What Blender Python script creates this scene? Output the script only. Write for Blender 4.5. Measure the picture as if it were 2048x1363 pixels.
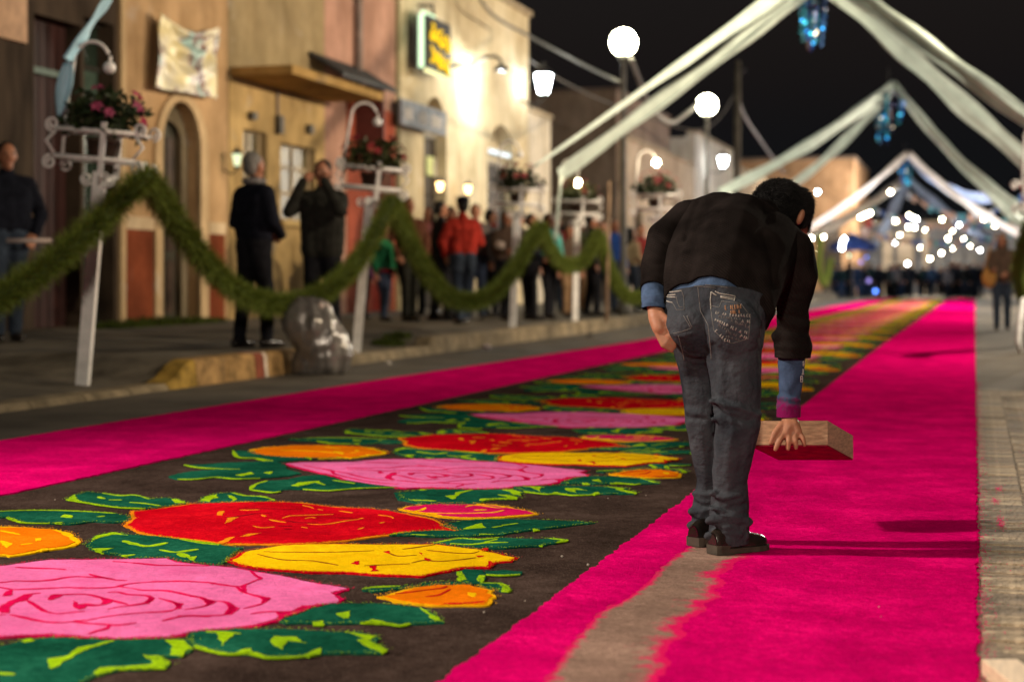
import bpy, bmesh, math, random
import numpy as np
from mathutils import Vector, Matrix, Euler, noise
from mathutils.geometry import tessellate_polygon

for _o in list(bpy.data.objects):
    bpy.data.objects.remove(_o, do_unlink=True)
SC = bpy.context.scene
COL = SC.collection
random.seed(11)
RNG = np.random.default_rng(5)

# ------------------------------------------------------------------ camera
F, CX, HZ, CAMH = 3200.0, 1024.0, 560.0, 0.87      # focal length in pixels of the 2048 px wide frame
YAW = math.atan((1951.0 - CX) / F)                 # the street runs along +Y; the camera is turned to its left
CT, ST = math.cos(YAW), math.sin(YAW)
cam_d = bpy.data.cameras.new('camera')
cam = bpy.data.objects.new('camera', cam_d)
COL.objects.link(cam)
cam.location = (0, 0, CAMH)
cam.rotation_euler = (math.radians(90), 0, YAW)
cam_d.sensor_width = 36.0
cam_d.lens = 36.0 * F / 2048.0
cam_d.shift_y = (HZ - 681.5) / 2048.0
cam_d.clip_start = 0.05
cam_d.clip_end = 1500
cam_d.dof.use_dof = True
cam_d.dof.focus_distance = 5.35
cam_d.dof.aperture_fstop = 2.1
SC.camera = cam

# ------------------------------------------------------------------ sky, colour management
W = bpy.data.worlds.new('World')
SC.world = W
W.use_nodes = True
_nt = W.node_tree
_sky = _nt.nodes.new('ShaderNodeTexSky')
_sky.sky_type = 'NISHITA'
_sky.sun_disc = False
_sky.sun_elevation = math.radians(-3.0)
_sky.sun_rotation = math.radians(200)
_bg = _nt.nodes['Background']
_bg.inputs['Strength'].default_value = 0.10
_add = _nt.nodes.new('ShaderNodeMix')            # night sky: the last skylight plus a faint town glow
_add.data_type = 'RGBA'; _add.blend_type = 'ADD'
_add.inputs['Factor'].default_value = 1.0
_add.inputs[7].default_value = (0.055, 0.058, 0.066, 1)
_nt.links.new(_sky.outputs[0], _add.inputs[6])
_nt.links.new(_add.outputs[2], _bg.inputs['Color'])
SC.view_settings.view_transform = 'Standard'
SC.view_settings.look = 'None'
SC.view_settings.exposure = 0.0
SC.view_settings.gamma = 1.0
SC.view_settings.use_curve_mapping = False
SC.cycles.use_denoising = True
SC.cycles.denoising_input_passes = 'RGB_ALBEDO_NORMAL'
SC.cycles.denoising_prefilter = 'ACCURATE'
SC.cycles.max_bounces = 6
SC.cycles.diffuse_bounces = 3
SC.cycles.glossy_bounces = 3
SC.cycles.transmission_bounces = 4
SC.cycles.transparent_max_bounces = 8
SC.cycles.sample_clamp_indirect = 1.5
SC.cycles.caustics_reflective = False
SC.cycles.caustics_refractive = False
SC.cycles.use_light_tree = True

# ------------------------------------------------------------------ geometry helpers
def pix(x, y, zc):
    """world point seen at photo pixel (x, y) at depth zc metres"""
    xc = (x - CX) / F * zc
    return Vector((xc * CT - zc * ST, xc * ST + zc * CT, CAMH - (y - HZ) / F * zc))

def gp(x, y, z=0.0):
    """ground point (height z) seen at photo pixel (x, y)"""
    p = pix(x, y, F * (CAMH - z) / (y - HZ))
    return p

def depth_of(v):
    return -v[0] * ST + v[1] * CT

def proj(v):
    zc = depth_of(v)
    xc = v[0] * CT + v[1] * ST
    return CX + F * xc / zc, HZ - F * (v[2] - CAMH) / zc

def wallp(x, y, X):
    """point on the vertical plane of constant X seen at pixel (x, y)"""
    a = (x - CX) / F
    zc = X / (a * CT - ST)
    return pix(x, y, zc)

def wy(x, X):
    return wallp(x, HZ, X)[1]

class MB:
    """collects vertices and faces, then links them as one mesh object"""
    def __init__(s):
        s.v, s.f, s.n = [], [], 0
    def add(s, vs, fs):
        s.v.extend([tuple(p) for p in vs])
        s.f.extend([tuple(i + s.n for i in q) for q in fs])
        s.n += len(vs)
        return s
    def box(s, a, b):
        (x0, y0, z0), (x1, y1, z1) = a, b
        vs = [(x0, y0, z0), (x1, y0, z0), (x1, y1, z0), (x0, y1, z0), (x0, y0, z1), (x1, y0, z1), (x1, y1, z1), (x0, y1, z1)]
        fs = [(0, 3, 2, 1), (4, 5, 6, 7), (0, 1, 5, 4), (1, 2, 6, 5), (2, 3, 7, 6), (3, 0, 4, 7)]
        return s.add(vs, fs)
    def obox(s, c, ax, ay, az):
        """oriented box: centre and three half axes"""
        c, ax, ay, az = Vector(c), Vector(ax), Vector(ay), Vector(az)
        vs = [c + sx * ax + sy * ay + sz * az for sz in (-1, 1) for sy, sx in ((-1, -1), (-1, 1), (1, 1), (1, -1))]
        fs = [(0, 3, 2, 1), (4, 5, 6, 7), (0, 1, 5, 4), (1, 2, 6, 5), (2, 3, 7, 6), (3, 0, 4, 7)]
        return s.add(vs, fs)
    def tube(s, pts, r, n=8, cap=True, flat=None):
        pts = [Vector(p) for p in pts]
        m = len(pts)
        rs = r if isinstance(r, (list, tuple)) else [r] * m
        t0 = (pts[1] - pts[0]).normalized()
        ref = Vector((0, 0, 1)) if abs(t0.z) < 0.9 else Vector((1, 0, 0))
        nrm = t0.cross(ref).normalized()
        vs = []
        for i, p in enumerate(pts):
            t = (pts[min(i + 1, m - 1)] - pts[max(i - 1, 0)]).normalized()
            nrm = (nrm - t * nrm.dot(t)).normalized()
            bn = t.cross(nrm)
            for k in range(n):
                a = 2 * math.pi * k / n
                vs.append(p + (nrm * math.cos(a) + bn * math.sin(a)) * rs[i])
        fs = []
        for i in range(m - 1):
            for k in range(n):
                k2 = (k + 1) % n
                fs.append((i * n + k, i * n + k2, (i + 1) * n + k2, (i + 1) * n + k))
        if cap:
            fs.append(tuple(range(n - 1, -1, -1)))
            fs.append(tuple((m - 1) * n + k for k in range(n)))
        return s.add(vs, fs)
    def capsule(s, p0, r0, p1, r1, n=14, k=4):
        p0, p1 = Vector(p0), Vector(p1)
        d = p1 - p0
        L = d.length
        if L < 1e-6:
            return s.ball(p0, (r0, r0, r0), n)
        t = d / L
        path, rad = [], []
        for i in range(k):
            a = math.pi / 2 * (1 - i / k)
            path.append(p0 - t * r0 * math.sin(a) * 0.999); rad.append(max(r0 * math.cos(a), r0 * 0.04))
        path.append(p0); rad.append(r0)
        path.append(p1); rad.append(r1)
        for i in range(1, k + 1):
            a = math.pi / 2 * i / k
            path.append(p1 + t * r1 * math.sin(a) * 0.999); rad.append(max(r1 * math.cos(a), r1 * 0.04))
        return s.tube(path, rad, n)
    def ball(s, c, r, n=16, rot=None):
        c = Vector(c)
        if not isinstance(r, (list, tuple)):
            r = (r, r, r)
        m = max(6, n // 2)
        vs = [Vector((0, 0, -r[2]))]
        for i in range(1, m):
            a = -math.pi / 2 + math.pi * i / m
            for k in range(n):
                b = 2 * math.pi * k / n
                vs.append(Vector((r[0] * math.cos(a) * math.cos(b), r[1] * math.cos(a) * math.sin(b), r[2] * math.sin(a))))
        vs.append(Vector((0, 0, r[2])))
        fs = [(0, 1 + (k + 1) % n, 1 + k) for k in range(n)]
        for i in range(m - 2):
            for k in range(n):
                k2 = (k + 1) % n
                fs.append((1 + i * n + k, 1 + i * n + k2, 1 + (i + 1) * n + k2, 1 + (i + 1) * n + k))
        top = len(vs) - 1
        fs += [(top, 1 + (m - 2) * n + k, 1 + (m - 2) * n + (k + 1) % n) for k in range(n)]
        if rot is not None:
            vs = [rot @ v for v in vs]
        return s.add([c + v for v in vs], fs)
    def lathe(s, prof, c=(0, 0, 0), n=16):
        c = Vector(c)
        vs, fs = [], []
        for (r, z) in prof:
            for k in range(n):
                a = 2 * math.pi * k / n
                vs.append(c + Vector((r * math.cos(a), r * math.sin(a), z)))
        for i in range(len(prof) - 1):
            for k in range(n):
                k2 = (k + 1) % n
                fs.append((i * n + k, i * n + k2, (i + 1) * n + k2, (i + 1) * n + k))
        fs.append(tuple(range(n - 1, -1, -1)))
        fs.append(tuple((len(prof) - 1) * n + k for k in range(n)))
        return s.add(vs, fs)
    def prism(s, poly, z0, z1, M=None, holes=()):
        """polygon (2D, with holes) extruded from z0 to z1; M maps (x, y, z) to the world"""
        loops = [list(poly)] + [list(h) for h in holes]
        flat = [p for L in loops for p in L]
        tris = tessellate_polygon([[Vector((p[0], p[1], 0)) for p in L] for L in loops])
        n = len(flat)
        vs = [Vector((p[0], p[1], z0)) for p in flat] + [Vector((p[0], p[1], z1)) for p in flat]
        if M is not None:
            vs = [M(v) for v in vs]
        fs = []
        for a, b, c in tris:
            u = (flat[b][0] - flat[a][0]) * (flat[c][1] - flat[a][1]) - (flat[b][1] - flat[a][1]) * (flat[c][0] - flat[a][0])
            if u < 0:
                a, b, c = a, c, b
            fs.append((a + n, b + n, c + n))
            fs.append((a, c, b))
        o = 0
        for li, L in enumerate(loops):
            ar = sum(L[i][0] * L[(i + 1) % len(L)][1] - L[(i + 1) % len(L)][0] * L[i][1] for i in range(len(L)))
            for i in range(len(L)):
                a, b = o + i, o + (i + 1) % len(L)
                if (ar > 0) == (li == 0):
                    fs.append((a, b, b + n, a + n))
                else:
                    fs.append((b, a, a + n, b + n))
            o += len(L)
        return s.add(vs, fs)
    def build(s, name, mat, parent=None, smooth=False, origin=None):
        me = bpy.data.meshes.new(name)
        o = Vector(origin) if origin is not None else Vector((0, 0, 0))
        me.from_pydata([tuple(Vector(v) - o) for v in s.v] if origin is not None else s.v, [], s.f)
        if smooth:
            me.polygons.foreach_set('use_smooth', [True] * len(me.polygons))
        me.update()
        return link(name, me, mat, parent, o)

def link(name, me, mat, parent=None, loc=None):
    ob = bpy.data.objects.new(name, me)
    COL.objects.link(ob)
    if mat is not None and me is not None and len(me.materials) == 0:
        me.materials.append(mat)
    if parent is not None:
        ob.parent = parent
    if loc is not None:
        ob.location = loc
    return ob

def tag(o, label=None, cat=None, group=None, kind=None):
    if label: o['label'] = label
    if cat: o['category'] = cat
    if group: o['group'] = group
    if kind: o['kind'] = kind
    return o

def thing(name, label, cat, loc=(0, 0, 0), rz=0.0, group=None):
    o = bpy.data.objects.new(name, None)
    o.empty_display_size = 0.1
    COL.objects.link(o)
    o.location = loc
    o.rotation_euler = (0, 0, rz)
    return tag(o, label, cat, group)

def copy_tree(o, parent=None):
    c = o.copy()
    COL.objects.link(c)
    c.parent = parent
    for ch in list(o.children):
        copy_tree(ch, c)
    return c

def arc_pts(c, r, a0, a1, n, u, w):
    c, u, w = Vector(c), Vector(u), Vector(w)
    return [c + u * (r * math.cos(a0 + (a1 - a0) * i / n)) + w * (r * math.sin(a0 + (a1 - a0) * i / n)) for i in range(n + 1)]

def remeshed(mb, name, voxel, smooth_it=6, disp=None, factor=0.5):
    """union of overlapping closed shapes as one continuous smooth surface"""
    me = bpy.data.meshes.new(name + '_raw')
    me.from_pydata(mb.v, [], mb.f)
    ob = bpy.data.objects.new(name + '_raw', me)
    COL.objects.link(ob)
    m = ob.modifiers.new('r', 'REMESH')
    m.mode = 'VOXEL'
    m.voxel_size = voxel
    s = ob.modifiers.new('s', 'SMOOTH')
    s.factor = factor
    s.iterations = smooth_it
    dg = bpy.context.evaluated_depsgraph_get()
    dg.update()
    out = bpy.data.meshes.new_from_object(ob.evaluated_get(dg))
    bpy.data.objects.remove(ob, do_unlink=True)
    bpy.data.meshes.remove(me)
    out.name = name
    if disp is not None:
        n = len(out.vertices)
        co = np.empty(n * 3); out.vertices.foreach_get('co', co); co = co.reshape(-1, 3)
        no = np.empty(n * 3); out.vertices.foreach_get('normal', no); no = no.reshape(-1, 3)
        co = co + no * disp(co, no)[:, None]
        out.vertices.foreach_set('co', co.ravel())
    out.polygons.foreach_set('use_smooth', [True] * len(out.polygons))
    out.update()
    return out

# ------------------------------------------------------------------ materials
_MATS = {}
def mat(name, col, rough=0.8, var=0.12, scale=6.0, bump=0.0, bscale=60.0, spec=0.3, metal=0.0, col2=None, detail=6.0,
        sheen=0.0, stretch=None, trans=0.0, coat=0.0, bdist=0.01):
    if name in _MATS:
        return _MATS[name]
    m = bpy.data.materials.new(name)
    m.use_nodes = True
    nt = m.node_tree
    b = nt.nodes['Principled BSDF']
    b.inputs['Roughness'].default_value = rough
    b.inputs['Metallic'].default_value = metal
    b.inputs['Specular IOR Level'].default_value = spec
    b.inputs['Sheen Weight'].default_value = sheen
    b.inputs['Coat Weight'].default_value = coat
    b.inputs['Transmission Weight'].default_value = trans
    tc = nt.nodes.new('ShaderNodeTexCoord')
    src = tc.outputs['Object']
    if stretch:
        mp = nt.nodes.new('ShaderNodeMapping')
        mp.inputs['Scale'].default_value = stretch
        nt.links.new(src, mp.inputs['Vector'])
        src = mp.outputs[0]
    nz = nt.nodes.new('ShaderNodeTexNoise')
    nz.inputs['Scale'].default_value = scale
    nz.inputs['Detail'].default_value = detail
    nz.inputs['Roughness'].default_value = 0.6
    nt.links.new(src, nz.inputs['Vector'])
    cr = nt.nodes.new('ShaderNodeValToRGB')
    c2 = col2 if col2 else tuple(min(1, c * (1 + 2 * var)) for c in col)
    c1 = col if col2 else tuple(c * (1 - 2 * var) for c in col)
    cr.color_ramp.elements[0].position = 0.3
    cr.color_ramp.elements[1].position = 0.7
    cr.color_ramp.elements[0].color = (*c1, 1)
    cr.color_ramp.elements[1].color = (*c2, 1)
    nt.links.new(nz.outputs['Fac'], cr.inputs['Fac'])
    nt.links.new(cr.outputs['Color'], b.inputs['Base Color'])
    if bump:
        bn = nt.nodes.new('ShaderNodeTexNoise')
        bn.inputs['Scale'].default_value = bscale
        bn.inputs['Detail'].default_value = 4
        nt.links.new(src, bn.inputs['Vector'])
        bp = nt.nodes.new('ShaderNodeBump')
        bp.inputs['Strength'].default_value = bump
        bp.inputs['Distance'].default_value = bdist
        nt.links.new(bn.outputs['Fac'], bp.inputs['Height'])
        nt.links.new(bp.outputs[0], b.inputs['Normal'])
    _MATS[name] = m
    return m

def emit(name, col, strength, sample=True):
    if name in _MATS:
        return _MATS[name]
    m = bpy.data.materials.new(name)
    m.use_nodes = True
    nt = m.node_tree
    nt.nodes.clear()
    e = nt.nodes.new('ShaderNodeEmission')
    e.inputs['Color'].default_value = (*col, 1)
    e.inputs['Strength'].default_value = strength
    o = nt.nodes.new('ShaderNodeOutputMaterial')
    nt.links.new(e.outputs[0], o.inputs['Surface'])
    if not sample:
        m.cycles.emission_sampling = 'NONE'
    _MATS[name] = m
    return m

def sawdust(name, col, var=0.10, fleck=None, fl=0.62, second=None, amount=0.5):
    """dyed sawdust: fine grain in colour and relief, broad uneven patches from the sieve"""
    m = bpy.data.materials.new(name)
    m.use_nodes = True
    nt = m.node_tree
    b = nt.nodes['Principled BSDF']
    b.inputs['Roughness'].default_value = 0.95
    b.inputs['Specular IOR Level'].default_value = 0.0
    geo = nt.nodes.new('ShaderNodeNewGeometry')
    def nz(scale, detail, rough=0.6):
        n = nt.nodes.new('ShaderNodeTexNoise')
        n.inputs['Scale'].default_value = scale; n.inputs['Detail'].default_value = detail; n.inputs['Roughness'].default_value = rough
        nt.links.new(geo.outputs['Position'], n.inputs['Vector'])
        return n.outputs['Fac']
    def math_(op, x, y):
        q = nt.nodes.new('ShaderNodeMath'); q.operation = op
        for i, s in enumerate((x, y)):
            if isinstance(s, (int, float)): q.inputs[i].default_value = s
            else: nt.links.new(s, q.inputs[i])
        return q.outputs[0]
    broad = nz(3.1, 5, 0.65)
    grain = nz(330, 2, 0.8)
    mid = nz(46, 4, 0.7)
    f = math_('ADD', math_('MULTIPLY', broad, 0.75), math_('ADD', math_('MULTIPLY', grain, 0.75), math_('MULTIPLY', mid, 0.5)))
    cr = nt.nodes.new('ShaderNodeValToRGB')
    cr.color_ramp.elements[0].position = 0.72
    cr.color_ramp.elements[1].position = 1.0
    e = cr.color_ramp.elements.new(0.98)
    lo = [c * (1 - 2.6 * var) for c in col]; hi = [min(1, c * (1 + 1.5 * var) + 0.02 * var) for c in col]
    nt.links.new(math_('MULTIPLY', f, 0.9), cr.inputs['Fac'])
    cr.color_ramp.elements[0].color = (*lo, 1); e.color = (*col, 1); cr.color_ramp.elements[2].color = (*hi, 1)
    out = cr.outputs['Color']
    if second:                                      # a second dye sifted unevenly into the first
        r2 = nt.nodes.new('ShaderNodeMapRange')
        r2.inputs[1].default_value = 0.50; r2.inputs[2].default_value = 0.72; r2.inputs[4].default_value = amount
        nt.links.new(math_('ADD', math_('MULTIPLY', nz(5.5, 7, 0.75), 0.85), math_('MULTIPLY', grain, 0.15)), r2.inputs[0])
        m2 = nt.nodes.new('ShaderNodeMix'); m2.data_type = 'RGBA'
        nt.links.new(r2.outputs[0], m2.inputs['Factor']); nt.links.new(out, m2.inputs[6]); m2.inputs[7].default_value = (*second, 1)
        out = m2.outputs[2]
    if fleck:
        r3 = nt.nodes.new('ShaderNodeValToRGB')
        r3.color_ramp.elements[0].position = fl; r3.color_ramp.elements[1].position = fl + 0.07
        nt.links.new(nz(210, 1), r3.inputs['Fac'])
        mc = nt.nodes.new('ShaderNodeMix'); mc.data_type = 'RGBA'
        nt.links.new(r3.outputs['Color'], mc.inputs['Factor'])
        nt.links.new(out, mc.inputs[6])
        mc.inputs[7].default_value = (*fleck, 1)
        out = mc.outputs[2]
    nt.links.new(out, b.inputs['Base Color'])
    bp = nt.nodes.new('ShaderNodeBump'); bp.inputs['Strength'].default_value = 0.8; bp.inputs['Distance'].default_value = 0.007
    nt.links.new(math_('ADD', nz(140, 5, 0.75), math_('MULTIPLY', nz(14, 3), 2.2)), bp.inputs['Height'])
    nt.links.new(bp.outputs[0], b.inputs['Normal'])
    return m

# ------------------------------------------------------------------ large lights (most sit in lamps built further down, the rest are added fill)
FX = -10.5                                   # plane of the house fronts on the left
KEY_POS = Vector((-8.6, 2.75, 5.6))          # work floodlight on its mast, left of the camera
KEY_AIM = Vector((-0.3, 4.3, 0.0))
def add_light(kind, name, loc, power, col, size, parent=None, aim=None, cone=None, blend=0.5):
    d = bpy.data.lights.new(name, kind)
    d.energy = power
    d.color = col
    d.shadow_soft_size = size
    if kind == 'SPOT':
        d.spot_size = math.radians(cone)
        d.spot_blend = blend
    o = bpy.data.objects.new(name, d)
    COL.objects.link(o)
    o.location = loc
    if aim is not None:
        o.rotation_euler = (Vector(aim) - Vector(loc)).to_track_quat('-Z', 'Y').to_euler()
    return o
add_light('SPOT', 'key_floodlight_beam', KEY_POS, 5200, (1.0, 0.88, 0.74), 0.17, aim=KEY_AIM, cone=80, blend=1.0)
LAMPS_RIGHT = [(3.4, 12.5, 5.2), (3.4, 23.0, 5.2), (3.4, 35.0, 5.2), (3.4, 50.0, 5.2)]
for _p, _e, _aim in zip(LAMPS_RIGHT, (2300, 4800, 5200, 4000), ((-10.5, 13.5, 3.6), (-10.5, 25, 3.9), (-10.5, 37, 3.9), None)):
    _q = Vector(_p) - Vector((0.0, 0, 0.20))
    if _aim:                                 # beams of the three nearest shaped as cones to keep light off the carpet
        add_light('SPOT', 'street_lamp_beam', _q, _e, (1.0, 0.81, 0.55), 0.14, aim=_aim, cone=66, blend=0.75)
    else:
        add_light('POINT', 'lamp_and_fill_glow', _q, _e, (1.0, 0.86, 0.66), 0.14)
add_light('POINT', 'lamp_and_fill_glow', (3.4, 19.0, 5.0), 2300, (1.0, 0.86, 0.66), 0.14)  # fill lamp added to brighten the middle of the carpet
LAMP_BACK = (0.7, -5.6, 5.0)                # street lamp behind the camera
add_light('POINT', 'lamp_and_fill_glow', Vector(LAMP_BACK) - Vector((0, 0, 0.2)), 3000, (1.0, 0.86, 0.68), 0.20)
GOOSE = wallp(1003, 140, FX + 0.75)
add_light('POINT', 'gooseneck_glow', GOOSE - Vector((0, 0, 0.14)), 260, (0.93, 1.0, 0.95), 0.06)
add_light('POINT', 'far_end_fill', (-2.0, 88, 4.4), 9000, (1.0, 0.93, 0.80), 0.3)  # added fill for the far end, no lamp stands here
add_light('POINT', 'far_end_fill', (-2.5, 61, 2.2), 1000, (0.92, 0.96, 1.0), 0.5)  # low fill added to light the streamers from beneath

add_light('POINT', 'far_end_fill', (-2.5, 52, 2.4), 800, (0.95, 0.96, 1.0), 0.3)  # another added low fill without a lamp body
add_light('POINT', 'lamp_and_fill_glow', (3.4, 37.0, 5.0), 2600, (1.0, 0.88, 0.70), 0.14)  # second added fill lamp, brightens the street farther on
# ------------------------------------------------------------------ road
M_road = mat('road_concrete', (0.10, 0.083, 0.064), 0.9, 0.22, 1.3, 0.5, 35, 0.2)
bmr = MB()
bmr.add([(-400, -40, 0), (400, -40, 0), (400, 900, 0), (-400, 900, 0)], [(0, 1, 2, 3)])
road = bmr.build('road', M_road)
tag(road, kind='structure')
M_brick = [mat('paver_%d' % i, c, 0.85, 0.30, 13, 1.0, 34, 0.2, bdist=0.02) for i, c in enumerate([(0.30, 0.225, 0.15), (0.37, 0.285, 0.19), (0.22, 0.17, 0.12)])]
_bm = []
for mi in range(3):
    me = bpy.data.meshes.new('brick')
    b = bmesh.new()
    bmesh.ops.create_cube(b, size=1.0)
    for v in b.verts:
        v.co = Vector((v.co.x * 0.163, v.co.y * 0.098, v.co.z * 0.03))
        if v.co.z > 0:
            v.co.x *= 0.97; v.co.y *= 0.90
    b.to_mesh(me); b.free()
    me.materials.append(M_brick[mi])
    _bm.append(me)
bed = MB().box((-0.03, 2.2, 0.001), (0.62, 13.1, 0.0075)).build('joint_bed', mat('joint_sand', (0.24, 0.185, 0.13), 0.95, 0.3, 30, 0.6, 120), road)
r_ = random.Random(3)
for c in range(3):
    yy = 2.45 + 0.05 * c
    while yy < (9.0 if c == 2 else 13.0):
        d = r_.uniform(0.07, 0.21)
        o = link('brick', r_.choice(_bm), None, road, (0.095 + c * 0.170 + r_.uniform(-.003, .003), yy + d / 2, r_.uniform(-0.007, -0.001)))
        o.scale = (1, (d - 0.004) / 0.098, 1)
        o.rotation_euler = (r_.uniform(-.012, .012), r_.uniform(-.02, .02), r_.uniform(-.025, .025))
        yy += d

# ------------------------------------------------------------------ pavement with kerb on the left
KX = -6.15
def smooth(a, b, t):
    t = max(0, min(1, (t - a) / (b - a)))
    return t * t * (3 - 2 * t)
Y345, Y395, Y690, Y870 = (wy(p, KX) for p in (338, 392, 692, 868))
def kerb_z(y):
    return 0.05 + 0.17 * smooth(Y345, Y395, y) - 0.12 * smooth(Y690 - 0.05, Y690 + 0.5, y) + 0.10 * smooth(Y870 - 0.12, Y870 + 0.02, y)
def pave_z(x, y):
    t = (KX - 0.2 - x) / (KX - 0.2 - FX)
    e = kerb_z(y)
    return e + (0.30 - e) * max(0, min(1, t)) ** 0.8 - 0.006
M_pave = mat('pavement_concrete', (0.105, 0.088, 0.066), 0.92, 0.25, 2.2, 0.5, 28, 0.2)
xs = [KX - 0.19 - (KX - 0.19 - FX) * i / 10 for i in range(11)] + [FX - 0.6]
ys = [4 + 0.4 * i for i in range(90)] + [40 + 4 * i for i in range(25)]
bmp = MB()
bmp.add([(x, y, pave_z(x, y)) for y in ys for x in xs],
        [(j * 12 + i + 1, j * 12 + i, (j + 1) * 12 + i, (j + 1) * 12 + i + 1) for j in range(len(ys) - 1) for i in range(11)])
pave = bmp.build('pavement', M_pave, smooth=True)
tag(pave, kind='structure')
M_kerb = mat('kerb_stone', (0.20, 0.155, 0.095), 0.9, 0.25, 5, 0.6, 40, 0.2)
M_kerby = mat('kerb_yellow_paint', (0.30, 0.185, 0.035), 0.85, 0.25, 8, 0.5, 40, 0.2)
M_kerbt = mat('kerb_ochre_paint', (0.30, 0.18, 0.07), 0.85, 0.28, 7, 0.5, 40, 0.2)
M_kerbr = mat('kerb_red_paint', (0.22, 0.06, 0.035), 0.85, 0.15, 8, 0.4, 40, 0.2)
M_kerbw = mat('kerb_white_paint', (0.62, 0.52, 0.42), 0.85, 0.15, 8, 0.4, 40, 0.2)
def kerb(y0, y1, m):
    b = MB()
    n = max(2, int((y1 - y0) / 0.12) + 1)
    vs = []
    for i in range(n):
        y = y0 + (y1 - y0) * i / (n - 1)
        z = kerb_z(y)
        j = 0.006 * math.sin(y * 7.3) + 0.004 * math.sin(y * 23)
        vs += [(KX + 0.02 + j, y, -0.02), (KX + j, y, z - 0.025), (KX - 0.025 + j, y, z), (KX - 0.2, y, z + 0.002), (KX - 0.2, y, -0.02)]
    fs = [(i * 5 + k, i * 5 + (k + 1) % 5, (i + 1) * 5 + (k + 1) % 5, (i + 1) * 5 + k) for i in range(n - 1) for k in range(5)]
    fs += [(0, 1, 2, 3, 4), tuple((n - 1) * 5 + k for k in (4, 3, 2, 1, 0))]
    b.add(vs, fs)
    return b.build('kerb_stone', m, pave)
yk = lambda p: wy(p, KX)
cuts = [(yk(-140), M_kerb), (yk(-40), M_kerb), (yk(62), M_kerb), (yk(170), M_kerb), (yk(262), M_kerb), (yk(336), M_kerby), (yk(392), M_kerbt), (yk(455), M_kerbt),
        (yk(509), M_kerbr), (yk(525), M_kerbw), (yk(533), M_kerbt), (yk(600), M_kerb), (yk(640), M_kerb), (yk(690), M_kerb), (yk(740), M_kerb),
        (yk(790), M_kerb), (yk(868), M_kerb)]
for (a, m), (b_, _) in zip(cuts, cuts[1:]):
    kerb(a + 0.006, b_ - 0.006, m)
ya = cuts[-1][0]
while ya < 75:
    kerb(ya + 0.008, ya + 1.19, M_kerb)
    ya += 1.2
# moss and weeds at the wall foot and on the pavement
M_moss = mat('weed_green', (0.055, 0.075, 0.012), 0.9, 0.3, 20, 0.3, 40, 0.15)
def weeds(name, cx, cy, rx, ry, n, h, label, seed):
    r = random.Random(seed)
    b = MB()
    for i in range(n):
        a, d = r.uniform(0, 6.28), math.sqrt(r.random())
        x, y = cx + rx * d * math.cos(a), cy + ry * d * math.sin(a)
        z = pave_z(x, y) - 0.005
        hh = h * r.uniform(0.5, 1.2) * (1.1 - 0.6 * d)
        t = r.uniform(0, 6.28); lx, ly = math.cos(t) * 0.012, math.sin(t) * 0.012
        ox, oy = r.uniform(-.6, .6) * hh, r.uniform(-.6, .6) * hh
        b.add([(x - lx, y - ly, z), (x + lx, y + ly, z), (x + ox + lx * .5, y + oy + ly * .5, z + hh * 0.8), (x + ox * 1.3, y + oy * 1.3, z + hh)], [(0, 1, 2, 3)])
    o = b.build(name, M_moss)
    return tag(o, label, 'grass', kind='stuff')
weeds('wall_foot_weeds', FX + 0.28, wy(265, FX) + 0.2, 0.25, 1.9, 1500, 0.13, 'weeds growing along the foot of the house walls', 1)
_g = gp(830, 688, 0.12)
weeds('kerb_grass_tuft', KX - 0.45, _g[1], 0.2, 0.45, 500, 0.10, 'low tuft of grass beside the kerb', 2)

# ------------------------------------------------------------------ the sawdust carpet
S_pink = sawdust('sawdust_hot_pink', (0.76, 0.0008, 0.150), 0.16, fleck=(0.80, 0.045, 0.22), fl=0.67, second=(0.44, 0.0, 0.10), amount=0.7)
S_brown = sawdust('sawdust_brown', (0.058, 0.037, 0.030), 0.26, fleck=(0.17, 0.125, 0.105), fl=0.64, second=(0.030, 0.019, 0.016), amount=0.8)
S_bare = sawdust('sand_bare', (0.34, 0.215, 0.165), 0.18)
S_rose = sawdust('sawdust_rose_pink', (0.84, 0.165, 0.43), 0.11, second=(0.72, 0.07, 0.28), amount=0.6)
S_crim = sawdust('sawdust_crimson', (0.70, 0.004, 0.085), 0.12)
S_red = sawdust('sawdust_red', (0.64, 0.003, 0.012), 0.16, second=(0.38, 0.002, 0.012), amount=0.8)
S_dred = sawdust('sawdust_dark_red', (0.30, 0.004, 0.010), 0.15)
S_org = sawdust('sawdust_orange', (0.88, 0.20, 0.004), 0.10, fleck=(0.85, 0.12, 0.002), fl=0.62)
S_orgl = sawdust('sawdust_light_orange', (0.90, 0.27, 0.010), 0.10)
S_yel = sawdust('sawdust_yellow', (0.92, 0.56, 0.004), 0.10, second=(0.85, 0.36, 0.003), amount=0.6)
S_yelo = sawdust('sawdust_amber', (0.92, 0.46, 0.006), 0.08)
S_bline = sawdust('sawdust_brown_line', (0.28, 0.06, 0.008), 0.15)
S_grn = sawdust('sawdust_green', (0.010, 0.105, 0.060), 0.24, second=(0.004, 0.042, 0.028), amount=0.85)
S_lime = sawdust('sawdust_lime', (0.34, 0.58, 0.008), 0.14, second=(0.10, 0.28, 0.02), amount=0.6)
S_mag = sawdust('sawdust_magenta', (0.66, 0.008, 0.105), 0.10)

PERIOD = 2.852
carpet = thing('sawdust_carpet', 'long dyed sawdust carpet with roses and hot pink borders down the street', 'carpet')

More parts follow.
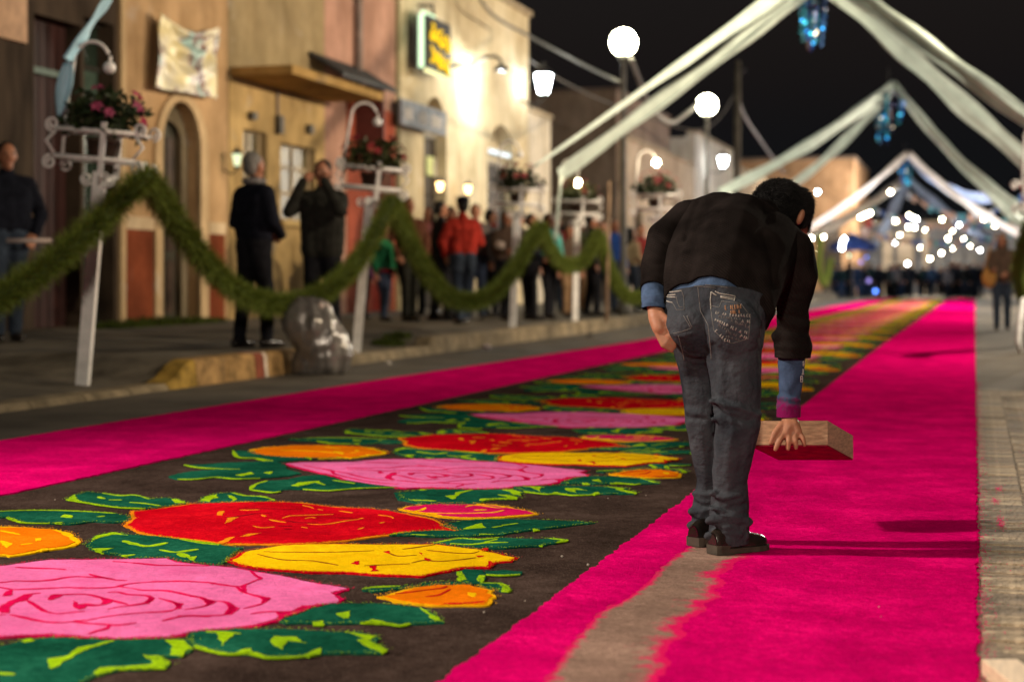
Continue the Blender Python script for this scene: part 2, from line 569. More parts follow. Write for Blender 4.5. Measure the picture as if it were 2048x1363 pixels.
def ragged(poly, step, amp, seed, closed=True):
    """resample a ground polygon and roughen its edge"""
    out = []
    n = len(poly)
    for i in range(n if closed else n - 1):
        a, b = Vector(poly[i][:2]), Vector(poly[(i + 1) % n][:2])
        L = (b - a).length
        k = max(1, min(int(L / step), 600))
        d = (b - a) / max(L, 1e-6)
        nn = Vector((-d.y, d.x))
        for j in range(k):
            p = a + (b - a) * (j / k)
            q = Vector((p.x * 9, p.y * 9, seed * 3.7))
            w = noise.noise(q * 2.2) + 0.6 * noise.noise(q * 6.0) + 0.55 * noise.noise(q * 16.0)
            out.append(p + nn * (w * amp))
    return [(p.x, p.y) for p in out]

def simplify(poly):
    out = []
    for p in poly:
        if not out or (p[0] - out[-1][0]) ** 2 + (p[1] - out[-1][1]) ** 2 > 1e-6:
            out.append(p)
    return out

def slab(name, polys, z0, z1, m, parent, rag=0.006, step=0.025, seed=0):
    b = MB()
    for i, p in enumerate(polys):
        q = simplify(ragged(p, step, rag, seed + i))
        if len(q) >= 3:
            b.prism(q, z0, z1)
    return b.build(name, m, parent)

def gpl(pts):
    return [tuple(gp(x, y)[:2]) for x, y in pts]

def stroke(pts, w, taper=True, seed=0):
    """ground polyline turned into a thin polygon of width w"""
    P = [Vector(p) for p in pts]
    # smooth resample
    Q = []
    for i in range(len(P) - 1):
        a, b = P[i], P[i + 1]
        p0 = P[i - 1] if i > 0 else a
        p3 = P[i + 2] if i + 2 < len(P) else b
        k = max(2, int((b - a).length / 0.012))
        for j in range(k):
            t = j / k
            Q.append(0.5 * ((2 * a) + (b - p0) * t + (2 * p0 - 5 * a + 4 * b - p3) * t * t + (3 * a - p0 - 3 * b + p3) * t ** 3))
    Q.append(P[-1])
    L, R = [], []
    n = len(Q)
    for i, p in enumerate(Q):
        d = (Q[min(i + 1, n - 1)] - Q[max(i - 1, 0)])
        if d.length < 1e-7:
            continue
        d.normalize()
        nn = Vector((-d.y, d.x))
        t = i / max(1, n - 1)
        ww = w * 0.5 * ((0.35 + 0.65 * math.sin(math.pi * t) ** 0.5) if taper else 1.0)
        ww *= 1.0 + 0.75 * noise.noise(Vector((p.x * 14, p.y * 14, seed))) + 0.5 * noise.noise(Vector((p.x * 75, p.y * 75, seed)))
        L.append(p + nn * ww); R.append(p - nn * ww)
    vs = [(q.x, q.y) for q in L] + [(q.x, q.y) for q in R]
    m = len(L)
    return vs, m

def strokes(name, lines, blobs, z0, z1, m, parent, w=0.016, seed=0):
    b = MB()
    for i, ln in enumerate(lines):
        vs, k = stroke([gp(x, y)[:2] for x, y in ln], w, True, seed + i)
        V = [(x, y, z1) for x, y in vs] + [(x, y, z0) for x, y in vs]
        fs = []
        for j in range(k - 1):
            fs.append((j, k + j, k + j + 1, j + 1))
            fs.append((j, j + 1, 2 * k + j + 1, 2 * k + j))
            fs.append((k + j, 3 * k + j, 3 * k + j + 1, k + j + 1))
        b.add(V, fs)
    for i, bl in enumerate(blobs):
        q = simplify(ragged(gpl(bl), 0.008, 0.007, seed + 50 + i))
        b.prism(q, z0, z1)
    return tag(b.build(name, m, parent), kind='stuff')

# field and borders
def inner_left(y): return -3.72 + 0.05 * math.sin(y * 0.7)
YEND = 77.0
slab('field', [[(-3.95, 1.5), (-0.98, 1.5), (-0.98, YEND), (-3.75, YEND)]], 0.0, 0.010, S_brown, carpet, 0.0, 50)
slab('border_strip', [[(-5.03, 1.5), (-3.76, 1.5), (-3.70, 8), (-3.68, 14), (-3.56, 24), (-3.5, 40), (-3.45, YEND), (-4.5, YEND), (-4.5, 40), (-4.58, 22), (-4.93, 13), (-5.0, 8)]],
     0.0, 0.0165, S_pink, carpet, 0.014, 0.03, 5)
# the unfinished gap in the right-hand border: bare sand between ragged pink edges
gl = gpl([(985, 1490), (1060, 1410), (1098, 1364), (1128, 1312), (1165, 1272), (1200, 1232), (1235, 1216), (1262, 1200), (1290, 1180), (1325, 1140), (1352, 1118), (1378, 1100), (1394, 1078)])
gr = gpl([(1440, 1085), (1475, 1110), (1508, 1122), (1470, 1131), (1462, 1146), (1432, 1160), (1452, 1173), (1428, 1190), (1445, 1204), (1405, 1217), (1414, 1232), (1378, 1246), (1362, 1262),
          (1372, 1280), (1340, 1300), (1330, 1322), (1345, 1340), (1322, 1364), (1300, 1410), (1260, 1490)])
bare = [(-0.99, 1.5), (-0.4, 1.5)] + [tuple(p) for p in reversed(gr)][:] + [tuple(p) for p in reversed(gl)]
def seg_dist(P, line):
    d = np.full(len(P), 1e9)
    for (ax, ay), (bx, by) in zip(line, line[1:]):
        v = np.array([bx - ax, by - ay]); L2 = max(v @ v, 1e-9)
        t = np.clip(((P - np.array([ax, ay])) @ v) / L2, 0, 1)
        d = np.minimum(d, np.hypot(P[:, 0] - ax - t * v[0], P[:, 1] - ay - t * v[1]))
    return d
_ax = [p[0] for p in gl + gr]; _ay = [p[1] for p in gl + gr]
gx = np.arange(min(_ax) - .03, max(_ax) + .03, 0.012); gy = np.arange(min(_ay) - .02, max(_ay) + .03, 0.016)
GX, GY = np.meshgrid(gx, gy)
GP_ = np.stack([GX.ravel(), GY.ravel()], 1)
dl, dr_ = seg_dist(GP_, gl), seg_dist(GP_, gr)
dens = np.clip(np.maximum(0.70 * np.exp(-dl / 0.030), 0.74 * np.exp(-dr_ / 0.070)) + 0.02, 0, 1)
nxg, nyg = len(gx), len(gy)
me = bpy.data.meshes.new('bare_patch')
me.from_pydata([(x, y, 0.0137) for x, y in GP_], [], [(j * nxg + i, j * nxg + i + 1, (j + 1) * nxg + i + 1, (j + 1) * nxg + i) for j in range(nyg - 1) for i in range(nxg - 1)])
at = me.attributes.new('dust', 'FLOAT', 'POINT'); at.data.foreach_set('value', dens)
_nt = S_bare.node_tree; _b = _nt.nodes['Principled BSDF']
_at = _nt.nodes.new('ShaderNodeAttribute'); _at.attribute_name = 'dust'
_g = _nt.nodes.new('ShaderNodeNewGeometry')
_n1 = _nt.nodes.new('ShaderNodeTexNoise'); _n1.inputs['Scale'].default_value = 22; _n1.inputs['Detail'].default_value = 9; _n1.inputs['Roughness'].default_value = 0.78
_nt.links.new(_g.outputs['Position'], _n1.inputs['Vector'])
_ad = _nt.nodes.new('ShaderNodeMath'); _ad.operation = 'MULTIPLY_ADD'; _ad.inputs[1].default_value = 1.35; _nt.links.new(_n1.outputs['Fac'], _ad.inputs[0]); _nt.links.new(_at.outputs['Fac'], _ad.inputs[2])
_mr = _nt.nodes.new('ShaderNodeMapRange'); _mr.inputs[1].default_value = 1.02; _mr.inputs[2].default_value = 1.26; _nt.links.new(_ad.outputs[0], _mr.inputs[0])
_mx = _nt.nodes.new('ShaderNodeMix'); _mx.data_type = 'RGBA'; _nt.links.new(_mr.outputs[0], _mx.inputs['Factor'])
_nt.links.new(_b.inputs['Base Color'].links[0].from_socket, _mx.inputs[6]); _mx.inputs[7].default_value = (0.74, 0.012, 0.12, 1)
_nt.links.new(_mx.outputs[2], _b.inputs['Base Color'])
me.update()
link('bare_patch', me, S_bare, carpet)
poly = [(-1.10, 1.5), gl[0]] + gl[1:] + gr + [(-0.12, 1.5), (0.006, 1.5), (0.004, 8), (-0.004, 20), (-0.01, YEND), (-1.18, YEND), (-1.19, 22), (-1.16, 15), (-1.12, 9), (-1.095, 6), (-1.10, 3)]
slab('border_strip', [poly], 0.0, 0.0142, S_pink, carpet, 0.011, 0.010, 9)
def cr(ox, oy, s):
    return lambda L: [(ox + x / s, oy + y / s) for x, y in L]
c1 = cr(0, 1100, 4.876); c2 = cr(380, 1100, 4.876); c3 = cr(0, 980, 4.876); c4 = cr(400, 990, 4.876); c5 = cr(780, 990, 4.655)

def flower(name, outline, edge_m, fill_m, lines, blobs, line_m, edge=0.02, w=0.016, seed=0, extra=None):
    g = gpl(outline)
    base = slab(name, [g], 0.008, 0.0145, edge_m, carpet, 0.008, 0.010, seed)
    # inset for the fill
    P = [Vector(p) for p in simplify(g)]
    n = len(P)
    ar = sum(P[i].x * P[(i + 1) % n].y - P[(i + 1) % n].x * P[i].y for i in range(n))
    sg = 1 if ar > 0 else -1
    Q = []
    for i in range(n):
        a, b, c = P[i - 1], P[i], P[(i + 1) % n]
        d1, d2 = (b - a).normalized(), (c - b).normalized()
        nn = (Vector((-d1.y, d1.x)) + Vector((-d2.y, d2.x))) * sg
        if nn.length < 1e-3:
            nn = Vector((-d1.y, d1.x)) * sg
        nn.normalize()
        e = edge * (0.75 + 0.9 * max(-0.5, noise.noise(Vector((b.x * 5, b.y * 5, seed)))))
        Q.append(b + nn * e)
    slab('petal_fill', [[(q.x, q.y) for q in Q]], 0.012, 0.0165, fill_m, base, 0.006, 0.010, seed + 3)
    if lines or blobs:
        strokes('petal_line', lines, blobs, 0.014, 0.0178, line_m, base, w, seed)
    if extra:
        strokes('petal_shade_line', extra[0], extra[1], 0.014, 0.0174, extra[2], base, w * 1.2, seed + 20)
    return base

def leaf(outline, marks, lines=(), seed=0, edge_part=None, w=0.012):
    g = gpl(outline)
    base = slab('leaf', [g], 0.008, 0.0150, S_grn, carpet, 0.010, 0.010, seed)
    L = list(lines)
    n = len(outline)
    if edge_part is None:
        # lime rim along stretches of the outline
        r = random.Random(seed)
        i = r.randrange(n)
        for _ in range(3):
            k = r.randint(2, max(3, n // 4))
            L.append([outline[(i + j) % n] for j in range(k + 1)])
            i += k + r.randint(1, 3)
    else:
        for a, b in edge_part:
            L.append([outline[j % n] for j in range(a, b + 1)])
    strokes('leaf_highlight', L, marks, 0.013, 0.0164, S_lime, base, w * 1.35, seed)
    return base

motif = []
PK = [(0, 1141), (50, 1134), (100, 1128), (180, 1127), (280, 1127), (335, 1125), (362, 1133), (420, 1139), (480, 1145), (515, 1152), (560, 1160), (600, 1169), (650, 1178), (702, 1187), (685, 1192), (672, 1197), (688, 1208),
      (678, 1217), (640, 1220), (600, 1228), (575, 1238), (560, 1250), (520, 1262), (470, 1268), (400, 1273), (340, 1285), (240, 1289), (170, 1287), (100, 1282), (50, 1283), (0, 1286), (-40, 1278), (-100, 1258), (-150, 1238),
      (-152, 1216), (-185, 1196), (-218, 1168), (-232, 1150), (-160, 1142), (-80, 1142)]
pk_lines = [c1([(-300, 350), (0, 370), (150, 355), (330, 358), (500, 345), (620, 325), (740, 312), (900, 318), (1000, 322), (1130, 345), (1240, 352)]),
            c1([(870, 285), (950, 310), (1130, 345)]),
            c1([(-350, 400), (0, 420), (120, 440), (300, 435), (500, 428), (650, 420), (800, 425), (950, 425), (1080, 420), (1150, 410), (1250, 385), (1450, 365), (1550, 362), (1800, 358), (2048, 372)])
            + c2([(230, 380), (450, 410), (520, 400), (640, 350), (690, 330), (640, 300), (590, 250)]),
            c1([(1150, 410), (1300, 430), (1400, 448), (1600, 450), (1750, 475), (1850, 500), (1950, 520), (2010, 550), (2030, 590), (1950, 615), (1800, 640)]),
            c2([(0, 510), (100, 515), (170, 545), (230, 560), (150, 600), (0, 635)]),
            c2([(240, 555), (330, 560), (390, 590), (410, 640), (340, 690), (150, 700), (0, 705), (-120, 700)]),
            c2([(450, 410), (490, 440), (530, 470), (640, 500), (720, 520), (760, 530), (700, 580), (600, 610), (520, 630)]),
            c1([(1050, 470), (1150, 465), (1250, 490), (1420, 500), (1480, 530), (1430, 570), (1330, 590), (1180, 610), (1050, 635)]),
            c1([(1550, 525), (1700, 570), (1740, 600), (1700, 640), (1600, 660), (1400, 670), (1180, 690), (1000, 715), (850, 745), (720, 750)]),
            c1([(100, 690), (220, 715), (350, 745), (470, 765), (600, 768), (720, 760), (850, 775), (1000, 785), (1150, 795), (1330, 770)]),
            c1([(860, 885), (950, 850), (1030, 830), (1080, 790)]),
            c1([(270, 550), (350, 600), (400, 635), (450, 660), (560, 680), (720, 665), (830, 655)]),
            c1([(500, 500), (620, 490), (850, 490), (980, 520), (1100, 550), (1250, 590)]),
            c1([(400, 475), (300, 485), (250, 500)]),
            c2([(590, 685), (700, 665), (850, 660), (900, 680)]), c1([(1580, 755), (1700, 720), (1850, 700), (2048, 710)]),
            c1([(150, 220), (350, 228), (560, 235), (650, 245)]), c1([(1100, 160), (1350, 180), (1550, 200), (1750, 200), (2048, 205)]),
            c1([(-700, 420), (-500, 480), (-420, 560), (-300, 640), (-100, 690), (60, 690)]), c1([(-900, 300), (-650, 420), (-700, 520), (-560, 640), (-300, 760), (0, 800)])]
pk_blobs = [c1([(0, 600), (60, 580), (150, 530), (230, 490), (320, 480), (290, 520), (260, 550), (170, 560), (130, 590), (90, 640), (80, 680), (20, 670), (-20, 640)]),
            c1([(470, 500), (540, 485), (610, 490), (560, 520), (500, 545), (460, 540)]),
            c1([(720, 550), (760, 590), (850, 580), (960, 590), (1010, 550), (960, 520), (1020, 515), (1050, 550), (1100, 555), (1050, 590), (960, 605), (850, 605), (790, 635), (730, 620)]),
            c1([(1400, 580), (1440, 530), (1520, 525), (1480, 560), (1450, 590)]), c1([(1690, 560), (1780, 580), (1780, 630), (1720, 635)]),
            c2([(480, 410), (545, 400), (560, 470), (510, 470)]), c2([(690, 520), (790, 530), (700, 580)]), c2([(390, 590), (490, 625), (400, 690), (340, 690)]),
            c2([(160, 545), (235, 560), (160, 600)]), c2([(850, 660), (1040, 650), (1100, 600), (1130, 640), (1050, 680), (900, 720), (870, 700)]),
            c1([(100, 440), (120, 430), (100, 500), (30, 505), (60, 470)]), c2([(1040, 645), (1080, 600), (1300, 590), (1200, 610), (1100, 650)])]
motif.append(tag(flower('rose', PK, S_crim, S_rose, pk_lines, pk_blobs, S_crim, 0.015, 0.013, 1), 'large pink rose with crimson petal lines'))
RD = [(263, 1030), (300, 1026), (330, 1022), (380, 1014), (420, 1013), (480, 1011), (550, 1010), (600, 1012), (640, 1017), (680, 1021), (740, 1024), (790, 1030), (830, 1037), (870, 1045), (880, 1052), (900, 1062), (915, 1070),
      (885, 1069), (850, 1070), (800, 1075), (740, 1083), (700, 1089), (640, 1094), (570, 1097), (500, 1097), (440, 1096), (400, 1090), (350, 1085), (300, 1078), (270, 1070), (247, 1058), (255, 1050), (268, 1044), (262, 1038)]
rd_lines = [c4(L) for L in ([(390, 185), (480, 187), (580, 185)], [(1000, 140), (1060, 152), (1110, 170)], [(1150, 180), (1200, 188)], [(1360, 195), (1490, 215)], [(680, 280), (740, 295), (840, 310)],
            [(800, 270), (880, 245), (1000, 240), (1300, 230)], [(1050, 325), (1180, 330), (1290, 320), (1420, 295), (1540, 280), (1590, 265)], [(520, 345), (600, 362), (730, 355)], [(990, 355), (1050, 365)],
            [(1740, 235), (1850, 250), (1890, 270)], [(1750, 320), (1800, 305)], [(1540, 380), (1600, 360)], [(1020, 275), (1080, 260), (1130, 265)], [(600, 235), (640, 250)])]
rd_blobs = [c4(L) for L in ([(170, 235), (180, 200), (240, 195), (215, 240)], [(240, 320), (270, 265), (370, 258), (310, 300)], [(395, 450), (480, 425), (600, 412), (480, 445)], [(150, 520), (250, 470), (330, 452), (280, 505), (230, 520)])]
rd_dark = [c4(L) for L in ([(360, 175), (600, 172), (1000, 182)], [(250, 265), (400, 245), (550, 220), (700, 215)], [(820, 375), (900, 375)], [(840, 290), (950, 310), (1150, 312)], [(1100, 260), (1300, 262), (1480, 270)], [(760, 345), (900, 345)])]
motif.append(tag(flower('rose', RD, S_orgl, S_red, rd_lines, rd_blobs, S_orgl, 0.020, 0.012, 2, extra=(rd_dark, [], S_dred)), 'red rose outlined in orange'))
YL = [(454, 1131), (462, 1125), (482, 1113), (515, 1107), (554, 1100), (585, 1096), (667, 1095), (749, 1097), (823, 1096), (877, 1096), (898, 1100), (930, 1104), (960, 1108), (975, 1106), (966, 1111), (997, 1115), (1016, 1120), (1036, 1124),
      (1023, 1131), (995, 1133), (986, 1138), (980, 1144), (952, 1144), (930, 1145), (909, 1149), (877, 1155), (844, 1162), (812, 1161), (749, 1159), (697, 1155), (626, 1154), (564, 1150), (503, 1144), (472, 1137)]
yl_lines = [c4([(620, 600), (900, 605), (1300, 605), (1700, 590)]), c4([(560, 625), (700, 660), (850, 685), (1080, 690), (1350, 735)]), c5([(0, 590), (80, 615), (250, 605)]), c5([(340, 560), (600, 585), (750, 590), (830, 570)]),
            c5([(200, 680), (320, 655), (450, 665), (650, 650), (800, 630)]), c5([(120, 550), (300, 525), (420, 505)]), c4([(1600, 740), (2048, 720)])]
yl_red = [c4([(1480, 715), (1500, 695), (1560, 690), (1540, 730)]), c4([(1660, 745), (1720, 740), (1740, 790), (1680, 795)]), c4([(1790, 600), (1840, 590), (1850, 620)]), c5([(265, 580), (310, 590), (300, 610)]),
          c5([(320, 630), (380, 650), (350, 665)]), c5([(800, 605), (880, 610), (830, 625)]), c5([(850, 560), (895, 535), (905, 560)]), c5([(920, 660), (970, 690), (930, 715)])]
motif.append(tag(flower('rose', YL, S_red, S_yel, yl_lines, [], S_bline, 0.021, 0.008, 3, extra=([], yl_red, S_red)), 'yellow rose edged in red'))
MG = c5([(80, 165), (150, 140), (300, 120), (450, 110), (800, 110), (1000, 125), (1150, 150), (1300, 180), (1390, 210), (1250, 225), (1100, 240), (900, 255), (650, 250), (450, 235), (350, 215), (200, 190)])
motif.append(tag(flower('bud', MG, S_yelo, S_mag, [c5(L) for L in ([(230, 185), (290, 180), (330, 155)], [(330, 205), (600, 210), (850, 205), (970, 200), (1060, 180)], [(700, 150), (800, 130), (1000, 155), (1100, 150)], [(780, 180), (900, 175)])],
              [], S_yelo, 0.030, 0.016, 4), 'magenta rosebud outlined in amber'))
OR = [(752, 1203), (775, 1198), (800, 1190), (830, 1183), (865, 1178), (900, 1178), (935, 1178), (965, 1185), (988, 1190), (980, 1196), (995, 1203), (984, 1208), (982, 1217), (972, 1221), (930, 1221), (880, 1222), (830, 1219), (790, 1213)]
motif.append(tag(flower('bud', OR, S_yelo, S_org, [c5(L) for L in ([(50, 970), (200, 955), (300, 940), (480, 920), (530, 900)], [(330, 1000), (450, 985), (560, 930)], [(500, 1065), (700, 1060), (880, 1045)])], [], S_red, 0.020, 0.012, 5,
              extra=([], [c5([(720, 960), (800, 965), (790, 1000), (740, 1000)])], S_yel)), 'small orange rosebud with green sepals'))
OL = [(0, 1060), (50, 1062), (110, 1066), (140, 1073), (155, 1085), (164, 1092), (150, 1100), (130, 1104), (95, 1108), (60, 1115), (20, 1121), (0, 1119), (-80, 1122), (-180, 1118), (-240, 1108), (-262, 1096), (-240, 1082), (-180, 1070), (-80, 1061)]
motif.append(tag(flower('bud', OL, S_yel, S_org, [[(0, 1070), (40, 1078)], c3([(200, 580), (320, 565)]), [(-150, 1085), (-60, 1090), (0, 1098)]], [c3([(10, 540), (120, 570), (70, 610), (40, 600)]), c3([(340, 520), (410, 515), (400, 540), (340, 545)]), c3([(395, 620), (470, 615), (460, 635), (400, 640)])],
              S_yel, 0.032, 0.014, 6), 'broad orange bloom edged in yellow'))
S1 = [(725, 1189), (740, 1185), (800, 1182), (860, 1175), (905, 1172), (940, 1175), (900, 1180), (830, 1184), (780, 1190), (740, 1194)]
S2 = [(912, 1152), (930, 1147), (962, 1149), (968, 1165), (966, 1176), (930, 1178), (925, 1168)]
S3 = [(960, 1176), (1000, 1177), (1015, 1187), (1018, 1193), (1005, 1192), (990, 1187), (960, 1182)]
S4 = [(970, 1150), (1010, 1149), (1045, 1152), (1040, 1158), (1000, 1160), (972, 1158)]
motif.append(leaf(S1, [], seed=11, edge_part=[(0, 2)]))
motif.append(leaf(S2, [[(913, 1153), (925, 1152), (933, 1168), (922, 1172), (912, 1168)], [(958, 1160), (968, 1160), (966, 1176), (956, 1172)]], seed=12, edge_part=[]))
motif.append(leaf(S3, [[(1000, 1178), (1015, 1187), (1018, 1193), (1005, 1192), (1003, 1185)]], seed=13, edge_part=[(0, 3)]))
motif.append(leaf(S4, [], seed=14, edge_part=[(3, 5)]))
LA = [(133, 1006), (148, 997), (175, 990), (205, 993), (240, 998), (270, 997), (300, 1005), (330, 1002), (350, 1005), (376, 1013), (360, 1016), (320, 1021), (290, 1024), (240, 1022), (200, 1017), (165, 1011)]
motif.append(leaf(LA, [[(133, 1006), (148, 996), (152, 1003), (160, 1009)], [(345, 1006), (352, 1005), (376, 1013), (350, 1013)]], [c3([(960, 100), (1000, 115), (1030, 118)]), c3([(1060, 130), (1190, 132)]), c3([(1260, 155), (1400, 165), (1570, 190)])], 15, [(12, 16), (3, 6)]))
LB = [(0, 1030), (50, 1028), (110, 1028), (165, 1030), (230, 1034), (262, 1040), (260, 1048), (240, 1052), (190, 1050), (140, 1056), (100, 1054), (50, 1053), (30, 1048), (15, 1042), (-40, 1040), (-60, 1034)]
motif.append(leaf(LB, [c3([(590, 300), (630, 270), (710, 290), (700, 308)]), c3([(500, 360), (610, 350), (590, 372)])], [c3([(950, 300), (1020, 290)])], 16, [(0, 4), (10, 13)]))
LC = [(401, 1010), (405, 1003), (430, 994), (465, 992), (490, 998), (525, 1000), (550, 1008), (520, 1010), (470, 1011), (430, 1012)]
motif.append(leaf(LC, [c4([(10, 90), (30, 55), (170, 25), (160, 60), (100, 80), (90, 100)]), c4([(270, 35), (310, 40), (360, 75), (330, 95)])], (), 17, [(3, 6)]))
LD = [(172, 1098), (185, 1086), (205, 1076), (230, 1073), (260, 1077), (310, 1080), (360, 1086), (400, 1093), (440, 1098), (483, 1104), (470, 1115), (455, 1128), (440, 1140), (420, 1139), (362, 1131), (330, 1124), (260, 1125), (235, 1118), (195, 1113), (182, 1105)]
motif.append(leaf(LD, [c3([(890, 545), (930, 490), (1100, 452), (1250, 480), (1100, 475), (960, 510)]), c3([(890, 615), (970, 610), (1120, 608), (990, 640), (1000, 665)]), c3([(1180, 680), (1320, 672), (1230, 695)]), c3([(1820, 700), (1920, 690), (1890, 745)])],
                  [c3([(1200, 535), (1300, 565), (1450, 590), (1630, 555)]), c3([(1560, 625), (1700, 650), (1800, 640), (1930, 620)]), c3([(1750, 660), (1830, 700)])], 18, [(6, 8)], 0.018))
LE = [(882, 1060), (900, 1053), (940, 1047), (980, 1045), (1040, 1046), (1100, 1048), (1150, 1050), (1191, 1053), (1160, 1056), (1120, 1061), (1080, 1066), (1040, 1070), (1000, 1077), (960, 1079), (910, 1080), (870, 1081), (830, 1079), (780, 1078), (800, 1073), (840, 1069), (890, 1068), (917, 1069), (905, 1065)]
motif.append(leaf(LE, [c5([(670, 360), (790, 310), (850, 300), (890, 340), (760, 350)]), c5([(1330, 350), (1390, 365), (1340, 375)])], [c5([(1040, 320), (1190, 300)]), c5([(830, 400), (970, 405)]), c5([(200, 405), (350, 412)]), c5([(950, 340), (1050, 325)])], 19, [(17, 19)]))
LF = [(865, 1095), (890, 1090), (920, 1085), (960, 1087), (1000, 1083), (1050, 1085), (1100, 1085), (1130, 1089), (1110, 1094), (1080, 1100), (1040, 1102), (1010, 1105), (975, 1103), (940, 1102), (900, 1098)]
motif.append(leaf(LF, [c5([(1380, 510), (1420, 495), (1420, 520)])], [c5([(560, 490), (750, 500), (900, 485), (1100, 480)]), c5([(880, 480), (1000, 450)])], 20, [(0, 4), (6, 8)]))
LG = [(558, 1252), (585, 1240), (620, 1228), (660, 1217), (700, 1216), (745, 1217), (800, 1220), (850, 1227), (870, 1240), (888, 1255), (860, 1257), (820, 1258), (800, 1262), (770, 1258), (720, 1256), (680, 1258), (640, 1257), (600, 1256), (575, 1258)]
motif.append(leaf(LG, [[(673, 1238), (703, 1232), (698, 1247), (683, 1248)], [(624, 1255), (646, 1252), (646, 1262), (625, 1262)], [(725, 1257), (745, 1250), (775, 1256)], [(840, 1226), (866, 1240), (888, 1255), (866, 1250)]], (), 21, [(11, 14)], 0.014))
LH = [(375, 1290), (380, 1276), (410, 1272), (480, 1268), (560, 1268), (620, 1272), (680, 1274), (720, 1275), (760, 1286), (752, 1292), (773, 1315), (760, 1319), (700, 1318), (640, 1319), (600, 1325), (540, 1327), (500, 1318), (460, 1320), (420, 1313), (390, 1303)]
motif.append(leaf(LH, [[(433, 1278), (468, 1279), (445, 1303)], [(548, 1284), (592, 1286), (612, 1298), (575, 1293), (565, 1311), (545, 1302)], [(610, 1323), (640, 1308), (640, 1318), (617, 1327)], [(690, 1275), (758, 1284), (735, 1293), (773, 1313), (765, 1319), (715, 1292), (733, 1289)],
                       [(480, 1312), (500, 1309), (502, 1318), (470, 1320)]], [[(412, 1275), (450, 1276), (482, 1279)]], 22, [(13, 19)], 0.012))
LI = [(-60, 1310), (0, 1302), (50, 1293), (100, 1286), (170, 1288), (250, 1291), (330, 1288), (380, 1290), (382, 1312), (360, 1326), (300, 1325), (320, 1335), (340, 1340), (330, 1348), (240, 1350), (190, 1365), (150, 1385), (60, 1395), (-40, 1390), (-90, 1350)]
motif.append(leaf(LI, [[(330, 1292), (370, 1292), (382, 1308), (365, 1325), (340, 1322), (345, 1305)], [(285, 1322), (320, 1325), (342, 1338), (330, 1350), (235, 1352), (195, 1362), (188, 1358), (200, 1348), (300, 1341), (298, 1332)],
                       [(95, 1330), (130, 1325), (150, 1308), (210, 1296), (230, 1292), (200, 1302), (165, 1314), (130, 1335), (105, 1350), (97, 1342)], [(42, 1294), (58, 1289), (70, 1293), (50, 1297)]], [[(-60, 1355), (30, 1362)]], 23, []))
# leaves to the left of each pink rose, traced one repeat further on
def back(L):
    out = []
    for x, y in L:
        p = gp(x, y); p = Vector((p.x, p.y - PERIOD, 0))
        out.append(proj(p))
    return out
MA = [(465, 906), (480, 905), (540, 909), (600, 912), (650, 917), (682, 920), (640, 921), (600, 924), (570, 927), (540, 927), (510, 921), (475, 919)]
motif.append(leaf(back(MA), [back([(507, 921), (520, 922), (545, 927), (525, 927)])], [back([(590, 918), (610, 919), (622, 924)])], 24, [(10, 12), (3, 5)]))
MBk = [(368, 934), (400, 934), (450, 930), (540, 927), (570, 932), (572, 942), (600, 952), (580, 957), (520, 962), (470, 963), (430, 960), (390, 964), (355, 964), (337, 960), (345, 955), (380, 948), (440, 944), (400, 940)]
motif.append(leaf(back(MBk), [back([(472, 956), (500, 950), (510, 953), (482, 958)]), back([(528, 951), (545, 948), (540, 954)])], [back([(368, 935), (395, 940), (440, 943), (480, 944)])], 25, [(8, 12)]))
MC = [(495, 986), (505, 976), (530, 968), (570, 965), (600, 958), (640, 956), (670, 965), (720, 970), (790, 981), (750, 982), (700, 984), (650, 988), (600, 985), (560, 985), (555, 990), (540, 992), (515, 989)]
motif.append(leaf(back(MC), [back([(577, 978), (590, 972), (630, 969), (645, 977), (625, 972), (590, 980)])], [back([(660, 967), (705, 974)])], 26, [(0, 2), (8, 12), (14, 17)]))
def loose(name, items, m, seed):
    """sawdust grains spilled over the edges of flowers and leaves"""
    r = random.Random(seed)
    b = MB()
    for outline, dens_ in items:
        g = [Vector(p) for p in gpl(outline)]
        for i in range(len(g)):
            a_, c_ = g[i], g[(i + 1) % len(g)]
            for _ in range(int((c_ - a_).length * dens_)):
                p = a_.lerp(c_, r.random())
                x, y = p.x + r.gauss(0, .007), p.y + r.gauss(0, .007)
                s = r.uniform(.0006, .0016); t = r.uniform(0, 3.14)
                ux, uy = math.cos(t) * s * 1.7, math.sin(t) * s * 1.7
                b.add([(x - ux, y - uy, .0165), (x + uy * .5, y - ux * .5, .0172), (x + ux, y + uy, .0180), (x - uy * .5, y + ux * .5, .0186)], [(0, 1, 2, 3)])
    return tag(b.build(name, m, carpet), kind='stuff')
motif.append(loose('loose_grains', [(q, 240) for q in (LA, LB, LC, LD, LE, LF, LG, LH, LI, S1, S3)], S_lime, 1))
motif.append(loose('loose_grains', [(q, 160) for q in (LA, LB, LC, LD, LE, LF, LG, LH, LI, S1, S2, S3, S4)], S_grn, 2))
motif.append(loose('loose_grains', [(PK, 380)], S_crim, 3))
motif.append(loose('loose_grains', [(RD, 380), (OL, 220)], S_orgl, 4))
motif.append(loose('loose_grains', [(YL, 300)], S_red, 5))
motif.append(loose('loose_grains', [(YL, 200), (OR, 300), (MG, 300), (OL, 200)], S_yelo, 6))
motif_children = list(motif)
r_ = random.Random(21)
for n in range(1, 25):
    for o in motif_children:
        if n > 3 and o.name.startswith('loose'):
            continue
        c = copy_tree(o, carpet)
        c.location = (r_.uniform(-.03, .03) * (1 if n > 1 else .3), n * PERIOD + r_.uniform(-.04, .04) * (1 if n > 1 else .3), 0.0)
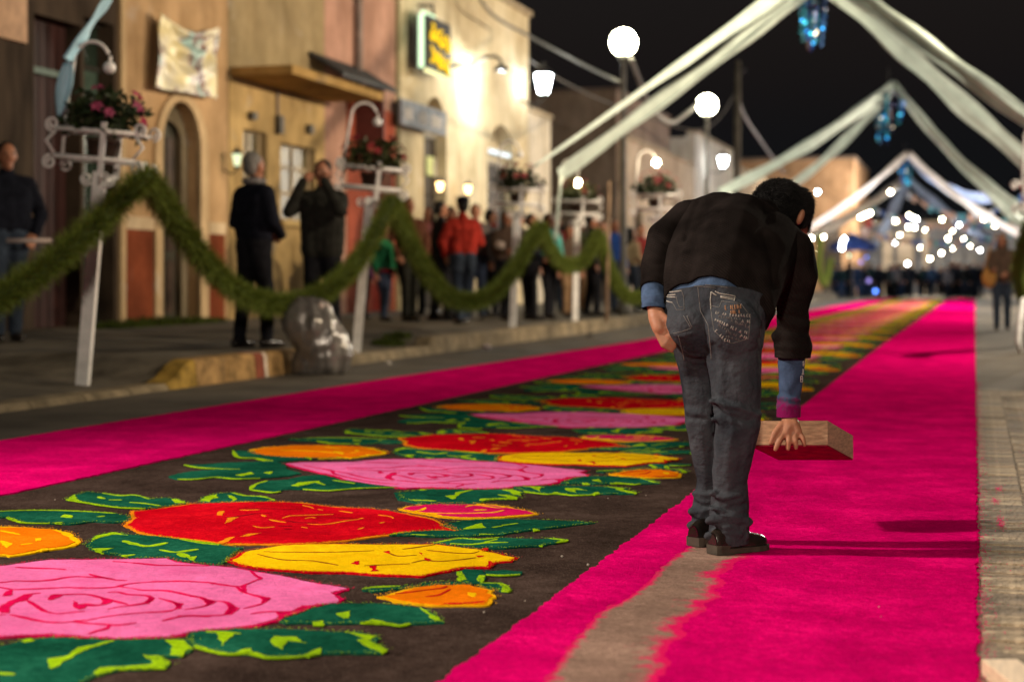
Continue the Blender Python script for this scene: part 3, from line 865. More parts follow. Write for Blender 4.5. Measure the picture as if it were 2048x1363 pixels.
# pink grains strayed over the edge onto the pavers
r_ = random.Random(31)
sp = MB()
for i in range(5200):
    y = 2.5 + 11.5 * r_.random() ** 1.4
    x = abs(r_.gauss(0, .022)) if r_.random() < .93 else r_.uniform(0, .3)
    s = r_.uniform(.0008, .0028); t = r_.uniform(0, 3.14); ux, uy = math.cos(t) * s * 1.6, math.sin(t) * s * 1.6
    sp.add([(x - ux, y - uy, .0168), (x + uy * .6, y - ux * .6, .0172), (x + ux, y + uy, .0178), (x - uy * .6, y + ux * .6, .0182)], [(0, 1, 2, 3)])
for (x, y) in ((2001, 1050), (1998, 985), (2004, 1060), (1990, 1010)):
    p = gp(x, y)
    for j in range(90):
        xx, yy_ = p.x + r_.gauss(0, .008), p.y + r_.gauss(0, .05); s = r_.uniform(.001, .003)
        sp.add([(xx - s, yy_, .0168), (xx, yy_ - s, .0172), (xx + s, yy_, .0178), (xx, yy_ + s, .0182)], [(0, 1, 2, 3)])
tag(sp.build('loose_grains', S_pink, carpet), kind='stuff')
# a few pale crumbs lying on the brown field
crumb = MB()
for x, y, s in ((1124, 1120, 6), (1176, 1137, 6), (968, 1233, 4), (1216, 1002, 3), (1292, 996, 3), (110, 1005, 3), (1758, 1223, 4), (1762, 1243, 3), (640, 1290, 3), (1050, 1210, 3), (850, 990, 3)):
    p = gp(x, y); crumb.ball((p.x, p.y, 0.013), (s * .0007, s * .0011, s * .0006), 6)
tag(crumb.build('sawdust_crumb', mat('crumb', (0.42, 0.36, 0.30), 0.9), carpet), kind='stuff')

# ------------------------------------------------------------------ houses on the left
def wm(X):
    return lambda v: Vector((X - v.z, v.x, v.y))        # (along the street, height, depth into the wall)
def plaster(name, col, var=0.16, scale=1.6, col2=None):
    """old limewash: broad patches, rain streaks and scuffs"""
    if name in _MATS:
        return _MATS[name]
    m = bpy.data.materials.new(name); m.use_nodes = True
    nt = m.node_tree; b = nt.nodes['Principled BSDF']
    b.inputs['Roughness'].default_value = 0.93; b.inputs['Specular IOR Level'].default_value = 0.1
    g = nt.nodes.new('ShaderNodeNewGeometry')
    def nz(sc, detail, st=(1, 1, 1)):
        mp = nt.nodes.new('ShaderNodeMapping'); mp.inputs['Scale'].default_value = st
        nt.links.new(g.outputs['Position'], mp.inputs['Vector'])
        n = nt.nodes.new('ShaderNodeTexNoise'); n.inputs['Scale'].default_value = sc; n.inputs['Detail'].default_value = detail; n.inputs['Roughness'].default_value = 0.68
        nt.links.new(mp.outputs[0], n.inputs['Vector'])
        return n.outputs['Fac']
    def ramp(src, p0, p1, c0, c1):
        r = nt.nodes.new('ShaderNodeValToRGB')
        r.color_ramp.elements[0].position = p0; r.color_ramp.elements[1].position = p1
        r.color_ramp.elements[0].color = (*c0, 1); r.color_ramp.elements[1].color = (*c1, 1)
        nt.links.new(src, r.inputs['Fac'])
        return r.outputs['Color']
    def mul(a_, b_, mode='MULTIPLY', f=1.0):
        q = nt.nodes.new('ShaderNodeMix'); q.data_type = 'RGBA'; q.blend_type = mode
        if isinstance(f, float): q.inputs['Factor'].default_value = f
        else: nt.links.new(f, q.inputs['Factor'])
        nt.links.new(a_, q.inputs[6])
        if isinstance(b_, tuple): q.inputs[7].default_value = (*b_, 1)
        else: nt.links.new(b_, q.inputs[7])
        return q.outputs[2]
    hi = col2 if col2 else tuple(min(.9, c * (1 + 1.2 * var)) for c in col)
    grey = sum(col) / 3
    base = ramp(nz(scale * .6, 8), .36, .66, tuple(c * (1 - 1.6 * var) for c in col), hi)
    base = mul(base, ramp(nz(1.6, 9, (1.3, 1.3, .45)), .38, .64, (.72, .69, .63), (1.04, 1.03, 1.0)))
    peel = ramp(nz(1.7, 10), .60, .66, (0, 0, 0), (1, 1, 1))
    base = mul(base, tuple(c * .55 + grey * .55 for c in col), 'MIX', mul(peel, (.55, .55, .55)))
    nt.links.new(base, b.inputs['Base Color'])
    bp = nt.nodes.new('ShaderNodeBump'); bp.inputs['Strength'].default_value = 0.5; bp.inputs['Distance'].default_value = 0.02
    nt.links.new(nz(9, 7), bp.inputs['Height']); nt.links.new(bp.outputs[0], b.inputs['Normal'])
    _MATS[name] = m
    return m
def zz(px_, py_, X=FX):
    return wallp(px_, py_, X)[2]
def rect(p0, p1, ytop, ybot, X=FX, ref=None):
    """opening between photo columns p0 and p1; heights read at its middle column"""
    m = ref if ref is not None else (p0 + p1) / 2
    a, b = wy(p0, X), wy(p1, X)
    return a, b, zz(m, ybot, X), zz(m, ytop, X)
def rpoly(a, b, z0, z1):
    return [(a, z0), (b, z0), (b, z1), (a, z1)]
def apoly(a, b, z0, z1, n=14, flat=1.0):
    r = (b - a) / 2
    c = (a + b) / 2
    zs = z1 - r * flat
    return [(a, z0), (b, z0)] + [(c + r * math.cos(math.pi * i / n), zs + r * flat * math.sin(math.pi * i / n)) for i in range(n + 1)]
PZ = 0.27                                                # pavement height at the walls
M_dark = mat('room_dark', (0.02, 0.017, 0.014), 0.9)
M_glass = mat('window_glass', (0.05, 0.05, 0.04), 0.12, 0.1, 3, spec=0.6)

def house(name, label, y0, y1, ztop, m, holes, X=FX, back=6.0):
    t = thing(name, label, 'house', (X, (y0 + y1) / 2, 0))
    off = Vector((X, (y0 + y1) / 2, 0))
    def P(b, nm, mm, par=None, smooth=False):
        o = b.build(nm, mm, t if par is None else par, smooth)
        if par is None:
            o.location = -off
        return o
    w = MB().prism(rpoly(y0, y1, 0.0, ztop), 0.0, 0.34, wm(X), holes)
    w.prism(rpoly(y0, y1, 0.0, ztop - 0.15), 0.36, back, wm(X))
    wall = P(w, 'wall', m)
    return t, P, wall

# --- dark shop front at the far left
yA, yB = wy(-170, FX), wy(236, FX)
M_oldw = mat('weathered_brown_plaster', (0.055, 0.038, 0.026), 0.9, 0.35, 1.2, 0.4, 14, 0.15, stretch=(1, 2.5, 0.5))
h, P, wl = house('shop_house', 'dark brown shop front with maroon door and green glass at the left edge', yA, yB - 0.01, 6.6, M_oldw,
                 [rpoly(*rect(68, 162, 52, 652, ref=160)), rpoly(*rect(168, 228, 40, 652, ref=190))])
a, b, z0, z1 = rect(68, 162, 52, 652, ref=160)
M_mar = mat('maroon_door_paint', (0.035, 0.010, 0.008), 0.6, 0.3, 3, 0.3, 20, 0.3, stretch=(1, 3, 0.4))
nb = 5
for i in range(nb):
    P(MB().prism(rpoly(a + (b - a) * i / nb + 0.012, a + (b - a) * (i + 1) / nb - 0.012, PZ, z1 - 0.02), 0.20, 0.26, wm(FX)), 'door_plank', M_mar)
P(MB().prism(rpoly(a + .02, b - .02, zz(160, 160), zz(160, 148)), 0.13, 0.2, wm(FX)), 'door_rail', mat('green_trim', (0.10, 0.16, 0.13), 0.5))
a, b, z0, z1 = rect(168, 228, 40, 652, ref=190)
M_ggl = mat('green_glass', (0.022, 0.035, 0.026), 0.2, 0.3, 2, spec=0.5)
zc_ = [PZ + 0.05, zz(190, 470), zz(190, 195), zz(190, 132), z1]
for i in range(4):
    P(MB().prism(rpoly(a + 0.03, b - 0.03, zc_[i] + 0.03, zc_[i + 1] - 0.03), 0.22, 0.24, wm(FX)), 'window_pane', M_ggl if i != 2 else mat('green_glass_pale', (0.07, 0.11, 0.085), 0.3, 0.2))
fr = MB()
for zq in zc_: fr.prism(rpoly(a, b, zq - 0.03, zq + 0.03), 0.18, 0.23, wm(FX))
P(fr, 'window_frame', mat('dark_frame', (0.03, 0.028, 0.022), 0.6))

# --- peach house with the arched doorway
y0, y1 = wy(236, FX), wy(456, FX)
M_peach = plaster('peach_plaster', (0.50, 0.33, 0.185), 0.14, 1.1)
ao = apoly(wy(320, FX), wy(396, FX), 0.0, zz(358, 203), flat=1.15)
h, P, wl = house('peach_house', 'peach plastered house with arched grey doorway and red dado under a silver banner', y0, y1 - 0.01, 7.2, M_peach, [ao])
sur_o = apoly(wy(305, FX), wy(412, FX), 0.0, zz(358, 186), flat=1.12)
P(MB().prism(sur_o, -0.05, 0.02, wm(FX), [ao]), 'door_surround', plaster('cream_trim', (0.60, 0.44, 0.27), 0.1))
ai = apoly(wy(327, FX), wy(384, FX), 0.0, zz(356, 240), flat=0.7)
P(MB().prism(apoly(wy(318, FX), wy(398, FX), 0.0, zz(358, 200), flat=1.15), 0.16, 0.2, wm(FX), [ai]), 'door_reveal', plaster('grey_reveal', (0.20, 0.165, 0.115), 0.15))
yd0, yd1 = wy(327, FX), wy(384, FX)
M_door = mat('dark_green_door', (0.045, 0.042, 0.030), 0.55, 0.35, 4, 0.3, 18, 0.3)
zd = zz(356, 236)
for i in range(2):
    a = yd0 + (yd1 - yd0) * i / 2 + 0.008; b = yd0 + (yd1 - yd0) * (i + 1) / 2 - 0.008
    leafd = P(MB().prism(rpoly(a, b, PZ, zd), 0.25, 0.31, wm(FX)), 'door_leaf', M_door)
    pn = MB()
    for q in range(3):
        za = PZ + 0.15 + (zd - PZ - 0.25) * q / 3
        pn.prism(rpoly(a + 0.09, b - 0.09, za, za + (zd - PZ - 0.25) / 3 - 0.14), 0.225, 0.26, wm(FX))
    o = pn.build('door_panel', mat('door_panel_brown', (0.05, 0.032, 0.024), 0.55, 0.3, 5), leafd)
M_ter = plaster('terracotta_dado', (0.22, 0.055, 0.024), 0.18, 2.5)
M_wband = plaster('white_band', (0.66, 0.52, 0.36), 0.12)
for pa, pb in ((248, 303), (414, 446)):
    P(MB().prism(rpoly(wy(pa, FX), wy(pb, FX), 0.1, zz(260, 458)), -0.03, 0.01, wm(FX)), 'dado_panel', M_ter)
    P(MB().prism(rpoly(wy(pa, FX), wy(pb, FX), zz(260, 458), zz(260, 432)), -0.045, 0.01, wm(FX)), 'dado_band', M_wband)
P(MB().prism(rpoly(y0, wy(246, FX), 0.1, 7.15), -0.05, 0.01, wm(FX)), 'pilaster', plaster('pale_pilaster', (0.58, 0.42, 0.25), 0.1))
# banner
ban = MB()
nu, nv = 26, 30
cor = [wallp(308, 22, FX + 0.10), wallp(426, 56, FX + 0.10), wallp(426, 197, FX + 0.14), wallp(306, 177, FX + 0.14)]
vs = []
for j in range(nv + 1):
    for i in range(nu + 1):
        u, v = i / nu, j / nv
        p = (cor[0] * (1 - u) + cor[1] * u) * (1 - v) + (cor[3] * (1 - u) + cor[2] * u) * v
        sag = math.sin(math.pi * u) * (1 - v) * 0.16
        # swag folds hanging from both top corners
        d1 = math.hypot(u, v * 1.2); d2 = math.hypot(1 - u, v * 1.2)
        a1 = math.atan2(v, u + 1e-3); a2 = math.atan2(v, 1 - u + 1e-3)
        f = 0.05 * math.sin(a1 * 13) * math.exp(-d1 * 1.3) + 0.05 * math.sin(a2 * 13 + 1) * math.exp(-d2 * 1.4)
        f += 0.045 * math.sin(18 * (v - 0.28 * math.sin(math.pi * u))) * math.sin(math.pi * u) * math.exp(-((v - 0.4) / 0.35) ** 2)
        f += 0.018 * math.sin(u * 9 + 4 * v) * v
        vs.append(p + Vector((0.05 + f, 0, -sag)))
ban.add(vs, [(j * (nu + 1) + i, j * (nu + 1) + i + 1, (j + 1) * (nu + 1) + i + 1, (j + 1) * (nu + 1) + i) for j in range(nv) for i in range(nu)])
M_ban = mat('satin_banner', (0.62, 0.56, 0.44), 0.38, 0.2, 1.7, spec=0.5, metal=0.12)
_n = M_ban.node_tree
_cr = [q for q in _n.nodes if q.type == 'VALTORGB'][0]
for _p, _c in ((0.36, (0.30, 0.46, 0.44)), (0.42, (0.42, 0.55, 0.50)), (0.44, (0.14, 0.05, 0.05)), (0.465, (0.20, 0.08, 0.08)), (0.48, (0.66, 0.62, 0.50)), (0.62, (0.70, 0.60, 0.30))):
    _e = _cr.color_ramp.elements.new(_p); _e.color = (*_c, 1)
_cr.color_ramp.elements[0].color = (0.36, 0.52, 0.50, 1); _cr.color_ramp.elements[-1].color = (0.66, 0.58, 0.34, 1)
bo = ban.build('fabric_banner', M_ban, smooth=True)
tag(bo, 'crumpled silver satin banner hung above the arched doorway', 'banner')
sm = bo.modifiers.new('t', 'SOLIDIFY'); sm.thickness = 0.006

# --- ochre house with the concrete canopy
y0, y1 = wy(456, FX), wy(649, FX)
M_olive = plaster('olive_plaster', (0.40, 0.31, 0.18), 0.16, 1.0)
M_ochre = plaster('ochre_plaster', (0.50, 0.35, 0.16), 0.24, 1.4)
w1 = rect(486, 532, 262, 445); w2 = rect(560, 630, 292, 442)
h, P, wl = house('ochre_house', 'ochre house with concrete canopy and two white framed windows', y0, y1 - 0.01, 7.0, M_olive, [rpoly(*w1), rpoly(*w2)])
lz = 3.86
P(MB().prism(rpoly(y0 + 0.02, y1 - 0.03, 0.1, lz - 0.02), -0.012, 0.0, wm(FX), [rpoly(*w1), rpoly(*w2)]), 'lower_wall', M_ochre)
cy0, cy1 = wy(459, FX), wallp(766, 190, FX + 1.0)[1]
sl = MB().prism([(cy0, lz), (cy1, lz), (cy1, lz + 0.13), (cy0, lz + 0.13)], -1.0, -0.012, wm(FX))
P(sl, 'canopy', plaster('canopy_concrete', (0.42, 0.27, 0.10), 0.2))
M_wfr = mat('cream_window_frame', (0.34, 0.26, 0.16), 0.6, 0.1)
for (a, b, z0_, z1_), nm in ((w1, 0), (w2, 1)):
    f = MB()
    for (pa, pb, qa, qb) in ((a, a + .08, z0_, z1_), (b - .08, b, z0_, z1_), ((a + b) / 2 - .03, (a + b) / 2 + .03, z0_, z1_)):
        f.prism(rpoly(pa, pb, qa, qb), 0.10, 0.16, wm(FX))
    for q in (0.0, 0.36, 0.7, 1.0):
        zq = z0_ + (z1_ - z0_) * q
        f.prism(rpoly(a + .081, b - .081, zq - 0.03, zq + 0.03), 0.105, 0.155, wm(FX))
    wf = P(f, 'window_frame', M_wfr)
    for q in range(3):
        for s_ in range(2):
            za = z0_ + (z1_ - z0_) * (0, .36, .7)[q] + .03; zb = z0_ + (z1_ - z0_) * (.36, .7, 1)[q] - .03
            pa = a + .08 if s_ == 0 else (a + b) / 2 + .03; pb = (a + b) / 2 - .03 if s_ == 0 else b - .08
            MB().prism(rpoly(pa, pb, za, zb), 0.125, 0.135, wm(FX)).build('window_pane', mat('olive_pane', (0.09, 0.07, 0.025), 0.35, 0.3, 2, spec=0.5), wf)
    MB().prism(rpoly(a - .08, b + .08, z0_ - .1, z0_), -0.10, 0.09, wm(FX)).build('window_sill', plaster('sill', (0.50, 0.36, 0.16), 0.1), wf)

for (px_, py0, py1, nm) in ((551, 232, 268, 'meter_box'), (612, 250, 268, 'junction_box'), (497, 225, 240, 'junction_box')):
    za_, zb_ = zz(px_, py1), zz(px_, py0)
    P(MB().box((FX + .012, wy(px_, FX) - .07, za_), (FX + .12, wy(px_, FX) + .07, zb_)), nm, mat('box_grey', (0.09, 0.08, 0.065), 0.6, 0.2))
P(MB().tube([(FX + .04, wy(551, FX), zz(551, 232)), (FX + .04, wy(551, FX), 3.84)], .02, 6), 'conduit', mat('grey_pipe', (0.22, 0.17, 0.15), 0.6, 0.15))
# --- pink house
y0, y1 = wy(649, FX), wy(791, FX)
M_pinkp = plaster('pink_plaster', (0.50, 0.29, 0.23), 0.16, 1.0)
dr = rect(742, 782, 300, 640)
h, P, wl = house('pink_house', 'faded pink house with drainpipe, dark awning and red shopfront', y0, y1 - 0.01, 7.1, M_pinkp, [rpoly(dr[0], dr[1], 0.0, dr[3])])
P(MB().prism(rpoly(y0 + 1.0, y1 - 0.05, 0.1, zz(740, 212)), -0.015, 0.0, wm(FX), [rpoly(dr[0], dr[1], 0.0, dr[3])]), 'red_shopfront', plaster('red_paint', (0.36, 0.085, 0.05), 0.18, 1.6))
P(MB().prism(rpoly(dr[0] + .02, dr[1] - .02, PZ, dr[3] - .02), 0.2, 0.25, wm(FX)), 'door_leaf', mat('dark_red_door', (0.16, 0.018, 0.014), 0.6, 0.2))
yp = wy(709, FX)
P(MB().tube([(FX + 0.08, yp, 4.1), (FX + 0.08, yp, 7.0)], 0.07, 10), 'drainpipe', mat('grey_pipe', (0.22, 0.17, 0.15), 0.6, 0.15), smooth=True)
ya0, ya1 = wallp(684, 140, FX + 0.6)[1], wallp(792, 190, FX + 0.6)[1]
aw = MB()
for i in range(9):
    a = ya0 + (ya1 - ya0) * i / 9; b = ya0 + (ya1 - ya0) * (i + 1) / 9 - 0.03
    o = P(MB().add([(FX + .02, a, 4.62), (FX + .02, b, 4.62), (FX + .62, b, 4.26), (FX + .62, a, 4.26), (FX + .02, a, 4.55), (FX + .02, b, 4.55), (FX + .62, b, 4.18), (FX + .62, a, 4.18)],
                   [(0, 1, 2, 3), (7, 6, 5, 4), (0, 3, 7, 4), (1, 5, 6, 2), (3, 2, 6, 7), (0, 4, 5, 1)]), 'awning_slat', mat('awning_dark', (0.035, 0.034, 0.036), 0.7, 0.25))
P(MB().box((FX + .02, ya1 - 0.5, 3.0), (FX + .55, ya1 - 0.42, 4.3)), 'awning_bracket', mat('dark_red_wood', (0.09, 0.02, 0.016), 0.7))

# --- cream house with the lit sign
y0, y1 = wy(791, FX), wy(1057, FX)
M_cream = plaster('cream_plaster', (0.62, 0.50, 0.32), 0.14, 0.9, col2=(0.70, 0.62, 0.46))
d1 = apoly(wy(848, FX), wy(893, FX), 0.0, zz(870, 194), flat=1.1)
d2 = apoly(wy(975, FX), wy(1031, FX), 0.0, zz(1003, 250), flat=0.9)
h, P, wl = house('cream_house', 'tall cream house with two arched doorways lit by a white lamp', y0, y1, 7.3, M_cream, [d1, d2])
P(MB().prism(rpoly(y0, y1, 7.3, 7.42), -0.10, 0.3, wm(FX)), 'cornice', plaster('cornice_grey', (0.40, 0.33, 0.24), 0.1))
P(MB().prism(rpoly(y0 + 0.02, y0 + 0.16, 0.1, 7.2), -0.03, 0.0, wm(FX)), 'pilaster', plaster('olive_strip', (0.24, 0.20, 0.11), 0.1))
for dd, (pa, pb, pt) in ((d1, (848, 893, 194)), (d2, (975, 1031, 250))):
    a, b = wy(pa, FX), wy(pb, FX)
    for i in range(2):
        P(MB().prism(rpoly(a + (b - a) * i / 2 + .015, a + (b - a) * (i + 1) / 2 - .015, PZ, zz((pa + pb) / 2, pt + 78)), 0.24, 0.3, wm(FX)), 'door_leaf', mat('brown_door', (0.035, 0.026, 0.020), 0.6, 0.3, 4))
    P(MB().prism(rpoly(a, b, zz((pa + pb) / 2, pt + 80), zz((pa + pb) / 2, pt + 72)), 0.18, 0.3, wm(FX)), 'door_transom', mat('transom_grey', (0.24, 0.21, 0.17), 0.6))
zt = zz(1005, 306)
P(MB().tube([(FX - 0.1, wy(986, FX), zt), (FX - 0.1, wy(1026, FX), zt)], 0.05, 8), 'tube_light', emit('tube_white', (0.85, 0.95, 1.0), 1.6), smooth=True)

# --- low white house after the corner
y0, y1 = wy(1057.5, FX), wy(1101, FX)
h, P, wl = house('low_white_house', 'low pale house just past the bright corner lantern', y0 + 0.02, y1, 5.0, plaster('pale_plaster', (0.60, 0.54, 0.46), 0.12), [])
P(MB().prism(rpoly(y0, y1, 5.0, 5.1), -0.07, 0.3, wm(FX)), 'cornice', plaster('cornice_grey', (0.40, 0.33, 0.24), 0.1))
# --- tall gable seen across the side street
yg = 48.8
M_gab = plaster('brown_gable', (0.25, 0.19, 0.15), 0.14, 0.7)
t = thing('gable_house', 'tall dull brown gable wall behind the globe lamp', 'house', (-16, yg, 0))
o = MB().box((-21, 0, 0), (-10.75 + 16, 9, 6.75)).build('wall', M_gab, t)
MB().box((-21.1, -.08, 6.75), (-10.7 + 16, 9.1, 6.87)).build('cornice', plaster('cornice_brown', (0.16, 0.12, 0.10), 0.1), t)
o = MB().box((3.2, -0.05, 0.2), (4.2, 0.01, 2.6)).build('door_leaf', mat('brown_door', (0.035, 0.026, 0.020), 0.6, 0.3, 4), t)
# --- houses further on
def far_house(name, label, p0, p1, ztop, m, wins, X=FX, dk=False):
    y0, y1 = wy(p0, X), wy(p1, X)
    holes = [rpoly(wy(a, X), wy(b, X), zz(a, yb, X), zz(a, yt, X)) for a, b, yt, yb in wins]
    h, P, wl = house(name, label, y0, y1 - 0.03, ztop, m, holes, X)
    P(MB().prism(rpoly(y0, y1 - .03, ztop, ztop + .12), -0.08, 0.3, wm(X)), 'cornice', plaster('cornice_grey', (0.40, 0.33, 0.24), 0.1))
    for hh in holes:
        f = P(MB().prism(hh, 0.2, 0.24, wm(X)), 'window', mat('far_window', (0.07, 0.055, 0.045), 0.4, 0.2))
    return h
far_house('long_cream_house', 'long low cream house beyond the side street', 1252, 1388, 5.3, plaster('far_cream', (0.52, 0.42, 0.31), 0.14), [(1268, 1284, 420, 560), (1310, 1326, 415, 470), (1350, 1365, 400, 540)])
far_house('white_lamp_house', 'white house lit by a lantern beside the second globe lamp', 1390, 1466, 6.6, plaster('far_white', (0.62, 0.58, 0.52), 0.1), [(1404, 1416, 395, 540), (1440, 1450, 385, 520)])
far_house('tan_far_house', 'low tan house behind the bent man', 1467, 1535, 6.0, plaster('far_tan', (0.48, 0.36, 0.26), 0.14), [(1482, 1492, 410, 540), (1510, 1520, 420, 480)])
t = thing('orange_block_house', 'orange brown flat roofed block left of the far crowd', 'house', (-9, 90, 0))
MB().box((-4, 0, 0), (2.55, 12, 7.55)).build('wall', plaster('orange_block', (0.40, 0.24, 0.14), 0.16), t)
MB().box((-4.1, -.1, 7.55), (2.65, 12.1, 7.72)).build('cornice', plaster('cornice_brown', (0.16, 0.12, 0.10), 0.1), t)
for i in range(3):
    w_ = MB().box((-2.4 + i * 1.7, -.04, 2.6), (-1.6 + i * 1.7, .02, 4.2)).build('window', mat('far_window', (0.07, 0.055, 0.045), 0.4, 0.2), t)
MB().box((0.9, -.05, 0), (1.9, .02, 2.6)).build('door_leaf', mat('brown_door', (0.035, 0.026, 0.020), 0.6, 0.3, 4), t)
# building closing the street, with pale lit bays between dark openings
t = thing('end_building', 'pale columned building closing the street behind the crowd', 'building', (-2, 104, 0))
M_endw = plaster('end_wall', (0.19, 0.19, 0.21), 0.15)
MB().box((-5.2, 0, 0), (9, 8, 4.4)).build('wall', M_endw, t)
MB().box((-5.3, -.2, 4.4), (9.1, 8, 4.6)).build('cornice', plaster('cornice_grey', (0.40, 0.33, 0.24), 0.1), t)
M_col = plaster('pale_column', (0.70, 0.58, 0.46), 0.1)
for pa, pb in ((1768, 1788), (1797, 1829), (1848, 1858)):
    xa, xb = [pix(p, 500, 99.5 + 3)[0] + 2 for p in (pa, pb)]
    MB().box((xa, -.45, 0), (xb, -.02, 3.9)).build('column', M_col, t)
for pa, pb in ((1870, 1890), (1905, 1925), (1935, 1955)):
    xa, xb = [pix(p, 500, 99.5 + 3)[0] + 2 for p in (pa, pb)]
    MB().box((xa, -.12, 0.0), (xb, -.02, 2.6)).build('door_leaf', mat('far_window', (0.07, 0.055, 0.045), 0.4, 0.2), t)

# ------------------------------------------------------------------ street lamps
M_post = mat('lamp_post_paint', (0.10, 0.10, 0.09), 0.5, 0.2, 4, spec=0.4)
M_globe = emit('globe_glow', (1.0, 0.95, 0.66), 80)
M_iron = mat('black_iron', (0.02, 0.02, 0.02), 0.5, 0.2, 6, spec=0.4)
def globe_lamp(label, p, zbase, r=0.25):
    t = thing('street_lamp', label, 'street lamp', (p.x, p.y, zbase), 0, 'globe lamps along the pavement')
    h = p.z - zbase
    MB().lathe([(0.12, 0), (0.12, 0.15), (0.075, 0.3), (0.06, 1.2), (0.045, h - r - 0.12), (0.09, h - r - 0.06), (0.10, h - r + 0.03)], n=12).build('post', M_post, t, True)
    MB().ball((0, 0, h), r, 20).build('globe', M_globe, t, True)
    return t
globe_lamp('nearer lit globe street lamp above the tall gable', pix(1247, 85, 30.3), 0.2)
globe_lamp('farther lit globe street lamp before the white house', pix(1414, 210, 39.7), 0.2)
M_hood = mat('lamp_hood', (0.16, 0.17, 0.17), 0.45, 0.1, spec=0.5)
M_lens = emit('lamp_lens', (1.0, 0.82, 0.55), 30, sample=False)
for i, p in enumerate(LAMPS_RIGHT + [(3.4, 19.0, 5.2), (3.4, 37.0, 5.2)]):
    t = thing('street_lamp', ['hooded street lamp on the right, nearest the camera', 'second hooded street lamp on the right', 'third hooded street lamp on the right', 'farthest hooded street lamp on the right', 'small hooded fill lamp added between the first and second on the right', 'small hooded fill lamp added just past the third on the right'][i], 'street lamp', (p[0] + 0.9, p[1], 0), 0, 'hooded lamps along the right side')
    MB().tube([(0, 0, 0), (0, 0, 4.6), (-.15, 0, 5.1), (-.5, 0, 5.35), (-.8, 0, 5.35)], [.09, .06, .05, .045, .045], 10).build('post', M_post, t, True)
    MB().lathe([(0.05, 0.22), (0.12, 0.16), (0.26, 0.02), (0.27, -0.02)], (-.9, 0, 5.22), 16).build('hood', M_hood, t, True)
t = thing('street_lamp', 'hooded street lamp behind the camera', 'street lamp', (LAMP_BACK[0] - .9, LAMP_BACK[1], 0))
MB().tube([(0, 0, 0), (0, 0, 4.6), (.15, 0, 5.1), (.5, 0, 5.35), (.8, 0, 5.35)], [.09, .06, .05, .045, .045], 10).build('post', M_post, t, True)
MB().lathe([(0.05, 0.22), (0.12, 0.16), (0.26, 0.02), (0.27, -0.02)], (.9, 0, 5.22), 16).build('hood', M_hood, t, True)
# mast of the work floodlight
t = thing('floodlight_mast', 'work floodlight on a steel mast beside the pavement, left of the camera', 'floodlight', (KEY_POS.x - 0.35, KEY_POS.y - 0.1, 0))
MB().tube([(0, 0, 0), (0, 0, KEY_POS.z + 0.1)], 0.06, 10).build('mast', M_post, t, True)
d = (KEY_AIM - KEY_POS).normalized()
lc = Vector((0.35, 0.1, KEY_POS.z)) - d * 0.16
side = d.cross(Vector((0, 0, 1))).normalized(); up = side.cross(d)
MB().obox(lc, d * 0.10, side * 0.22, up * 0.16).build('housing', M_hood, t)
MB().tube([(0, 0, KEY_POS.z - .1), tuple(lc - d * .05)], 0.03, 8).build('bracket', M_post, t, True)

# lanterns on the house walls
def lantern(label, c, s, m, arm_to=None, group=None):
    t = thing('wall_lantern', label, 'lantern', tuple(c), 0, group)
    MB().lathe([(0.085 * s, -0.20 * s), (0.16 * s, 0.14 * s)], n=6).build('glass', m, t)
    MB().lathe([(0.20 * s, 0.145 * s), (0.12 * s, 0.24 * s), (0.03 * s, 0.30 * s), (0.03 * s, 0.36 * s)], n=6).build('cap', M_iron, t)
    MB().lathe([(0.03 * s, -0.30 * s), (0.10 * s, -0.24 * s), (0.10 * s, -0.205 * s)], n=6).build('base', M_iron, t)
    if arm_to is not None:
        a = Vector(arm_to) - Vector(c)
        MB().tube([(0, 0, -0.28 * s), (a.x * .4, a.y * .4, -0.45 * s), (a.x, a.y, -0.3 * s)], 0.022 * s, 8).build('bracket', M_iron, t, True)
    return t
cL = pix(1087, 165, 38.2)
lantern('bright white lantern on the corner of the cream house', cL, 1.3, emit('lantern_white', (0.86, 0.95, 1.0), 60), (FX + 0.02, cL.y, 0))
cL2 = wallp(1446, 322, FX + 0.7)
lantern('white lantern on the far white house', cL2, 1.1, emit('lantern_white_far', (0.86, 0.95, 1.0), 60), (FX + 0.02, cL2.y, 0))
M_warm = emit('warm_bulb', (1.0, 0.62, 0.25), 9)
lantern('small warm lantern between the arched doorways, left one', wallp(880, 372, FX + 0.3), 0.5, M_warm, (FX + .01, wallp(880, 372, FX + .3)[1], 0), 'small warm lanterns')
lantern('small warm lantern between the arched doorways, right one', wallp(936, 378, FX + 0.3), 0.5, M_warm, (FX + .01, wallp(936, 378, FX + .3)[1], 0), 'small warm lanterns')
cq = wallp(474, 318, FX + 0.22)
lantern('dark wall lantern with pale glow beside the ochre window', cq, 0.5, emit('pale_glow', (0.9, 1.0, 0.6), 1.2), (FX - .0, cq.y, 0))
# gooseneck lamp
t = thing('gooseneck_lamp', 'gooseneck lamp arching over the second arched doorway', 'lamp', (FX, GOOSE.y, GOOSE.z))
MB().tube([(0, -1.2, -.05), (0.1, -1.15, -.02), (0.3, -.8, .0), (0.5, -.45, .22), (0.65, -.15, .28), (0.74, -.02, .2), (0.75, 0, .08)], 0.035, 8).build('arm', M_iron, t, True)
MB().lathe([(0.04, 0.12), (0.10, 0.09), (0.19, -0.02)], (0.75, 0, 0), 14).build('shade', M_iron, t, True)

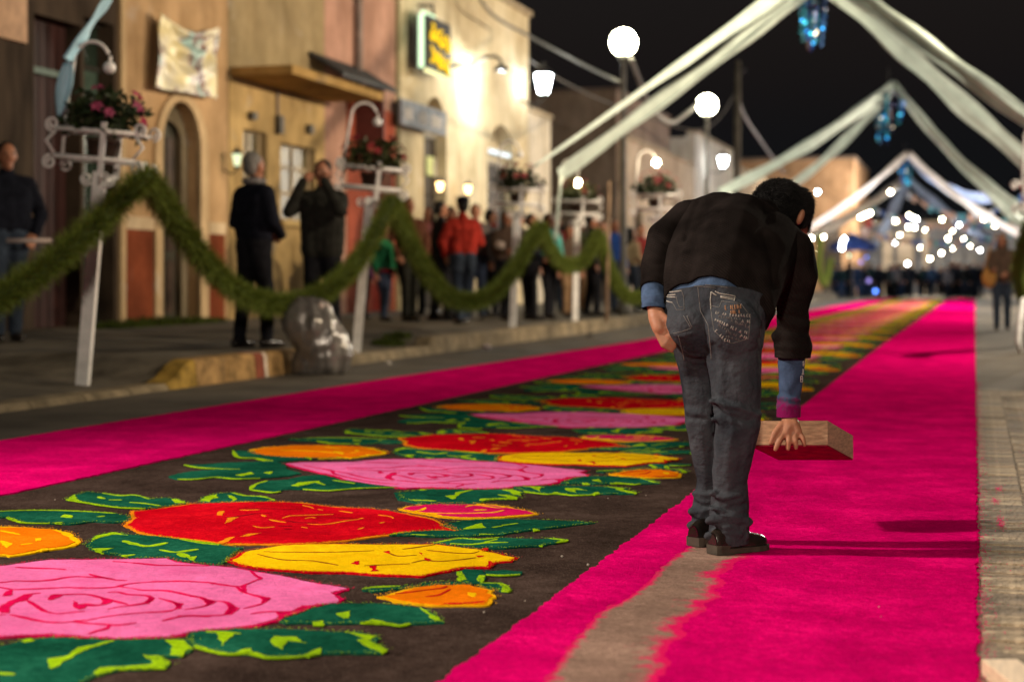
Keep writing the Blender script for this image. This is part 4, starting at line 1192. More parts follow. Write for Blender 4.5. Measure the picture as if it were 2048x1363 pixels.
# lit sign on the cream house: two rows of looping yellow letters, too soft to read
sg0, sg1 = wy(856, FX + .45), wy(902, FX + .45)
zs1, zs0 = zz(870, 36, FX + .45), zz(870, 140, FX + .45)
t = thing('lit_sign', 'lit sign with yellow lettering on the cream house', 'sign', (FX, sg0, zs0))
L_, H_ = sg1 - sg0, zs1 - zs0
MB().box((0.2, 0, 0), (0.44, L_, H_)).build('panel', mat('sign_black', (0.012, 0.010, 0.014), 0.5), t)
M_tube = emit('sign_white_tube', (0.75, 1.0, 0.62), 1.6)
MB().tube([(0.33, -.05, 0.0), (0.33, -.05, H_)], 0.06, 8).build('edge_tube', M_tube, t, True)
MB().tube([(0.40, 0.0, -.05), (0.40, L_ * .8, -.05)], 0.04, 8).build('edge_tube', emit('sign_yellow_tube', (1.0, 0.95, 0.45), 1.6), t, True)
MB().tube([(0.33, 0.05, H_ + .05), (0.33, L_ * .5, H_ + .05)], 0.05, 8).build('edge_tube', M_tube, t, True)
M_yl = emit('sign_yellow', (1.0, 0.60, 0.02), 1.5)
r_ = random.Random(4)
for row, (zc0, n) in enumerate(((0.70, 5), (0.28, 5))):
    for i in range(n):
        y = L_ * (0.16 + 0.68 * i / (n - 1)); z = H_ * (zc0 - 0.03 * i)
        hh = H_ * (0.11 if i % 2 else 0.16)
        pts = [(0.47, y + 0.10 * math.sin(a * 2.1 + i), z + hh * math.cos(a + row)) for a in [k * 0.6 for k in range(9)]]
        MB().tube(pts, 0.024, 6).build('letter', M_yl, t, True)
MB().tube([(0, L_ * .5, H_ + .3), (0.3, L_ * .5, H_ + .3), (0.33, L_ * .5, H_)], 0.03, 6).build('bracket', M_iron, t)
# blue grey fascia board with worn lettering
sb0, sb1 = wy(803, FX + .25), wy(893, FX + .25)
t = thing('fascia_sign', 'blue grey fascia sign with worn pale lettering over the first arched doorway', 'sign', (FX, sb0, 0))
za, zb = zz(805, 249, FX + .25), zz(805, 197, FX + .25)
MB().box((0.19, 0, za), (0.25, sb1 - sb0, zb)).build('board', mat('blue_grey_board', (0.15, 0.16, 0.19), 0.7, 0.25, 5), t)
r_ = random.Random(9)
M_pale = mat('worn_lettering', (0.45, 0.41, 0.38), 0.8, 0.25, 20)
for i, (u, w) in enumerate(((0.06, 0.17), (0.36, 0.2), (0.64, 0.24))):
    a = (sb1 - sb0) * u; b = a + (sb1 - sb0) * w
    for j in range(4):
        c0 = a + (b - a) * j / 4
        MB().box((0.25, c0 + .03, za + (zb - za) * .25), (0.258, c0 + (b - a) / 4 - .03, za + (zb - za) * r_.uniform(.65, .8))).build('letter', M_pale, t)
# notices on the door
for (p0, p1, ya_, yb_, col, lab) in ((853, 866, 312, 350, (0.55, 0.60, 0.28), 'yellow green paper notice on the dark doorway'), (867, 878, 316, 352, (0.50, 0.46, 0.40), 'pale paper notice beside the yellow green one')):
    X = FX - 0.22
    o = MB().box((X, wy(p0, X), zz(p0, yb_, X)), (X + .012, wy(p1, X), zz(p0, ya_, X))).build('paper_notice', mat('notice_%d' % p0, col, 0.8, 0.1))
    tag(o, lab, 'notice')
# wooden board high on the dark shop front
X = FX + 0.5
t = thing('signboard', 'blank tan board projecting from the dark shop front, cut by the photo edge', 'sign', (X, wy(-40, X), zz(0, 75, X)))
MB().box((-.05, 0, 0), (0.03, wy(50, X) - wy(-40, X), 0.66)).build('board', mat('tan_board', (0.50, 0.31, 0.19), 0.7, 0.12), t)
MB().tube([(0, 0.3, 0.4), (-.5, 0.3, 0.4)], 0.03, 6).build('bracket', M_iron, t)

# ------------------------------------------------------------------ white planter stands with scrolls, hook and bulb
M_white = mat('white_enamel', (0.78, 0.76, 0.74), 0.45, 0.1, 8, spec=0.4)
M_bulb_off = mat('frosted_bulb', (0.75, 0.75, 0.75), 0.2, 0.05, spec=0.6)
M_bulb_on = emit('stand_bulb', (1.0, 0.80, 0.50), 160)
def spiral(c, u, w, r, turns, a0, n=22):
    c, u, w = Vector(c), Vector(u), Vector(w)
    return [c + (u * math.cos(a0 + turns * 6.283 * i / n) + w * math.sin(a0 + turns * 6.283 * i / n)) * (r * (1 - 0.75 * i / n)) for i in range(n + 1)]
def make_stand():
    t = thing('planter_stand', 'x', 'planter stand')
    MB().box((-.048, -.03, -.06), (.048, .03, 1.66)).build('post', M_white, t)
    X, Yd = 0.31, 0.17
    for z in (1.75, 1.96):
        MB().tube([(-X, -Yd, z), (X, -Yd, z)], 0.019, 8).build('rail', M_white, t, True)
        MB().tube([(-X, Yd, z), (X, Yd, z)], 0.019, 8).build('rail', M_white, t, True)
        MB().tube([(-X, -Yd, z), (-X, Yd, z)], 0.015, 6).build('rail', M_white, t, True)
        MB().tube([(X, -Yd, z), (X, Yd, z)], 0.015, 6).build('rail', M_white, t, True)
    for y in (-Yd - .005, Yd + .005):
        MB().box((.045, y - .012, 1.62), (.085, y + .012, 2.03)).build('upright', M_white, t)
        MB().tube([(.065, y, 1.64), (.03, y * .5, 1.6), (0, 0, 1.55)], 0.014, 6).build('brace', M_white, t, True)
    for sx in (-1, 1):
        for y in (-Yd, Yd):
            for z, a0, tr in ((1.99, -1.57, 1.4), (1.70, 1.57, -1.4)):
                MB().tube(spiral((sx * (X + .03), y, z), (sx, 0, 0), (0, 0, 1), 0.055, tr, a0), 0.011, 6).build('scroll', M_white, t, True)
        MB().tube([(sx * X, -Yd, 1.94), (sx * (X + .07), -Yd, 1.86), (sx * X, -Yd, 1.77)], 0.012, 6).build('scroll', M_white, t, True)
        MB().tube(spiral((sx * 0.09, -.04, 1.60), (sx, 0, 0), (0, 0, 1), 0.05, 1.4, -2.5), 0.011, 6).build('scroll', M_white, t, True)
    hk = [(-X, 0, 1.72), (-X, 0, 2.1), (-X + .03, 0, 2.45)] + [(-X + .17 - .14 * math.cos(a), 0, 2.50 + .15 * math.sin(a)) for a in [k * .3 for k in range(1, 10)]]
    MB().tube(hk, 0.014, 8).build('hook', M_white, t, True)
    return t
M_pot = mat('terracotta_pot', (0.06, 0.035, 0.025), 0.8, 0.2)
M_lf = [mat('plant_leaf_%d' % i, c, 0.6, 0.25, 12, spec=0.3) for i, c in enumerate([(0.020, 0.034, 0.010), (0.045, 0.055, 0.016)])]
def make_plant(seed, fl_mats, nf=14):
    r = random.Random(seed)
    t = thing('flower_basket', 'x', 'potted plant')
    MB().lathe([(0.07, 0.02), (0.105, 0.14), (0.11, 0.14), (0.10, 0.12)], n=14).build('pot', M_pot, t, True)
    lv = MB()
    for i in range(430):
        a, b, d = r.uniform(0, 6.28), r.uniform(-0.25, 1.0), r.random() ** .4
        c = Vector((0.27 * d * math.cos(a) * math.sqrt(max(0.05, 1 - b * b * .8)), 0.2 * d * math.sin(a) * math.sqrt(max(.05, 1 - b * b * .8)), 0.22 + 0.2 * b * d))
        u = Vector((r.gauss(0, 1), r.gauss(0, 1), r.gauss(0, .6))).normalized()
        w = u.cross(Vector((r.gauss(0, 1), r.gauss(0, 1), 1))).normalized()
        L, wd = r.uniform(.05, .09), r.uniform(.016, .028)
        lv.add([c, c + u * L * .5 + w * wd, c + u * L, c + u * L * .5 - w * wd], [(0, 1, 2, 3)])
    tag(lv.build('leaves', M_lf[seed % 2], t), kind='stuff')
    for i in range(nf):
        a, b = r.uniform(0, 6.28), r.uniform(.0, 1.0)
        c = Vector((0.27 * math.cos(a) * math.sqrt(1 - b * b * .8), 0.2 * math.sin(a) * math.sqrt(1 - b * b * .8), 0.24 + 0.2 * b))
        n = (c - Vector((0, 0, .15))).normalized()
        u = n.cross(Vector((0, 0, 1))).normalized(); w = n.cross(u)
        f = MB()
        s = r.uniform(.035, .055)
        for k in range(6):
            q = u * math.cos(k * 1.047) + w * math.sin(k * 1.047); q2 = u * math.cos(k * 1.047 + .5) + w * math.sin(k * 1.047 + .5); q3 = u * math.cos(k * 1.047 - .5) + w * math.sin(k * 1.047 - .5)
            f.add([c + n * .02, c + n * .03 + q2 * s * .6, c + n * .015 + q * s, c + n * .03 + q3 * s * .6], [(0, 1, 2, 3)])
        f.build('flower', r.choice(fl_mats), t)
    return t
M_flr = [mat('flower_red', (0.21, 0.014, 0.018), 0.6, 0.2), mat('flower_salmon', (0.30, 0.07, 0.045), 0.6, 0.2), mat('flower_maroon', (0.22, 0.012, 0.03), 0.6, 0.2)]
M_flp = [mat('flower_pink', (0.30, 0.045, 0.11), 0.6, 0.2), mat('flower_deep_pink', (0.34, 0.02, 0.08), 0.6, 0.2)]
stand0 = make_stand()
STANDS = [  # base px, base height, lean (image x per metre of height), label of stand, lit?
    (165, 775, 0.045, 0.085, 'leaning white scroll planter stand nearest the camera, with blue ribbon', False),
    (712, 705, 0.10, 0.09, 'white scroll planter stand just behind the clear plastic sack', False),
    (1025, 652, 0.21, 0.04, 'grey white planter stand in shade among the spectators', False),
    (1150, 640, 0.21, 0.02, 'white planter stand lit by its own bulb', True),
    (1312, 646, 0.21, 0.0, 'white planter stand partly hidden behind the bent man', True)]
stand_pos = []
all_stands = []
for i, (bx, by, zb, lean, lab, lit) in enumerate(STANDS):
    s = stand0 if i == 0 else copy_tree(stand0)
    p = gp(bx, by, zb)
    s.location = (p.x, p.y, zb)
    s.rotation_euler = Euler((0, lean, YAW + (0.12 if i % 2 else -0.1)), 'XYZ')
    tag(s, lab, 'planter stand', 'white planter stands along the kerb')
    stand_pos.append((p, depth_of(p)))
    bx0 = -0.31 + .17 + .14
    all_stands.append((s, lit, 2.46 if i != 3 else 2.26))
    pl = make_plant(30 + i, M_flp if i == 0 else M_flr, 8 if i == 0 else 16)
    tag(pl, ['dark leafy plant with pink flowers in the leaning nearest stand', 'poinsettia like red flowers in the stand behind the sack', 'grey leafy plant in the shaded stand', 'red flowers in the bulb lit stand', 'red flowers in the stand beside the bent man'][i],
        'potted plant', 'plants in the white stands')
    pl.matrix_world = Matrix.Translation(s.location) @ s.rotation_euler.to_matrix().to_4x4() @ Matrix.Translation((0, 0, 1.73)) @ Matrix.Diagonal((1.25, 1.25, 1.3, 1))
# stand on the right-hand edge of the photo
s = copy_tree(stand0)
p = gp(2110, 712)
all_stands.append((s, False, 2.46))
s.location = (p.x, p.y, 0)
s.rotation_euler = Euler((0, -0.03, YAW), 'XYZ')
tag(s, 'white planter stand at the right edge of the photo', 'planter stand', 'white planter stands along the kerb')
for s_, lit, zb_ in all_stands:
    MB().ball((0.005, 0, zb_), 0.05, 12).build('bulb', M_bulb_on if lit else M_bulb_off, s_, True)
    MB().tube([(0.005, 0, zb_ + .04), (0.005, 0, 2.55)], 0.012, 6).build('bulb_holder', M_white, s_)

sk_ = MB().tube([pix(2047, 596, 19.4), pix(2040, 640, 19.3), pix(2036, 680, 19.2), pix(2040, 704, 19.15)], [.03, .032, .03, .026], 8)
tag(sk_.build('white_stake', M_white, smooth=True), 'bent white stake standing at the right edge of the photo', 'stake')
# ------------------------------------------------------------------ pine garlands swagged from stand to stand
M_gar = mat('pine_needles', (0.130, 0.172, 0.026), 0.7, 0.35, 30, spec=0.2)
M_garcore = mat('garland_core', (0.040, 0.058, 0.010), 0.9, 0.2)
def garland(ctrl, label, seed, rad=0.115):
    """ctrl: (px, py, depth)"""
    r = random.Random(seed)
    P = [pix(*c) for c in ctrl]
    Q = []
    for i in range(len(P) - 1):
        a, b = P[i], P[i + 1]
        p0 = P[i - 1] if i else a * 2 - b
        p3 = P[i + 2] if i + 2 < len(P) else b * 2 - a
        for j in range(10):
            t = j / 10
            Q.append(0.5 * ((2 * a) + (b - p0) * t + (2 * p0 - 5 * a + 4 * b - p3) * t * t + (3 * a - p0 - 3 * b + p3) * t ** 3))
    Q.append(P[-1])
    t = thing('pine_garland', label, 'garland', tuple(Q[0]), 0, 'green garlands swagged between the stands')
    o = Q[0]
    Q = [q - o for q in Q]
    MB().tube(Q, 0.06, 8).build('core', M_garcore, t, True)
    L = sum((Q[i + 1] - Q[i]).length for i in range(len(Q) - 1))
    b = MB()
    for k in range(int(L * 3600)):
        u = r.random() * (len(Q) - 1); i = int(u); f = u - i
        c = Q[i] * (1 - f) + Q[i + 1] * f
        tg = (Q[i + 1] - Q[i]).normalized()
        d = Vector((r.gauss(0, 1), r.gauss(0, 1), r.gauss(0, 1))); d = d - tg * d.dot(tg); d.normalize()
        dd = (d + tg * r.uniform(-.5, .5)).normalized()
        w = dd.cross(Vector((r.gauss(0, 1), r.gauss(0, 1), r.gauss(0, 1)))).normalized() * 0.0042
        ln = rad * r.uniform(.6, 1.15) * (0.92 + 0.22 * noise.noise(Vector((u * .55, seed, 0))) + 0.18 * noise.noise(Vector((u * 1.7, seed, 5)) ))
        c0 = c + dd * 0.03
        b.add([c0 - w, c0 + w, c + dd * ln], [(0, 1, 2)])
    tag(b.build('needles', M_gar, t), kind='stuff')
def sw(pts, z0, z1):
    n = len(pts)
    return [(x, y, z0 + (z1 - z0) * i / (n - 1)) for i, (x, y) in enumerate(pts)]
garland(sw([(-420, 560), (-260, 660), (-120, 660), (0, 595), (100, 528), (200, 440), (292, 352)], 9.6, 12.1), 'garland swag rising from the left photo edge to the nearest stand', 1, 0.165)
garland(sw([(292, 352), (330, 412), (380, 482), (430, 545), (490, 592), (555, 608), (620, 598), (680, 560), (730, 500), (783, 402)], 12.1, 16.9), 'garland swag hanging low over the clear plastic sack', 2, 0.16)
garland(sw([(783, 402), (810, 462), (850, 540), (890, 588), (935, 603), (980, 590), (1020, 550), (1050, 500), (1080, 452)], 16.9, 22.5), 'garland swag in front of the person in the red jacket', 3, 0.165)
garland(sw([(1080, 452), (1095, 490), (1118, 522), (1140, 532), (1165, 522), (1180, 500), (1196, 468)], 22.5, 26.0), 'short garland swag below the bulb lit stand', 4, 0.16)
garland(sw([(1196, 468), (1213, 520), (1235, 572), (1262, 596), (1290, 588), (1312, 555), (1335, 500)], 26.0, 29.4), 'garland swag running behind the bent man', 5, 0.165)
garland(sw([(2095, 400), (2058, 455), (2040, 530), (2046, 585), (2075, 610), (2120, 590)], 17.5, 21), 'garland hanging at the right edge of the photo', 6, 0.13)
garland([(1640, 470, 52), (1637, 540, 53), (1650, 565, 54), (1662, 520, 56)], 'far garland behind the bent man beside the crowd', 7, 0.16)

# ------------------------------------------------------------------ cloth streamers meeting high over the street
M_rib = mat('streamer_cloth', (0.56, 0.66, 0.61), 0.5, 0.08, 3, spec=0.35)
M_ribw = mat('streamer_cloth_warm', (0.64, 0.58, 0.52), 0.55, 0.10, 3, spec=0.35)
M_ribb = mat('streamer_cloth_blue', (0.30, 0.38, 0.56), 0.5, 0.12, 3, spec=0.35)
M_ribl = mat('ribbon_light_blue', (0.36, 0.60, 0.74), 0.5, 0.12, 3, spec=0.35)
def streamer(a, b, w0, w1, label, m, sag=0.25, tail=None, seed=0, w2=None):
    """cloth strip from a to b (px, py, depth); widths in metres; optional hanging tail point"""
    A, B = pix(*a), pix(*b)
    n = 40
    path, wid = [], []
    for i in range(n + 1):
        t = i / n
        path.append(A + (B - A) * t - Vector((0, 0, sag * 4 * t * (1 - t))))
        wid.append((w0 + (w1 - w0) * t) * .88 * (1 + .12 * math.sin(i * .5 + seed * 2)))
    if tail:
        T = pix(*tail)
        for i in range(1, 13):
            t = i / 12
            path.append(B + (T - B) * t); wid.append(w1 * (1 - .5 * t) if w2 is None else w2(t))
    b_ = MB()
    K = 7
    vs = []
    m_ = len(path)
    for i, p in enumerate(path):
        tg = (path[min(i + 1, m_ - 1)] - path[max(i - 1, 0)]).normalized()
        view = (p - Vector((0, 0, CAMH))).normalized()
        u = Vector((0, 0, 1)) - tg * tg.z
        if u.length < .2:
            u = Vector((1, 0.3, 0)) - tg * tg.dot(Vector((1, .3, 0)))
        u.normalize()
        v = tg.cross(u)
        tw = 0.5 * math.sin(i * .09 + seed)
        for k in range(K):
            s = (k / (K - 1) - .5)
            fold = (0.13 * math.sin(s * 11 + seed * 1.7 + i * .05) + 0.22 * noise.noise(Vector((s * 3.5, i * .16, seed * 3.1)))) * wid[i]
            d = u * math.cos(tw) + v * math.sin(tw)
            e = -u * math.sin(tw) + v * math.cos(tw)
            vs.append(p + d * s * wid[i] + e * fold)
    b_.add(vs, [(i * K + k, i * K + k + 1, (i + 1) * K + k + 1, (i + 1) * K + k) for i in range(m_ - 1) for k in range(K - 1)])
    o = b_.build('cloth_streamer', m, smooth=True)
    sm = o.modifiers.new('t', 'SOLIDIFY'); sm.thickness = 0.004
    tag(o, label, 'streamer', 'streamers strung over the street')
    return o
ap1 = (1628, -62, 26.5)
streamer((1645, -40, 26.5), (1124, 347, 26.2), 0.30, 0.24, 'nearest left streamer, folding down at the bulb lit stand', M_rib, 0.0, (1110, 478, 26.0), 1)
streamer((1622, -55, 26.4), (1068, 333, 22.6), 0.28, 0.06, 'nearest left streamer tapering to the shaded stand', M_rib, 0.0, None, 2)
streamer((1665, -45, 26.5), (2150, 308, 20.5), 0.34, 0.26, 'nearest right streamer, upper one at the photo edge', M_rib, 0.0, None, 3)
streamer((1660, -22, 26.5), (2100, 362, 26.0), 0.42, 0.34, 'nearest right streamer, lower wider one', M_rib, 0.0, None, 4)
ap2 = (1787, 170, 46)
streamer(ap2, (1440, 385, 42), 0.34, 0.30, 'second left streamer reaching to the far white house', M_rib, 0.2, None, 5)
streamer((1786, 172, 46), (1545, 395, 45), 0.30, 0.24, 'second left streamer ending behind the bent man', M_rib, 0.3, None, 6)
streamer((1789, 170, 46), (2075, 440, 40), 0.32, 0.34, 'second right streamer, upper one', M_rib, 0.35, None, 7)
streamer((1790, 172, 46), (2050, 455, 46), 0.28, 0.30, 'second right streamer, lower one', M_rib, 0.2, None, 8)
streamer((1815, 306, 62), (1605, 462, 58), 0.26, 0.36, 'third left streamer, warm toned', M_ribw, 0.2, None, 9)
streamer((1816, 306, 62), (2046, 470, 58), 0.26, 0.36, 'third right streamer, warm toned', M_ribw, 0.3, None, 10)
streamer((1816, 310, 62), (1985, 395, 60), 0.3, 0.5, 'blue streamer right of the third peak', M_ribb, 0.5, None, 11)
streamer((1812, 356, 78), (1606, 482, 72), 0.4, 0.5, 'fourth left streamer just above the blue parasol', M_ribw, 0.2, None, 12)
streamer((1814, 356, 78), (1742, 500, 76), 0.5, 0.6, 'blue streamer dropping beside the blue parasol', M_ribb, 0.2, None, 13)
streamer((1816, 356, 78), (2010, 490, 74), 0.5, 0.6, 'fourth right streamer, pale blue', M_ribb, 0.4, None, 14)
streamer((262, -70, 12.6), (138, 118, 12.2), 0.11, 0.10, 'light blue ribbon tied to the hook of the nearest stand', M_ribl, 0.0, (118, 232, 12.2), 15, w2=lambda t: 0.03 + 0.11 * math.sin(math.pi * min(1, t * .9 + .05)))

A_, B_ = pix(1024 - 3200 * 7.6 / 5.38, 560, 5.38), pix(1024 + 3200 * 4.6 / 5.38, 560, 5.38)  # unseen streamer added overhead to throw a shadow band across the carpet
b_ = MB(); dx_ = (B_ - A_) / 24
b_.add([A_ + dx_ * i + Vector((0, 0, 1.93 + s_ * .055 - .10 * math.sin(math.pi * i / 24))) for i in range(25) for s_ in (-1, 1)], [(2 * i, 2 * i + 1, 2 * i + 3, 2 * i + 2) for i in range(24)])
o = b_.build('cloth_streamer', M_rib, smooth=True)
sm = o.modifiers.new('t', 'SOLIDIFY'); sm.thickness = 0.004
tag(o, 'narrow streamer strung level across the street above the bent man, unseen and added to cast a shadow band', 'streamer', 'streamers strung over the street')
# hanging foil ornaments under the peaks
M_foil = [mat('foil_blue', (0.025, 0.15, 0.48), 0.3, 0.2, 5, metal=0.25, spec=.8), mat('foil_teal', (0.03, 0.30, 0.40), 0.3, 0.2, 5, metal=0.25, spec=.8), mat('foil_navy', (0.015, 0.03, 0.16), 0.25, 0.2, 5, metal=0.9), mat('foil_silver', (0.6, 0.5, 0.5), 0.2, 0.2, 5, metal=0.9)]
M_led = [emit('led_blue', (0.05, 0.45, 1.0), 5, False), emit('led_cyan', (0.1, 0.85, 1.0), 5, False), emit('led_blue', (0.05, 0.45, 1.0), 5, False), emit('led_warm', (1.0, 0.85, 0.55), 6, False)]
def ornament(px_, py0, py1, zc, label, seed):
    r = random.Random(seed)
    c = pix(px_, py0, zc)
    hgt = (py1 - py0) / F * zc
    t = thing('foil_ornament', label, 'ornament', tuple(c), 0, 'blue foil ornaments under the streamer peaks')
    R = hgt * .3
    MB().tube([(0, 0, 0), (0, 0, .6)], 0.008, 5).build('cord', M_iron, t)
    ring = MB()
    ring.tube([(R * math.cos(a * .3), R * math.sin(a * .3), -hgt * .12) for a in range(22)], 0.02, 6)
    ring.tube([(R * .7 * math.cos(a * .3), R * .7 * math.sin(a * .3), -hgt * .3) for a in range(22)], 0.02, 6)
    for k in range(4):
        ring.tube([(0, 0, 0), (R * math.cos(k * 1.57), R * math.sin(k * 1.57), -hgt * .12)], 0.01, 5)
    ring.build('hoop', M_foil[2], t, True)
    for k in range(12):
        a = r.uniform(0, 6.28); rr = R * r.uniform(.3, 1.0)
        ln = hgt * r.uniform(.45, .88)
        n = 7
        for mi_ in (0,):
            b = MB()
            for j in range(n):
                z = -hgt * .12 - ln * (j + .5) / n
                p = Vector((rr * math.cos(a) * (1 - .3 * j / n), rr * math.sin(a) * (1 - .3 * j / n), z))
                u = Vector((r.gauss(0, 1), r.gauss(0, 1), r.gauss(0, 1))).normalized(); w = u.orthogonal().normalized()
                s = hgt * r.uniform(.035, .06)
                b.add([p + (u * math.cos(q * 1.047) + w * math.sin(q * 1.047)) * s for q in range(6)], [(0, 1, 2, 3, 4, 5)])
            b.tube([(rr * math.cos(a), rr * math.sin(a), -hgt * .12), (rr * math.cos(a) * .7, rr * math.sin(a) * .7, -hgt * .12 - ln)], 0.012, 5)
            b.build('spangle_strand', M_foil[(0, 1, 0, 2, 1, 3)[k % 6]], t)
            if k % 3 != 2:
                MB().ball((rr * math.cos(a) * .8, rr * math.sin(a) * .8, -hgt * .12 - ln * r.uniform(.5, 1)), .022, 8).build('bulb', M_led[k % 4], t, True)
ornament(1625, -20, 106, 26.5, 'blue foil ornament hanging at the top edge of the photo', 1)
ornament(1777, 176, 290, 46, 'blue foil ornament under the second streamer peak', 2)
ornament(1810, 318, 372, 62, 'blue foil ornament under the third streamer peak', 3)

# ------------------------------------------------------------------ strings of bulbs at the far end
M_b = {'w': emit('bulb_white', (0.95, 1.0, 0.98), 150, False), 'y': emit('bulb_warm', (1.0, 0.84, 0.58), 130, False), 'g': emit('bulb_lime', (0.85, 1.0, 0.45), 110, False),
       'b': emit('bulb_blue', (0.10, 0.25, 1.0), 5, False), 'p': emit('bulb_purple', (0.45, 0.35, 1.0), 1.5, False), 'c': emit('bulb_cyan', (0.35, 1.0, 0.75), 4, False)}
def string(label, pts, zc, r=0.11, seed=0, xa=None, xb=None):
    """pts: (px, py, colour) bulbs hanging on one cable"""
    pts = sorted(pts)
    o = pix(pts[0][0], pts[0][1] - 3, zc)
    t = thing('string_light', label, 'string lights', tuple(o), 0, 'strings of bulbs at the far end of the street')
    P = [pix(x, y, zc + (seed * 7 + i * 3) % 5) - o for i, (x, y, c) in enumerate(pts)]
    cab = [P[0] + Vector((-1.5, 0, 1.0))] + [p + Vector((0, 0, .16)) for p in P] + [P[-1] + Vector((1.5, 0, 1.0))]
    MB().tube(cab, 0.012, 5).build('cable', M_iron, t)
    for p, (x, y, c) in zip(P, pts):
        MB().ball(p, r, 10).build('bulb', M_b[c], t, True)
string('highest string of bulbs above the end of the street', [(1635, 384, 'w'), (1781, 384, 'y'), (1731, 430, 'y'), (1722, 434, 'y'), (1740, 426, 'y')], 70, 0.06, 1)
string('dense string of white bulbs over the pale columns', [(1780, 428, 'y'), (1791, 442, 'y'), (1818, 431, 'y'), (1833, 438, 'w'), (1817, 454, 'y'), (1829, 455, 'y'), (1826, 436, 'w'), (1884, 439, 'y'), (1917, 450, 'w')], 72, 0.05, 2)
string('lower string of bulbs over the crowd', [(1862, 485, 'g'), (1896, 477, 'y'), (1927, 478, 'y'), (1986, 475, 'w'), (1750, 497, 'y'), (1883, 506, 'y')], 74, 0.045, 3)
string('string of bulbs over the blue parasol', [(1623, 476, 'y'), (1647, 474, 'y'), (1635, 500, 'y'), (1685, 486, 'w'), (1684, 496, 'w'), (1688, 478, 'w')], 66, 0.055, 4)
string('string of bulbs at the right edge of the photo', [(2042, 445, 'w'), (2037, 473, 'y'), (1968, 437, 'y'), (2030, 432, 'c')], 62, 0.055, 5)
string('low string of small bulbs among the crowd', [(1815, 527, 'w'), (1860, 517, 'y'), (1974, 520, 'y'), (1698, 511, 'c'), (1733, 514, 'b')], 71, 0.045, 6)
string('faint string of tiny warm bulbs receding under the canopies', [(1655, 455, 'y'), (1700, 448, 'y'), (1765, 452, 'y'), (1800, 470, 'y'), (1850, 460, 'y'), (1905, 462, 'y'), (1945, 458, 'y'), (1990, 452, 'y')], 86, 0.035, 8)
string('second faint string of tiny bulbs above the crowd', [(1760, 478, 'y'), (1790, 486, 'w'), (1840, 495, 'y'), (1905, 497, 'y'), (1940, 492, 'y'), (1960, 500, 'w')], 88, 0.032, 9)
string('coloured bulbs low on the left of the crowd', [(1722, 524, 'p'), (1738, 561, 'p'), (1751, 582, 'b')], 70, 0.09, 7)
# teal and blue paper flags strung across far away
M_flag = [mat('paper_teal', (0.10, 0.32, 0.36), 0.6, 0.2), mat('paper_blue', (0.07, 0.14, 0.40), 0.6, 0.2), mat('paper_pale', (0.45, 0.48, 0.50), 0.6, 0.2), mat('paper_peach', (0.55, 0.36, 0.26), 0.6, 0.2)]
def bunting(label, a, b, sag, n, seed, s=0.13):
    r = random.Random(seed)
    A, B = pix(*a), pix(*b)
    t = thing('paper_bunting', label, 'bunting', tuple(A), 0, 'paper bunting far down the street')
    pts = [(B - A) * (i / n) - Vector((0, 0, sag * 4 * (i / n) * (1 - i / n))) for i in range(n + 1)]
    MB().tube(pts, 0.012, 5).build('cord', M_iron, t)
    for i in range(n):
        p = (pts[i] + pts[i + 1]) * .5
        u = (pts[i + 1] - pts[i]).normalized() * s * .8
        z = Vector((r.uniform(-.1, .1), r.uniform(-.1, .1), -s * 2 * r.uniform(.7, 1.1)))
        k = Vector((0, .01, 0))
        MB().add([p - u, p + u, p + u + z, p + z * 1.15, p - u + z, p - u + k, p + u + k, p + u + z + k, p + z * 1.15 + k, p - u + z + k],
                 [(0, 1, 2, 3, 4), (9, 8, 7, 6, 5), (0, 5, 6, 1), (1, 6, 7, 2), (2, 7, 8, 3), (3, 8, 9, 4), (4, 9, 5, 0)]).build('flag', r.choice(M_flag), t)
bunting('upper paper bunting right of the third peak', (1815, 380, 66), (2060, 375, 62), 1.0, 22, 1)
bunting('middle paper bunting over the bulbs', (1740, 410, 70), (2060, 420, 66), 0.7, 28, 2)
bunting('lower paper bunting over the crowd', (1735, 462, 74), (2050, 455, 70), 0.5, 28, 3)

# ------------------------------------------------------------------ poles and cables
t = thing('utility_pole', 'thin dark utility pole behind the farther globe lamp', 'utility pole', (pix(1472, 500, 47).x, pix(1472, 500, 47).y, 0.2))
MB().tube([(0, 0, 0), (0.05, 0, 7.1)], [.13, .09], 10).build('post', mat('pole_wood', (0.075, 0.065, 0.05), 0.9, 0.2), t, True)
MB().tube([(0.03, 0, 6.7), (.28, 0, 6.85)], 0.03, 6).build('insulator_arm', M_iron, t)
pp = gp(1213, 640, .21)
o = MB().tube([(pp.x, pp.y, .18), (pp.x + .05, pp.y, 2.5)], [.03, .024], 8).build('wooden_pole', mat('pale_wood_pole', (0.30, 0.20, 0.13), 0.8, 0.2), smooth=True)
tag(o, 'thin wooden pole standing between the lit stand and the bent man', 'pole')
def cable(pts, r, label):
    P = [pix(*p) for p in pts]
    Q = []
    for i in range(len(P) - 1):
        a, b = P[i], P[i + 1]; p0 = P[i - 1] if i else a; p3 = P[i + 2] if i + 2 < len(P) else b
        for j in range(8):
            t = j / 8
            Q.append(0.5 * ((2 * a) + (b - p0) * t + (2 * p0 - 5 * a + 4 * b - p3) * t * t + (3 * a - p0 - 3 * b + p3) * t ** 3))
    Q.append(P[-1])
    o = MB().tube(Q, r, 6).build('overhead_cable', mat('cable_grey', (0.16, 0.15, 0.14), 0.7, 0.1), smooth=True)
    tag(o, label, 'cable')
cable([(940, -40, 33), (982, 27, 34), (1064, 75, 36), (1184, 138, 33), (1240, 165, 30.4)], 0.035, 'cable from the cream house roof to the nearer globe lamp')
cable([(1262, 118, 30.3), (1300, 212, 33), (1340, 245, 36), (1375, 225, 38), (1398, 205, 39.6)], 0.05, 'slack cable looping between the two globe lamps')
